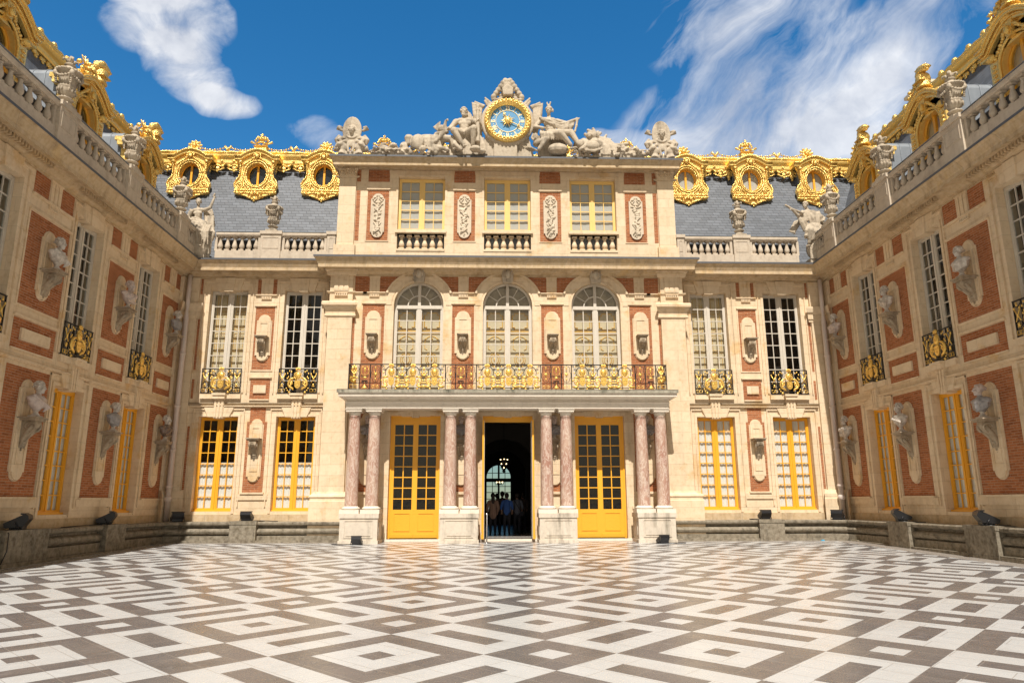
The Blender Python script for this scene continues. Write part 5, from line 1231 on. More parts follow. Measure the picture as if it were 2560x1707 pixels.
lowwall('weathered low stone wall along the foot of the right hand wing', FR, 6.5, 26.9, [(23.4, 24.6), (19.3, 20.6), (14.2, 15.4), (10, 11.2)], .02, (13.2, 17, 0))
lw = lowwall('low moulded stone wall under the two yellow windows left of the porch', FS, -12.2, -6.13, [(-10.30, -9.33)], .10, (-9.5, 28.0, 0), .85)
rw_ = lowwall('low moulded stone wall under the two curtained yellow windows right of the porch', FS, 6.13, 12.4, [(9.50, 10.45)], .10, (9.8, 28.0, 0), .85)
# rounded corner pieces
for s, par, X in ((-1, lw, XL), (1, rw_, XR)):
    m = MB(); prof = [(-.5, -.7), (.14, -.7), (.14, .05), (0, .05), (0, .25), (-.12, .27), (-.12, .29), (-.02, .31), (.03, .36), (.05, .42), (.02, .48), (-.05, .52), (-.13, .54), (-.14, .60), (-.02, .62), (.06, .66), (.07, .72), (.04, .76), (-.5, .76)]
    pa = Vector((X - s * .45, 26.9)); pb = Vector((X - s * 1.07, 27.6)); pm = Vector((X - s * .62, 27.36))
    for p, q in ((pa, pm), (pm, pb)):
        e = (q - p).normalized(); nn = Vector((e.y, -e.x)) * (-1 if s > 0 else 1) * 1; nn = nn if nn.dot(Vector((-s, -1))) > 0 else -nn; L = (q - p).length
        FF = (lambda p, e, nn: (lambda a, d, z: (p.x + e.x * a + nn.x * d, p.y + e.y * a + nn.y * d, z)))(p, e, nn); m.extr(FF, prof, -.03, L + .03)
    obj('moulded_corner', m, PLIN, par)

# ================================================================== DRAINPIPES
def drainpipe(label, x, y):
    o = thing('drainpipe', label, 'drainpipe', (x, y, .76)); m = MB()
    m.tube([(x, y, 10.5), (x, y, 9.4), (x, y + .02, 9.2), (x, y, 9.0), (x, y, 8.7), (x, y, .78)], [.085, .085, .08, .06, .10, .10], 12); obj('pipe', m, PIPE, o)
    m = MB()
    for z in (7.2, 5.1, 3.4, 2.0, 1.5): m.lathe((x, y, z), [(.105, 0), (.125, .02), (.125, .08), (.105, .10)], 12)
    m.lathe((x, y, 1.5), [(.1, 0), (.14, .05), (.14, .14), (.11, .2)], 12)
    objsplit('pipe_collar', m, PIPE, o); return o
drainpipe('pale pinkish drainpipe in the left inner corner of the courtyard', -12.93, 28.12); drainpipe('pale pinkish drainpipe in the right inner corner of the courtyard', 13.08, 28.12)
# ================================================================== CARVED FIGURES
V = Vector
def hand(m, w, dirv, k=1.0, curl=.5):
    """palm, four fingers and a thumb"""
    w = V(w); dv = V(dirv).normalized(); sd = dv.orthogonal().normalized(); up = dv.cross(sd)
    m.ell(w + dv * .04 * k, (.04 * k, .04 * k, .04 * k), 8, 5)
    for i in range(4):
        o = w + dv * .07 * k + sd * (i - 1.5) * .022 * k; L = (.075, .09, .085, .065)[i] * k; a = o + dv * L * .55; b = a + (dv * (1 - curl) + up * curl).normalized() * L * .5
        m.tube([o, a, b], [.013 * k, .012 * k, .008 * k], 5)
    m.tube([w + dv * .02 * k + sd * .035 * k, w + dv * .06 * k + sd * .07 * k, w + dv * .10 * k + sd * .07 * k], [.015 * k, .013 * k, .009 * k], 5)
def head(m, c, k=1.0, yaw=0.0, tilt=0.0, hair='short', beard=False):
    """front of the face looks towards -Y, turned by yaw"""
    c = V(c); R = Matrix.Rotation(yaw, 3, 'Z') @ Matrix.Rotation(tilt, 3, 'X'); P = lambda x, y, z: c + R @ V((x, y, z)) * k
    E = lambda x, y, z, a, b, d_: m.ell(P(x, y, z), (a * k, b * k, d_ * k), 10, 7, R)
    E(0, .01, .03, .085, .105, .105); E(0, -.03, -.05, .068, .075, .085); E(0, -.075, -.105, .03, .03, .028)
    E(0, -.085, .035, .06, .03, .022); m.tube([P(0, -.10, .03), P(0, -.132, -.022), P(0, -.108, -.035)], [.011 * k, .018 * k, .013 * k], 6)
    E(0, -.098, -.066, .028, .016, .008); E(0, -.094, -.080, .024, .016, .009)
    for s in (-1, 1): E(s * .035, -.088, .008, .017, .012, .010); E(s * .045, -.072, -.03, .028, .03, .03); E(s * .086, .01, 0, .012, .024, .032)
    if hair == 'short' or hair == 'curls':
        for i in range(30):
            t = i * 2.4; u = .15 + .85 * i / 29; z = .13 * cos(u * 1.75); r = .10 * sin(u * 1.75)
            p = (r * cos(t), .02 + r * 1.1 * sin(t), .035 + z * .95)
            if p[1] < -.055 and p[2] < .085: continue
            E(*p, .028, .028, .024)
    if hair == 'long':
        E(0, .045, .03, .10, .10, .125); E(0, .075, -.09, .075, .06, .12)
        for i in range(12): t = pi * i / 11; E(.093 * cos(t), -.04, .05 + .07 * sin(t), .028, .04, .028)
    if hair == 'bun':
        E(0, .04, .05, .098, .10, .10); E(0, .13, .03, .05, .05, .05)
        for i in range(12): t = pi * i / 11; E(.09 * cos(t), -.03, .055 + .065 * sin(t), .025, .04, .025)
    if hair == 'helmet':
        E(0, .03, .07, .112, .13, .10); m.tube([P(0, -.10, .12), P(0, 0, .19), P(0, .13, .14)], [.02 * k, .04 * k, .03 * k], 6)
        for s in (-1, 1): m.tube([P(s * .03, 0, .18), P(s * .05, .0, .27), P(s * .07, 0, .29)], [.025 * k, .03 * k, .02 * k], 5); E(s * .05, 0, .28, .03, .03, .03)
        m.tube([P(-.11, -.04, .06), P(0, -.12, .07), P(.11, -.04, .06)], .014 * k, 5); E(.12, .02, .0, .03, .04, .06)
    if beard:
        for i in range(14): t = pi * i / 13; E(.065 * cos(t), -.075 + .02 * abs(cos(t)), -.085 - .035 * sin(t), .024, .026, .032)
def muscles(m, sh1, sh2, hip, k=1.0):
    sh1, sh2, hip = V(sh1), V(sh2), V(hip); c = (sh1 + sh2) / 2; ax = (sh2 - sh1).normalized()
    m.cap(sh1 * .8 + sh2 * .2, sh1 * .2 + sh2 * .8, .11 * k, .11 * k); m.cap(c + (hip - c) * .25, hip, .17 * k, .15 * k)
    for s in (-1, 1):
        m.ell(c + ax * s * .10 * k + (hip - c) * .28 + V((0, -.09 * k, 0)), (.105 * k, .06 * k, .075 * k), 8, 6)
        for i in range(3): m.ell(c + ax * s * .05 * k + (hip - c) * (.55 + .16 * i) + V((0, -.13 * k, 0)), (.05 * k, .035 * k, .04 * k), 6, 4)
        m.cap(hip + ax * s * .05 * k, hip + ax * s * .12 * k, .13 * k, .13 * k)
def limb(m, a, b, c, r): m.cap(a, b, r[0], r[1], 10); m.cap(b, c, r[1] * 1.02, r[2], 10); m.ell(V(b), r[1] * 1.08, 8, 5)
def foot(m, a, dirv, k=1.0):
    a = V(a); dv = V(dirv).normalized(); m.cap(a, a + dv * .20 * k + V((0, 0, -.03 * k)), .05 * k, .035 * k); m.ell(a - dv * .03 * k, .05 * k, 7, 5)
    sd = dv.cross(V((0, 0, 1))).normalized()
    for i in range(5): m.ell(a + dv * (.24 - .015 * i) * k + sd * (i - 2) * .02 * k + V((0, 0, -.04 * k)), .017 * k, 5, 4)
def fold(m, pts, r): m.tube(pts, r, 6)
def drape(m, top, bottom, n, r, seed=0, sag=.0):
    """cloth: many soft vertical folds between an upper and a lower polyline"""
    rnd = random.Random(seed)
    def at(P, t):
        t = t * (len(P) - 1); i = min(int(t), len(P) - 2); return V(P[i]).lerp(V(P[i + 1]), t - i)
    for i in range(n):
        t = i / (n - 1); a, b = at(top, t), at(bottom, min(1, max(0, t + rnd.uniform(-.06, .06)))); md = a.lerp(b, .5) + V((rnd.uniform(-.03, .03), -rnd.uniform(0, .06), -sag))
        m.tube([a, md, b], [r * rnd.uniform(.7, 1), r * rnd.uniform(.9, 1.3), r * rnd.uniform(.8, 1.3)], 7)
def statue(name, label, mb, vox, loc, mat=CARV, group=None, cat='statue', noise=.014):
    me = sculpt(mb, vox * .82, 1, noise, mat, name); me.transform(Matrix.Translation(-V(loc))); o = bpy.data.objects.new(name, me); C.objects.link(o); o.location = loc
    return tag(o, label, cat, group)
Y0 = 27.55; T = lambda x, z, d=0: (x, Y0 - d, z)
# -- bearded hero seated left of the clock, hand on a club
m = MB(); muscles(m, T(-2.20, 17.24), T(-1.42, 17.26), T(-1.84, 16.66), 1.42); head(m, T(-1.86, 17.64, .06), 1.5, .25, 0, 'curls', True)
m.cap(T(-1.84, 17.3), T(-1.86, 17.5), .11, .10)
limb(m, T(-2.20, 17.22), T(-2.38, 16.92, .1), T(-2.46, 16.72, .3), (.14, .105, .075)); hand(m, T(-2.47, 16.72, .3), (-.2, -1, -.2), 1.3)
limb(m, T(-1.40, 17.24), T(-1.12, 16.98, .02), T(-1.27, 17.08, .3), (.15, .11, .08)); hand(m, T(-1.27, 17.06, .3), (.1, -.6, .3), 1.3, .9)
limb(m, T(-1.95, 16.62, .1), T(-2.24, 16.50, .55), T(-1.86, 15.90, .50), (.22, .15, .09)); foot(m, T(-1.83, 15.68 + .12, .5), (.4, -1, 0), 1.2)
limb(m, T(-1.72, 16.62, .1), T(-1.42, 16.62, .55), T(-1.46, 15.95, .35), (.22, .15, .09)); foot(m, T(-1.46, 15.75, .4), (.2, -1, 0), 1.2)
drape(m, [T(-1.75, 17.85, -.1), T(-1.55, 17.6, -.1), T(-1.2, 17.2, -.12)], [T(-1.9, 16.9, -.15), T(-1.5, 16.8, -.15), T(-1.1, 16.6, -.12)], 8, .07, 1)
drape(m, [T(-2.35, 16.5, .0), T(-1.2, 16.55, .05)], [T(-2.5, 15.6, .1), T(-.95, 15.6, .15)], 14, .11, 2); m.box(lambda a, d, z: T(a, z, d), -2.4, -1.0, -.4, .05, 15.52, 16.5)
m.tube([T(-1.27, 17.88, .30), T(-1.27, 17.3, .32), T(-1.26, 16.6, .33), T(-1.27, 16.1, .35)], [.07, .075, .10, .12], 8); m.ell(T(-1.27, 17.62, .3), .10, 7, 5)
m.tube([T(-2.25, 16.2, .3), T(-2.2, 15.9, .5), T(-1.9, 15.62, .55)], [.13, .12, .08], 7); m.ell(T(-1.35, 15.72, .5), (.26, .2, .14), 8, 5); m.ell(T(-1.1, 15.66, .4), (.2, .18, .12), 8, 5)
statue('seated_hero_statue', 'bearded bare-chested stone man holding a club, seated left of the gilt clock', m, .028, (-1.85, Y0, 15.5))
# -- helmeted figure seated right of the clock, cloak over an outstretched arm
m = MB(); muscles(m, T(1.42, 17.34), T(2.08, 17.33), T(1.84, 16.70), 1.35); head(m, T(1.77, 17.78, .04), 1.4, -.35, 0, 'helmet'); m.cap(T(1.76, 17.35), T(1.77, 17.6), .095, .085)
limb(m, T(1.40, 17.33), T(1.16, 16.99, .1), T(1.48, 16.80, .35), (.115, .09, .06)); hand(m, T(1.5, 16.8, .35), (.8, -.5, -.2), 1.25)
limb(m, T(2.10, 17.33), T(2.52, 17.20, .05), T(2.90, 17.34, .15), (.11, .085, .055)); hand(m, T(2.92, 17.35, .15), (1, -.2, 0), 1.25, .9)
m.tube([T(2.97, 17.40, .16), T(2.93, 17.1, .17), T(2.84, 16.70, .2)], [.07, .05, .05], 7); m.ell(T(2.92, 17.02, .17), .07, 7, 5)
drape(m, [T(1.45, 17.40, .1), T(1.9, 17.25, .2), T(2.3, 17.12, .12), T(2.85, 17.35, .08)], [T(1.7, 17.2, .2), T(2.1, 16.9, .15), T(2.4, 16.7, .05), T(2.66, 16.85, .0)], 13, .065, 3, .03)
fold(m, [T(1.35, 17.42, .12), T(1.75, 17.22, .25), T(2.2, 17.10, .18), T(2.6, 17.22, .08)], .06); fold(m, [T(1.42, 17.34, .14), T(1.8, 17.08, .24), T(2.25, 16.98, .16), T(2.6, 17.08, .06)], .055)
limb(m, T(1.98, 16.66, .1), T(2.66, 16.60, .35), T(2.98, 15.98, .45), (.21, .145, .09)); foot(m, T(3.02, 15.80, .45), (.8, -.8, 0), 1.2)
limb(m, T(1.80, 16.62, .1), T(2.20, 16.46, .55), T(2.62, 15.98, .45), (.22, .15, .09)); foot(m, T(2.66, 15.82, .45), (.8, -.8, 0), 1.2)
for i in range(9): fold(m, [T(1.4 + .1 * i, 16.72, .25), T(1.38 + .11 * i, 16.5, .42), T(1.42 + .1 * i, 16.22, .40)], [.05, .06, .03])
limb(m, T(1.2, 16.1, .3), T(1.6, 16.2, .5), T(1.3, 15.75, .5), (.16, .12, .09)); m.ell(T(2.1, 15.85, .3), (.45, .3, .25), 10, 6)
m.box(lambda a, d, z: T(a, z, d), 1.3, 2.5, -.4, .1, 15.52, 16.6); m.ell(T(1.17, 16.35, .35), (.12, .12, .22), 8, 6); m.tube([T(1.08, 16.55, .3), T(1.0, 16.35, .3), T(1.08, 16.2, .4), T(1.16, 16.3, .45)], .05, 6)
for i in range(8): m.tube([T(1.25 - .05 * i, 15.75 + .04 * (i % 3), .3), T(.95 - .05 * i, 15.85 + .06 * (i % 2), .45)], [.05, .02], 5)
statue('seated_warrior_statue', 'stone figure in a plumed helmet, cloak over outstretched arm, seated right of the gilt clock', m, .028, (1.85, Y0, 15.5))
# -- reclining beasts and trophies on both sides
rnd = random.Random(11)
def clutter(m, x0, x1, h0, h1, n, seed):
    r_ = random.Random(seed)
    for i in range(n):
        t = r_.random(); x = x0 + (x1 - x0) * t; h = h0 + (h1 - h0) * t; z = 15.55 + r_.random() * h * .8; an = r_.uniform(0, pi); q = r_.uniform(.06, .14)
        if r_.random() < .5: m.ell(T(x, z, r_.uniform(.0, .45)), (q, q * .8, q * r_.uniform(.5, 1)), 7, 5, Matrix.Rotation(an, 3, 'Y'))
        else: m.tube([T(x - q * 1.6 * cos(an), z - q * sin(an), r_.uniform(.1, .4)), T(x, z + .04, r_.uniform(.2, .45)), T(x + q * 1.6 * cos(an), z + q * sin(an), r_.uniform(.1, .4))], [q * .25, q * .5, q * .2], 6)
m = MB()
m.cap(T(-3.9, 16.22, .1), T(-2.95, 16.20, .1), .26, .30, 12); m.ell(T(-3.78, 16.05, .42), (.30, .12, .36), 12, 8, Matrix.Rotation(.4, 3, 'Y')); m.ell(T(-3.35, 16.42, .1), (.5, .2, .12), 10, 6)
m.lathe(T(-4.15, 16.35, .15), [(.02, .14), (.14, .12), (.2, 0), (.16, -.12), (.12, -.3)], 10); m.cap(T(-4.35, 16.0, .1), T(-4.3, 15.7, .2), .2, .15)
limb(m, T(-3.0, 16.55, .1), T(-2.72, 16.5, .35), T(-3.0, 16.08, .4), (.13, .10, .08)); limb(m, T(-3.3, 15.95, .2), T(-2.8, 15.8, .4), T(-2.5, 15.7, .45), (.14, .1, .08)); m.ell(T(-3.05, 15.72, .3), (.3, .2, .14), 8, 5)
m.ell(T(-2.80, 16.82, .12), (.14, .14, .18), 9, 6)     # small winged head with quiver of arrows
for i in range(7): m.tube([T(-2.9, 16.72, .05), T(-3.16 + .05 * i, 16.95 + .045 * i, .05)], [.04, .03], 5)
m.tube([T(-2.58, 16.6, .15), T(-2.66, 16.95, .15), T(-2.62, 17.18, .15), T(-2.54, 17.22, .2), T(-2.52, 17.12, .25)], [.12, .08, .055, .05, .02], 7); m.tube([T(-2.55, 16.8, .1), T(-2.4, 16.98, .05), T(-2.3, 16.85, .1)], [.08, .07, .04], 6)
m.tube([T(-2.75, 16.35, .2), T(-2.3, 16.25, .3), T(-2.15, 15.7, .4)], [.16, .18, .15], 8)
for i in range(10): fold(m, [T(-3.7 + .09 * i, 16.42, .2), T(-3.66 + .09 * i, 16.1, .36), T(-3.62 + .1 * i, 15.75, .36)], [.04, .05, .03])
clutter(m, -5.75, -4.3, .25, .55, 60, 5); clutter(m, -4.3, -2.4, .3, .35, 30, 6)
for c in (-5.15, -4.75): m.tube([T(a, z, .3) for a, z in scroll((c, 15.82), .2, 1.2, 1, c)], .06, 6)
m.box(lambda a, d, z: T(a, z, d), -5.7, -2.2, -.3, .3, 15.50, 15.62)
statue('beast_and_trophy_carving', 'long stone carving of a fallen beast and round shield left of the clock', m, .030, (-3.9, Y0, 15.5), cat='stone carving')
m = MB()
m.cap(T(3.05, 16.12, .05), T(3.75, 16.15, .05), .30, .36, 12); m.ell(T(3.60, 16.58, .12), (.28, .24, .26), 12, 8); m.ell(T(3.44, 16.50, .32), (.13, .14, .11), 9, 6); m.ell(T(3.42, 16.42, .40), (.07, .06, .05), 7, 5)
for i in range(26): t = i * .77; r = .20 + .08 * (i % 3); m.ell(T(3.64 + r * cos(t), 16.58 + r * 1.05 * sin(t), .12 - .04 * (i % 3)), .075, 6, 4)     # mane
limb(m, T(3.2, 16.3, .2), T(3.3, 16.0, .42), T(3.0, 15.75, .48), (.14, .10, .08)); limb(m, T(3.7, 16.2, .25), T(3.5, 15.85, .42), T(3.2, 15.7, .48), (.14, .1, .08))
m.ell(T(3.55, 15.92, .45), (.30, .22, .24), 12, 8); m.tube([T(3.3, 15.72, .5), T(3.6, 15.66, .55), T(3.95, 15.82, .5)], [.05, .07, .04], 6)
drape(m, [T(3.95, 16.55, .1), T(4.25, 16.45, .1)], [T(3.95, 15.6, .3), T(4.9, 15.65, .25)], 12, .075, 9); m.tube([T(4.05, 16.4, .05), T(4.22, 16.72, .02)], [.10, .05], 6); m.tube([T(4.2, 16.3, .05), T(4.4, 16.5, .05)], [.09, .05], 6)
m.tube([T(4.5, 16.2, .1), T(4.75, 16.12, .2), T(5.1, 16.2, .2)], [.08, .1, .09], 7)
clutter(m, 5.8, 4.6, .30, .60, 70, 8); clutter(m, 4.6, 2.7, .3, .3, 25, 12)
m.box(lambda a, d, z: T(a, z, d), 2.7, 5.75, -.3, .3, 15.50, 15.62)
statue('lion_and_trophy_carving', 'long stone carving of a maned lion, helmet and flag right of the helmeted seated figure', m, .030, (3.9, Y0, 15.5), cat='stone carving')
# -- carved stone surround of the clock
m = MB(); cz = 17.22
m.tube([T(1.04 * cos(2 * pi * i / 48), cz + 1.04 * sin(2 * pi * i / 48), .05) for i in range(49)], .11, 8)
n = 40; m.prism(lambda a, d, z: T(a, z, d), [(1.06 * cos(2 * pi * i / n), cz + 1.06 * sin(2 * pi * i / n)) for i in range(n)], -.35, .02); m.box(lambda a, d, z: T(a, z, d), -.58, .40, -.3, .15, 15.5, 16.3)
m.prism(lambda a, d, z: T(a, z, d), [(-1.2, 15.52), (1.15, 15.52), (.9, 16.6), (-.95, 16.6)], -.3, -.02)
for s in (-1, 1):      # furled flags behind
    for i in range(7): m.tube([T(s * (1.02 + .03 * i), 17.0 - .05 * i, -.12), T(s * (1.15 + .045 * i), 17.6, -.10 + .02 * (i % 2)), T(s * (1.10 + .07 * i), 18.12 + .02 * i, -.12)], [.07, .07, .03], 6)
    m.tube([T(s * 1.0, 18.0, -.1), T(s * 1.42, 18.26, -.1)], [.10, .04], 6); m.tube([T(s * 1.05, 18.05, -.1), T(s * 1.5, 18.14, -.1)], [.08, .03], 6); m.tube([T(s * .75, 18.15, -.1), T(s * .98, 18.46, -.1)], [.11, .04], 6); m.tube([T(s * .8, 18.05, -.1), T(s * 1.0, 18.32, -.1)], [.1, .03], 6)
    for i in range(9): m.ell(T(s * (.35 + .07 * i), 18.22 - .028 * i * i * .25, .02), (.10, .09, .08), 7, 5)
    for i in range(6): m.ell(T(s * (.60 - .10 * i), 18.40 + .165 * i - (.05 if i == 5 else 0), .05), (.13, .12, .13), 8, 6)
    m.tube([T(s * .2, 18.35, .1), T(s * .45, 18.22, .12), T(s * .7, 18.3, .05)], [.06, .07, .04], 6)
m.ell(T(0, 18.62, .12), (.27, .26, .28), 12, 8); m.ell(T(-.0, 18.95, .0), (.22, .2, .25), 10, 7); m.ell(T(0, 19.12, .05), (.16, .15, .14), 8, 6); m.prism(lambda a, d, z: T(a, z, d), [(-.2, 18.3), (.2, 18.3), (.24, 18.62), (0, 18.82), (-.24, 18.62)], .1, .42)
for i in range(40):
    t = pi * rnd.random(); r = rnd.uniform(.35, .75); m.ell(T(r * cos(t) * .8, 18.28 + r * sin(t) * .9, -.05), rnd.uniform(.06, .1), 6, 4)
statue('clock_surround', 'tall carved stone frame round the gilt clock with flags and a plumed helmet on top', m, .028, (0, Y0, 15.5), cat='stone carving')
# -- the clock
ck = thing('clock', 'round gilt-rimmed clock with blue dial, roman numerals and a sunburst face', 'clock', (0, Y0 - .2, cz)); FK = lambda a, d, z: (a, Y0 - .12 - d, cz + z)
P = lambda r, t, d: FK(r * cos(t), d, r * sin(t))
m = MB(); n = 64
for (r0, d0, r1, d1) in ((1.0, -.05, 1.0, .10), (1.0, .10, .94, .2), (.94, .2, .84, .2), (.84, .2, .78, .10), (.78, .10, .74, .04), (.74, .04, .73, -.05)):
    for i in range(n): t0, t1 = 2 * pi * i / n, 2 * pi * (i + 1) / n; m.quad(P(r0, t0, d0), P(r0, t1, d0), P(r1, t1, d1), P(r1, t0, d1), sm=True)
obj('rim', m, GOLD, ck); m = MB()
for i in range(72): t = 2 * pi * i / 72; m.ell(P(.89 + .035 * (i % 2 * 2 - 1), t, .20), (.055, .045, .055), 7, 5)
obj('rim_wreath', m, GOLDC, ck)
m = MB(); m.quad(*[P(.745, 2 * pi * i / 48, .0) for i in range(48)]); obj('dial', m, DIAL, ck)
m = MB(); m.tube([P(.505, 2 * pi * i / 48, .01) for i in range(49)], .014, 4); obj('dial_ring', m, DIALG, ck); m = MB()
def stroke(x0, y0, x1, y1, w, t):
    """a numeral stroke in dial coordinates: x tangential, y radial (outwards)"""
    dx, dy = x1 - x0, y1 - y0; L = math.hypot(dx, dy); nx, ny = -dy / L * w, dx / L * w; c, s = cos(t - pi / 2), sin(t - pi / 2)
    q = [(x0 + nx, y0 + ny), (x0 - nx, y0 - ny), (x1 - nx, y1 - ny), (x1 + nx, y1 + ny)]; m.quad(*[FK(x * c - y * s, .014, x * s + y * c) for x, y in q])
NUM = ['XII', 'I', 'II', 'III', 'IIII', 'V', 'VI', 'VII', 'VIII', 'IX', 'X', 'XI']
for i, s_ in enumerate(NUM):
    t = pi / 2 - 2 * pi * i / 12; W_ = {'I': .042, 'V': .085, 'X': .085}; tot = sum(W_[c] for c in s_); x = -tot / 2; r0, r1 = .55, .70
    for c in s_:
        w = W_[c]
        if c == 'I': stroke(x + w / 2, r0, x + w / 2, r1, .013, t)
        if c == 'V': stroke(x + .012, r1, x + w / 2, r0, .013, t); stroke(x + w - .012, r1, x + w / 2, r0, .007, t)
        if c == 'X': stroke(x + .012, r1, x + w - .012, r0, .013, t); stroke(x + w - .012, r1, x + .012, r0, .007, t)
        x += w
    stroke(-tot / 2, r0, tot / 2, r0, .006, t); stroke(-tot / 2, r1, tot / 2, r1, .006, t); tm = t - pi / 12; m.ell(P(.625, tm, .01), (.018, .01, .026), 6, 4); obj('numeral', m, DIALG, ck); m = MB()
m = MB(); m.ell(FK(0, .10, .0), (.125, .07, .15), 12, 8)
for i in range(14): t = 2 * pi * i / 14; m.tube([P(.11, t, .07), P(.25 + .08 * (i % 2), t, .05)], [.034, .004], 5)
for s in (-1, 1): m.ell(FK(s * .045, .165, .03), (.022, .012, .014), 6, 4)
m.tube([FK(0, .165, .03), FK(0, .185, -.03)], [.01, .02], 6); m.ell(FK(0, .16, -.065), (.035, .015, .012), 6, 4)
obj('sunburst', m, GOLD, ck)
def clockhand(t, L, w):
    m = MB(); u = lambda r, o: FK(r * cos(t) - o * sin(t), .06, r * sin(t) + o * cos(t))
    m.tube([u(.1, 0), u(L * .7, 0), u(L, 0)], [w, w * .8, w * .2], 5)
    for s in (-1, 0, 1): m.ell(u(L * .74 + (.05 if s == 0 else 0), s * .045), (.03, .015, .03), 7, 4)
    return m
obj('hour_hand', clockhand(math.radians(114), .46, .022), GOLD, ck); obj('minute_hand', clockhand(math.radians(-25), .66, .02), GOLD, ck)
# -- masks on cartouches at the ends of the attic
def cartouche():
    m = MB(); F = FI
    m.prism(F, [(.36 * cos(t) * (1 if sin(t) > 0 else 1.0), 1.15 + (.62 if sin(t) > 0 else .50) * sin(t)) for t in [2 * pi * i / 24 for i in range(24)]], -.12, .10)
    m.tube([F(.37 * cos(2 * pi * i / 24), .06, 1.15 + (.62 if i < 12 else .50) * sin(2 * pi * i / 24)) for i in range(25)], .04, 6)
    head(m, F(0, .13, 1.14), 1.3, 0, .15, 'curls')
    for i in range(14): t = 2 * pi * i / 14; m.tube([F(.14 * cos(t), .10, 1.10 + .16 * sin(t)), F(.21 * cos(t + .3), .12, 1.10 + .24 * sin(t + .3))], [.03, .02], 5)
    m.tube([F(.20 * cos(pi + pi * i / 8), .12, .92 + .12 * sin(pi + pi * i / 8)) for i in range(9)], .035, 5)
    for s in (-1, 1):
        m.lathe(F(s * .5, -.05, 1.28), [(.05, -.05), (.06, 0), (.10, .12)], 8); m.tube([F(s * .40, -.05, 1.20), F(s * .52, -.05, 1.27), F(s * .62, -.05, 1.36)], [.05, .07, .13], 8)
        m.tube([F(s * .36, .05, .85), F(s * .50, .05, .72), F(s * .42, .1, .55), F(s * .2, .12, .66)], [.09, .13, .12, .08], 8); m.tube([F(s * .5, 0, .95), F(s * .64, 0, .75), F(s * .58, 0, .55)], [.09, .11, .07], 7)
        m.ell(F(s * .34, .05, .34), (.22, .22, .26), 10, 7); m.tube([F(s * .34, .2, .5), F(s * .50, .28, .42), F(s * .62, .25, .30)], [.09, .11, .05], 7); m.tube([F(s * .10, .15, .62), F(s * .12, .2, .35), F(s * .08, .22, .08)], [.08, .06, .05], 7)
        m.tube([F(s * .42, 0, .30), F(s * .7, .02, .36)], [.08, .14], 8)
        m.tube([F(s * .34, .1, .2), F(s * .36, .15, .0)], [.14, .18], 8)
    m.box(F, -.42, .42, -.2, .2, -.02, .14); m.ell(F(0, .12, .5), (.1, .1, .18), 8, 6)
    return sculpt(m, .026, 2, .01, CARV, 'mask_cartouche')
cm = cartouche()
for s, lab in ((-1, 'stone cartouche with a laughing face on the left end of the clock front roof'), (1, 'stone cartouche with a laughing face on the right end of the clock front roof')):
    tag(meshobj('mask_cartouche', cm, None, (s * 6.53, 27.45, 15.5)), lab, 'stone carving', 'mask cartouches on the ends of the clock front')
# -- winged woman at the left inner corner, arm raised
m = MB(); Yb = 28.0; T = lambda x, z, d=0: (x, Yb - d, z)
muscles(m, T(-13.02, 13.22, .1), T(-12.52, 13.26, .1), T(-12.78, 12.72, .05), .92); head(m, T(-12.80, 13.58, .12), 1.08, .35, .05, 'curls'); m.cap(T(-12.79, 13.25, .1), T(-12.8, 13.48, .1), .07, .06)
limb(m, T(-12.50, 13.26, .1), T(-12.28, 13.32, .18), T(-12.16, 13.72, .18), (.085, .065, .045)); hand(m, T(-12.15, 13.74, .18), (.0, 0, 1), 1.1, .4); m.tube([T(-12.2, 13.8, .2), T(-12.12, 13.95, .2)], [.03, .045], 6)
limb(m, T(-13.04, 13.2, .1), T(-13.16, 12.92, .05), T(-12.98, 12.72, .28), (.085, .065, .045)); hand(m, T(-12.98, 12.72, .28), (.3, -1, -.1), 1.0)
limb(m, T(-12.86, 12.68, .1), T(-12.78, 12.50, .48), T(-12.86, 11.98, .40), (.16, .12, .07)); foot(m, T(-12.86, 11.88, .42), (0, -1, -.1), 1.05)
limb(m, T(-12.66, 12.68, .1), T(-12.48, 12.40, .42), T(-12.42, 11.72, .40), (.16, .12, .07)); foot(m, T(-12.40, 11.58, .42), (.2, -1, -.1), 1.05)
drape(m, [T(-13.05, 12.85, .12), T(-12.75, 12.72, .3), T(-12.42, 12.72, .2)], [T(-13.12, 11.55, .1), T(-12.8, 12.0, .42), T(-12.3, 11.75, .25)], 15, .065, 21, -.02)
fold(m, [T(-13.08, 12.78, .15), T(-12.82, 12.70, .38), T(-12.58, 12.66, .35), T(-12.25, 12.35, .2), T(-12.08, 12.15, .15)], .07); fold(m, [T(-13.0, 12.88, .15), T(-12.7, 12.80, .32), T(-12.4, 12.66, .2)], .055)
drape(m, [T(-12.50, 13.1, .0), T(-12.2, 13.05, .0)], [T(-12.35, 12.3, .05), T(-12.12, 12.3, .05)], 4, .06, 4)
for s, x0 in ((-1, -13.0), (1, -12.55)):
    for i in range(6): m.tube([T(x0, 13.15, -.12), T(x0 + s * (.22 + .03 * i), 13.35 - .13 * i, -.14), T(x0 + s * (.30 - .01 * i), 13.12 - .18 * i, -.12)], [.06, .07, .03], 6)
m.ell(T(-12.72, 11.5, .12), (.36, .30, .34), 12, 8); m.ell(T(-12.95, 11.95, .0), (.30, .25, .5), 12, 8); m.ell(T(-12.5, 11.9, .0), (.28, .25, .45), 12, 8); m.box(lambda a, d, z: T(a, z, d), -13.1, -12.3, -.3, .3, 11.1, 11.35); drape(m, [T(-12.35, 12.2, .1), T(-12.15, 12.1, .05)], [T(-12.5, 11.2, .2), T(-12.2, 11.2, .1)], 5, .06, 5)
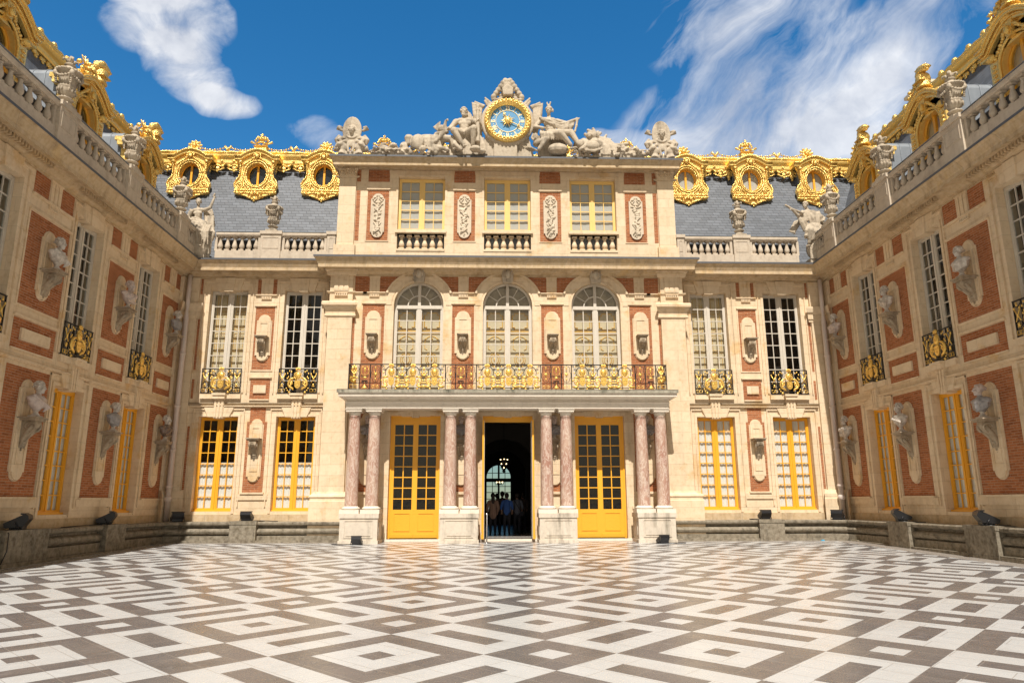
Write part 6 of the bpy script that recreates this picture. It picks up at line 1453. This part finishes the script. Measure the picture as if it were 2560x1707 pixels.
for i in range(13): m.tube([T(-13.12 + .075 * i, 12.70 - .10 * abs(i - 5) / 6, .18 + .14 * sin(i * .5)), T(-13.22 + .085 * i, 12.2, .26 + .12 * sin(i * .5)), T(-13.14 + .08 * i, 11.55 + .05 * (i % 3), .2)], [.05, .075, .04], 6)
m.tube([T(-13.15, 12.62, .1), T(-12.95, 12.42, .45), T(-12.7, 12.30, .55), T(-12.35, 12.30, .4), T(-12.1, 12.12, .15)], [.06, .08, .08, .07, .05], 7); m.cap(T(-12.95, 12.6, .2), T(-12.5, 12.6, .2), .20, .18)
for i in range(8): m.tube([T(-12.50 + .05 * i, 12.72 - .04 * i, .1), T(-12.36 + .045 * i, 12.25, .18), T(-12.42 + .04 * i, 11.85, .2), T(-12.45 + .045 * i, 11.30, .15)], [.05, .085, .08, .05], 6)
m.tube([T(-12.2, 12.3, .1), T(-12.08, 12.1, .12), T(-12.12, 11.9, .1)], [.08, .1, .04], 6)
m.ell(T(-12.66, 12.45, .22), (.44, .30, .26), 14, 9); m.ell(T(-12.68, 12.05, .22), (.46, .28, .45), 14, 9); m.ell(T(-12.62, 11.55, .2), (.46, .30, .42), 14, 9)
for i in range(14):
    x0 = -13.08 + .072 * i; m.tube([T(x0 + .06, 12.55 + .08 * sin(i * .9), .40), T(x0, 12.15, .50 + .04 * sin(i * 2.)), T(x0 + .02 * sin(i * 3.), 11.62 + .1 * sin(i * 1.7), .46)], [.03, .045, .03], 6)
fold(m, [T(-13.12, 12.72, .3), T(-12.8, 12.52, .52), T(-12.5, 12.36, .52), T(-12.18, 12.2, .3)], .05); fold(m, [T(-13.1, 12.5, .35), T(-12.8, 12.34, .54), T(-12.45, 12.2, .52), T(-12.16, 12.0, .3)], .045)
for s in (-1, 1): m.ell(T(-12.78 + s * .32, 12.98, -.05), (.13, .08, .42), 10, 8, Matrix.Rotation(-s * .25, 3, 'Y'))
statue('winged_woman_statue', 'seated winged stone woman with one arm raised on the left inner roof corner', m, .024, (-12.75, Yb, 11.1))
# -- winged trumpeter at the right inner corner, leaning to the left
m = MB()
muscles(m, T(12.55, 13.42, .15), T(13.12, 13.42, .1), T(13.02, 12.80, .05), .95); head(m, T(12.66, 13.70, .16), 1.1, -.9, .25, 'curls'); m.cap(T(12.78, 13.45, .12), T(12.7, 13.62, .14), .075, .065)
limb(m, T(12.55, 13.40, .15), T(12.25, 13.22, .25), T(12.0, 13.42, .35), (.09, .07, .05)); hand(m, T(11.98, 13.43, .35), (-1, 0, .3), 1.1, .9)
m.tube([T(12.5, 13.30, .3), T(12.0, 13.44, .36), T(11.68, 13.62, .4)], [.035, .05, .05], 7)
limb(m, T(13.14, 13.40, .1), T(13.44, 13.16, .1), T(13.30, 12.95, .3), (.09, .07, .05)); hand(m, T(13.3, 12.94, .3), (-.5, -.8, 0), 1.0)
drape(m, [T(12.5, 13.48, .15), T(12.8, 13.35, .25), T(13.2, 13.45, .15)], [T(12.6, 13.0, .2), T(12.95, 12.9, .25), T(13.25, 12.95, .15)], 9, .055, 31)
drape(m, [T(12.24, 13.30, .2), T(12.5, 13.28, .15)], [T(12.55, 12.55, .1), T(12.75, 12.75, .15)], 6, .05, 32)
limb(m, T(12.92, 12.76, .1), T(12.62, 12.45, .48), T(12.56, 11.95, .40), (.16, .12, .07)); foot(m, T(12.54, 11.80, .42), (-.8, -.6, -.1), 1.05)
limb(m, T(13.1, 12.7, .1), T(13.1, 12.35, .45), T(12.9, 12.0, .4), (.16, .12, .08)); 
drape(m, [T(12.75, 12.85, .2), T(13.25, 12.8, .2)], [T(12.42, 12.2, .42), T(12.9, 12.15, .45), T(13.2, 12.1, .3)], 11, .07, 33, -.03)
for i in range(6): m.tube([T(12.6, 13.2, -.12), T(12.28 - .02 * i, 13.05 - .09 * i, -.14), T(12.0 + .05 * i, 12.62 - .02 * i, -.14)], [.06, .07, .035], 6)
for i in range(4): m.tube([T(13.1, 13.35, -.1), T(13.4, 13.4 - .1 * i, -.12), T(13.5, 13.0 - .05 * i, -.1)], [.06, .07, .03], 6)
m.ell(T(12.95, 11.65, .18), (.34, .30, .42), 12, 8); m.ell(T(13.2, 11.9, .0), (.26, .25, .75), 12, 8); m.box(lambda a, d, z: T(a, z, d), 12.6, 13.4, -.3, .3, 11.1, 11.32)
for i in range(7): m.tube([T(12.6, 11.30 + .07 * i, .3), T(12.95, 11.26 + .07 * i, .45)], [.035, .03], 5)
m.cap(T(12.75, 12.62, .25), T(13.15, 12.62, .2), .20, .20)
for i in range(10): m.tube([T(12.62 + .07 * i, 12.75, .3), T(12.45 + .085 * i, 12.45, .46), T(12.42 + .08 * i, 12.12 + .04 * (i % 3), .36)], [.05, .07, .035], 6)
for i in range(6): m.tube([T(12.42 + .03 * i, 13.36 - .01 * i, .12), T(12.46 + .05 * i, 12.95, .05), T(12.62 + .05 * i, 12.6, .1)], [.05, .065, .04], 6)
m.ell(T(12.92, 12.62, .18), (.34, .28, .28), 14, 9); m.ell(T(12.85, 12.35, .28), (.38, .24, .30), 14, 9); m.ell(T(12.95, 11.75, .15), (.42, .32, .5), 14, 9)
for i in range(11): x0 = 12.52 + .07 * i; m.tube([T(x0 + .08, 12.68, .38), T(x0 + .03, 12.4, .52), T(x0, 12.08 + .06 * sin(i * 2.), .46)], [.03, .05, .03], 6)
for i in range(8): m.tube([T(12.65 + .08 * i, 13.36, .24), T(12.72 + .06 * i, 13.05, .26), T(12.80 + .05 * i, 12.78, .26)], [.03, .04, .03], 6)
statue('winged_trumpeter_statue', 'winged stone figure leaning over a trumpet on the right inner roof corner', m, .024, (12.85, Yb, 11.1))

# ================================================================== URNS
def urn_mesh():
    m = MB(); W3 = lambda a, d, z: (a, d, z); m.box(W3, -.23, .23, -.23, .23, 0, .07)
    m.lathe((0, 0, .07), [(.20, 0), (.21, .04), (.13, .09), (.12, .14), (.20, .17), (.21, .20), (.13, .24), (.14, .30), (.20, .36), (.225, .44), (.22, .50), (.235, .52), (.235, .55), (.20, .57), (.225, .72), (.265, .88), (.29, .96), (.33, .98), (.34, 1.03), (.30, 1.07), (.2, 1.10), (.12, 1.18), (.10, 1.24), (.15, 1.26), (.13, 1.29), (.07, 1.32)], 20)
    
    for i in range(24): t = 2 * pi * i / 24; m.ell((.33 * cos(t), .33 * sin(t), 1.08), (.045, .045, .04), 6, 4)
    for k in range(4):
        t0 = pi / 2 * k + pi / 4
        m.ell((.32 * cos(t0), .32 * sin(t0), .98), (.075, .075, .10), 8, 6); m.ell((.345 * cos(t0), .345 * sin(t0), .96), (.03, .03, .04), 6, 4)
        for i in range(8):
            u = i / 7; t = t0 + pi / 2 * u; m.ell((.31 * cos(t), .31 * sin(t), .97 - .13 * sin(pi * u)), .042, 6, 4)
        for i in range(4): m.ell((.29 * cos(t0), .29 * sin(t0), .86 - .06 * i), (.035, .035, .03), 6, 4)
        for i in range(3): m.ell((.235 * cos(t0 + .4 * i), .235 * sin(t0 + .4 * i), .5), (.03, .03, .07), 6, 4)
        m.tube([(.04 * cos(t0), .04 * sin(t0), 1.36), (.11 * cos(t0), .11 * sin(t0), 1.50), (.19 * cos(t0), .19 * sin(t0), 1.50), (.19 * cos(t0), .19 * sin(t0), 1.43)], [.05, .045, .03, .02], 6)
    m.ell((0, 0, 1.50), (.075, .075, .15), 8, 6); return mesh('vase', m, CARV)
ub = urn_mesh()
UL = [(-9.72, 28.03, 'stone urn with garlands on the balustrade left of the clock front'), (9.80, 28.03, 'stone urn with garlands on the balustrade right of the clock front')]
for s, X, nm in ((-1, XL + .5, 'left'), (1, XR - .5, 'right')):
    for y, w in ((26.3, 'beside the winged statue, third from the viewer'), (22.4, 'the middle one in view'), (18.55, 'nearest to the viewer'), (14.5, None), (10.4, None)):
        if w: UL.append((X, y, 'garlanded stone urn on the %s wing balustrade, %s' % (nm, w)))
for x, y, lab in UL:
    o = thing('urn', lab, 'urn', (x, y, 12.335), 'garlanded stone urns on the balustrades'); inst('vase', ub, o, (x, y, 12.335))
# ================================================================== BUSTS
def bust_meshes(kind):
    m = MB(); m.box(lambda a, d, z: (a, d, z), -.13, .13, -.13, .13, 0, .05); m.lathe((0, 0, .05), [(.12, 0), (.10, .03), (.065, .07), (.06, .11), (.085, .14), (.08, .16)], 14); so_ = mesh('socle', m, WMARB)
    m = MB(); m.ell((0, 0, .42), (.22, .15, .22), 12, 8); m.cap((-.17, .01, .50), (.17, .01, .50), .10, .10, 10); m.ell((0, 0, .27), (.13, .10, .12), 10, 7); m.cap((0, .0, .52), (0, -.01, .64), .085, .07)
    if kind == 'robed':
        for i in range(8): m.tube([(-.24 + .03 * i, -.06, .60 - .01 * i), (-.1 + .045 * i, -.16, .44 - .02 * i), (.20 - .01 * i, -.10, .38 - .03 * i)], .028, 6)
        m.tube([(-.2, .0, .6), (0, -.14, .52), (.2, 0, .6)], .035, 6)
    elif kind == 'armour':
        for s in (-1, 1): m.ell((s * .09, -.12, .46), (.09, .05, .07), 8, 6); m.ell((s * .24, 0, .5), (.08, .09, .09), 8, 6)
        for i in range(7): m.tube([(-.18 + .06 * i, -.10, .30), (-.16 + .053 * i, -.11, .20)], .025, 5)
        m.tube([(.22, -.05, .58), (.08, -.16, .5), (-.05, -.15, .36), (-.12, -.1, .25)], .035, 6)
    else:
        for i in range(6): m.tube([(-.22, -.02, .52 - .045 * i), (0, -.15, .42 - .045 * i), (.22, -.02, .52 - .045 * i)], .024, 6)
    for q in range(len(m.v)):
        x, y, z = m.v[q]; f = 1 + .42 * max(0, min(1, (.62 - z) / .1)) * max(0, min(1, (z - .16) / .14)); m.v[q] = (x * f, y * (1 + .5 * (f - 1)), z)
    to = sculpt(m, .014, 2, 0, WMARB, 'torso'); m = MB(); k = 1.2
    head(m, (0, -.02, .80), k, {'robed': .0, 'armour': .15, 'lady': -.2}[kind], 0, {'robed': 'short', 'armour': 'curls', 'lady': 'bun'}[kind], kind == 'armour'); m.cap((0, 0, .60), (0, -.01, .72), .07, .065)
    return so_, to, sculpt(m, .011, 1, 0, WMARB, 'head')
BK = {k: bust_meshes(k) for k in ('robed', 'armour', 'lady')}
def bust(label, kind, loc, rz, tmat, hmat=WMARB, yaw=0, k=1.0):
    o = thing('bust', label, 'bust', loc, 'marble busts on wall brackets'); o.rotation_euler = (0, 0, rz); o.scale = (k, k, k); so_, to, he = BK[kind]
    for n_, me, mt in (('socle', so_, WMARB), ('torso', to, tmat), ('head', he, hmat)):
        q = bpy.data.objects.new(n_, me); C.objects.link(q); q.parent = o; q.material_slots[0].link = 'OBJECT'; q.material_slots[0].material = mt
        if n_ == 'head': q.rotation_euler = (0, 0, yaw)
rl, rr = pi / 2, -pi / 2
for lab, kind, c, z, side, tm, hm_, yaw in (
    ('grey-white bust of a balding man, upper floor of the left wing nearest to the viewer', 'robed', 19.5, 7.82, -1, WMARB, WMARB, .1),
    ('dull rosy-grey bust, upper floor of the left wing between two windows', 'armour', 23.55, 7.82, -1, PMARB, PMARB, .3),
    ('bust with pale head and dark grey torso, upper left wing by the corner', 'lady', 27.33, 7.82, -1, GMARB, WMARB, .3),
    ('rosy bust of a short-haired man, lower left wing, nearest to the viewer', 'robed', 19.5, 3.70, -1, PMARB, WMARB, .2),
    ('bust with grey draped torso between the yellow windows of the left wing', 'lady', 23.55, 3.70, -1, GMARB, WMARB, .1),
    ('bust with white head and dark brown armour, lower left wing by the drainpipe', 'armour', 27.33, 3.70, -1, DMARB, WMARB, .2),
    ('bright white bust turned sideways, upper floor of the right wing nearest to the viewer', 'lady', 19.3, 7.82, 1, WMARB, WMARB, .2),
    ('white bust of a robed man, upper floor of the right wing between two windows', 'robed', 23.35, 7.82, 1, WMARB, WMARB, .0),
    ('weathered bust of a curly-bearded man, upper floor of the right wing by the corner', 'armour', 27.1, 7.82, 1, PMARB, WMARB, .1),
    ('bust with grey striped drapery, lower floor of the right wing nearest to the viewer', 'lady', 19.3, 3.70, 1, GMARB, PMARB, -.2),
    ('glossy silver-white bust of a young man between the yellow windows of the right wing', 'robed', 23.35, 3.70, 1, WMARB, WMARB, .2),
    ('slender bust with bent head, lower floor of the right wing by the drainpipe', 'armour', 27.1, 3.70, 1, WMARB, WMARB, .3)):
    X = XL + .34 if side < 0 else XR - .34; bust(lab, kind, (X, c if side < 0 else {19.3: 19.5, 23.35: 23.55, 27.1: 27.33}[c], z), rl if side < 0 else rr, tm, hm_, yaw)
for c, kind, lab in ((-1.5, 'armour', 'dark shaded bust behind the far left pair of pink columns'), (-.5, 'lady', 'bust in the shade between the pink columns left of the open door'), (.5, 'armour', 'bust in the shade between the pink columns right of the open door'), (1.5, 'robed', 'shaded bust behind the far right pair of pink columns')):
    bust(lab, kind, (c * SC, YM - .26, 3.80), 0, GMARB, PMARB, 0, .95)

# ================================================================== FLOODLIGHTS
def flood_mesh():
    m = MB(); F = lambda a, d, z: (a, -d, z)
    G = lambda a, d, z: F(d, a, z)      # extrude a side profile across the width
    m.prism(G, [(-.20, .05), (-.16, .03), (.10, .06), (.19, .20), (.17, .27), (.12, .30), (-.22, .12)], -.17, .17)
    m.box(F, -.19, .19, .05, .10, .28, .31)
    for i in range(6): m.prism(G, [(-.12 + .04 * i, .01), (-.10 + .04 * i, .01), (-.09 + .04 * i, .08), (-.11 + .04 * i, .08)], -.15, .15)
    h = mesh('housing', m, BLACK); m = MB()
    for s in (-1, 1): m.tube([F(s * .20, -.02, .14), F(s * .20, .06, .005)], .012, 5); m.tube([F(s * .20, .06, .006), F(s * .20, -.12, .006)], .012, 5)
    m.tube([F(-.20, .06, .008), F(.20, .06, .008)], .012, 5); br = mesh('bracket', m, BLACK)
    m = MB(); m.quad(*[G(a, d, z) for a, d, z in ((.105, -.15, .075), (.105, .15, .075), (.185, .15, .20), (.185, -.15, .20))]); ln = mesh('lens', m, LENS); return h, br, ln
fh_, fb_, fl_ = flood_mesh()
WT = .79
for lab, loc, rz, k, cable in (
    ('black floodlight with a hanging cable on the large pedestal at the lower left', (-12.85, 19.35, WT), 1.9, 1.35, [(-12.75, 18.7, .80), (-12.60, 18.62, .72), (-12.58, 18.6, .3), (-12.62, 18.5, .0)]),
    ('black floodlight on the second pedestal of the left low wall', (-12.95, 23.9, WT), 1.9, 1.35, [(-12.95, 23.6, .80), (-12.95, 22.6, .80), (-13.0, 21.5, .775)]),
    ('black floodlight in the left inner corner beside the drainpipe', (-12.35, 27.75, WT - .02), .5, 1.2, None),
    ('black floodlight on the pedestal under the windows left of the porch', (-9.82, 27.85, WT), 0, 1.15, [(-9.7, 27.9, .80), (-9.3, 27.95, .80), (-8.7, 28.0, .775)]),
    ('black floodlight on the paving before the leftmost porch pedestal', (-5.40, 26.30, fz(26.3)), 0, 1.0, [(-5.5, 26.35, .01), (-5.9, 26.2, .01), (-6.3, 26.4, .01)]),
    ('black floodlight on the paving before the rightmost porch pedestal', (5.52, 26.28, fz(26.3)), .25, 1.0, [(5.6, 26.3, .01), (5.95, 26.4, .01), (6.35, 26.3, .01)]),
    ('black floodlight on the dark stained pedestal right of the porch', (9.88, 27.85, WT), 0, 1.15, [(9.8, 27.9, .80), (9.3, 27.95, .80)]),
    ('black floodlight in the right inner corner beside the drainpipe', (12.6, 27.6, WT - .02), -.6, 1.2, None),
    ('black floodlight on the second pedestal of the right low wall', (13.0, 24.0, WT), -1.9, 1.35, [(13.1, 23.7, .80), (13.15, 22.9, .79)]),
    ('black floodlight on the large pale pedestal at the lower right', (13.0, 19.85, WT), -1.9, 1.35, [(13.1, 19.5, .80), (13.3, 19.3, .80)])):
    o = thing('floodlight', lab, 'floodlight', loc, 'black floodlights round the courtyard'); o.rotation_euler = (0, 0, rz); o.scale = (k, k, k)
    for n_, me in (('housing', fh_), ('bracket', fb_), ('lens', fl_)): q = bpy.data.objects.new(n_, me); C.objects.link(q); q.parent = o
    if cable:
        m = MB(); m.tube(cable, .014, 5); q = bpy.data.objects.new('cable', mesh('cable', m, BLACK)); C.objects.link(q); q.parent = o
        q.matrix_parent_inverse = (Matrix.Translation(loc) @ Euler((0, 0, rz)).to_matrix().to_4x4() @ Matrix.Scale(k, 4)).inverted()
# ---- stanchion by the open door
st = thing('rope_post', 'slim polished steel barrier post beside the left leaf of the open door', 'barrier post', (-.80, 26.85, .0)); m = MB()
m.lathe((-.80, 26.85, fz(26.85)), [(.16, 0), (.16, .015), (.03, .03), (.025, .05), (.025, .98), (.04, .99), (.045, 1.03), (.03, 1.06)], 16); obj('post', m, STEEL, st)
m = MB(); m.box(lambda a, d, z: (a, d, z), 11.72, 11.86, 27.25, 27.33, .02, .035); m.box(lambda a, d, z: (a, d, z), 11.76, 11.84, 27.27, 27.31, .035, .05)
tag(obj('paper_scrap', m, plain('cyan_paper', (.02, .45, .75), .6), None, (11.8, 27.3, .02)), 'tiny bright blue scrap lying on the paving in the right corner', 'litter')
# ---- lanterns in the vestibule
ln = thing('hanging_lantern', 'large dark hanging lantern with glowing bulbs inside the open doorway', 'lantern', (-.03, 34, 2.8)); m = MB()
m.tube([(-.03, 34, 3.5), (-.03, 34, 5.25)], .012, 5); m.lathe((-.03, 34, 2.80), [(.03, 0), (.09, .06), (.06, .12), (.15, .25), (.2, .55), (.2, .60), (.05, .68)], 8); obj('cage', m, IRON, ln)
m = MB(); [m.ell((-.03 + .16 * cos(t), 34 - .22 + .05 * sin(t), z), .024, 6, 4) for t, z in ((0, 3.4), (1.5, 3.42), (3.1, 3.4), (.8, 3.2), (2.4, 3.2), (1.6, 3.02))]; objsplit('bulb', m, BULB, ln)
ln = thing('chandelier', 'small chandelier with three lit bulbs hanging far inside the doorway', 'chandelier', (-.16, 40, 2.4)); m = MB(); m.tube([(-.16, 40, 2.6), (-.16, 40, 5.25)], .012, 5)
for i in range(6): t = 2 * pi * i / 6; m.tube([(-.16, 40, 2.45), (-.16 + .2 * cos(t), 40 + .2 * sin(t), 2.38), (-.16 + .26 * cos(t), 40 + .26 * sin(t), 2.55)], .018, 5)
obj('arms', m, IRON, ln); m = MB(); [m.ell((-.16 + a, 39.74, 2.52), .028, 6, 4) for a in (-.15, 0, .16)]; objsplit('bulb', m, BULB, ln)

# ================================================================== PEOPLE INSIDE THE DOORWAY (seen from behind)
def person(label, loc, h, top, legs, hair='short', rz=0.0, coat=False, strap=False, pose=0):
    o = thing('person', label, 'person', loc, 'visitors standing inside the doorway'); o.rotation_euler = (0, 0, rz); k = h / 1.75
    J = lambda x, y, z: V((x, y, z)) * k
    b = MB(); b.cap(J(0, 0, 1.0), J(0, 0, 1.18), .125 * k, .12 * k); b.cap(J(0, 0, 1.2), J(0, 0, 1.34), .13 * k, .14 * k); b.cap(J(-.14, 0, 1.40), J(.14, 0, 1.40), .065 * k, .065 * k); b.cap(J(0, 0, 1.42), J(0, .01, 1.52), .055 * k, .05 * k)
    hb = MB(); head(hb, J(0, .0, 1.63), .98 * k, pi, 0, 'none'); b.add(hb, Matrix())
    arms = []
    for s in (-1, 1):
        el = J(s * .25, .02, 1.13); wr = J(s * .22, -.12 if False else .12, .95) if not pose else J(s * .13, .26, 1.22); b.cap(J(s * .19, 0, 1.39), el, .05 * k, .04 * k); b.cap(el, wr, .04 * k, .028 * k); hand(b, wr, (J(0, .5, -.8) if not pose else J(0, .4, .9)), .95 * k); arms.append((s, el, wr))
        b.cap(J(s * .09, 0, .93), J(s * .10, .01, .50), .085 * k, .058 * k); b.cap(J(s * .10, .01, .50), J(s * .10, -.01, .10), .055 * k, .036 * k); b.cap(J(s * .10, -.02, .045), J(s * .11, .15, .035), .038 * k, .032 * k)
    q = bpy.data.objects.new('body', sculpt(b, .013, 1, 0, SKIN, 'body')); C.objects.link(q); q.parent = o
    g = MB(); zb_ = .82 if not coat else .70
    g.cap(J(0, 0, 1.22), J(0, 0, 1.36), .155 * k, .155 * k); g.cap(J(0, 0, zb_ + .14), J(0, 0, 1.2), (.165 + .03 * coat) * k, .15 * k); g.cap(J(-.15, 0, 1.40), J(.15, 0, 1.40), .075 * k, .075 * k)
    for s, el, wr in arms: g.cap(J(s * .19, 0, 1.38), el, .065 * k, .055 * k); (g.cap(el, el + (wr - el) * (.85 if coat else .3), .055 * k, .045 * k))
    q = bpy.data.objects.new('top', sculpt(g, .02, 2, .012, top, 'top')); C.objects.link(q); q.parent = o
    g = MB()
    for s in (-1, 1): g.cap(J(s * .085, 0, .92), J(s * .10, .01, .50), .105 * k, .075 * k); g.cap(J(s * .10, .01, .5), J(s * .10, 0, .12), .074 * k, .058 * k); g.cap(J(s * .10, -.03, .045), J(s * .11, .17, .04), .05 * k, .042 * k)
    q = bpy.data.objects.new('trousers', sculpt(g, .02, 2, .01, legs, 'trousers')); C.objects.link(q); q.parent = o
    g = MB(); g.ell(J(0, -.02, 1.66), (.10 * k, .112 * k, .12 * k), 12, 8)
    if hair == 'long': g.ell(J(0, -.08, 1.54), (.085 * k, .06 * k, .15 * k), 10, 7); g.ell(J(0, -.12, 1.40), (.065 * k, .05 * k, .13 * k), 10, 7)
    if hair == 'bun': g.ell(J(0, -.13, 1.68), (.05 * k, .05 * k, .05 * k), 8, 6)
    q = bpy.data.objects.new('hair', sculpt(g, .02, 1, .01, HAIR, 'hair')); C.objects.link(q); q.parent = o
    if strap: g = MB(); g.tube([J(-.14, -.14, 1.44), J(0, -.19, 1.2), J(.17, -.12, .95)], .018, 5); g.box(lambda a, d, z: J(a, -d, z), .1, .26, .1, .2, .78, .98); q = bpy.data.objects.new('shoulder_bag', mesh('shoulder_bag', g, NAVY)); C.objects.link(q); q.parent = o
person('person with long dark hair in a tan jacket, left in the doorway, seen from behind', (-.56, 31.0, .10), 1.72, TAN, NAVY, 'long', .1, coat=True)
person('person in dark clothes half hidden behind the tan jacket', (-.36, 32.6, .10), 1.72, BROWN, NAVY, 'short', -.2)
person('person in a brown top raising both hands in the middle of the doorway', (-.14, 32.0, .10), 1.80, BROWN, NAVY, 'bun', .0, pose=1)
person('person in a bright blue shirt in the doorway, seen from behind', (.04, 31.2, .10), 1.72, BLUE, NAVY, 'short', -.1)
person('person in a grey shirt with a shoulder strap, right in the doorway', (.50, 31.8, .10), 1.72, GRYC, NAVY, 'short', .1, strap=True)
person('dark silhouetted person at the far right inside the doorway', (.80, 33.0, .10), 1.75, BROWN, NAVY, 'short', .3)
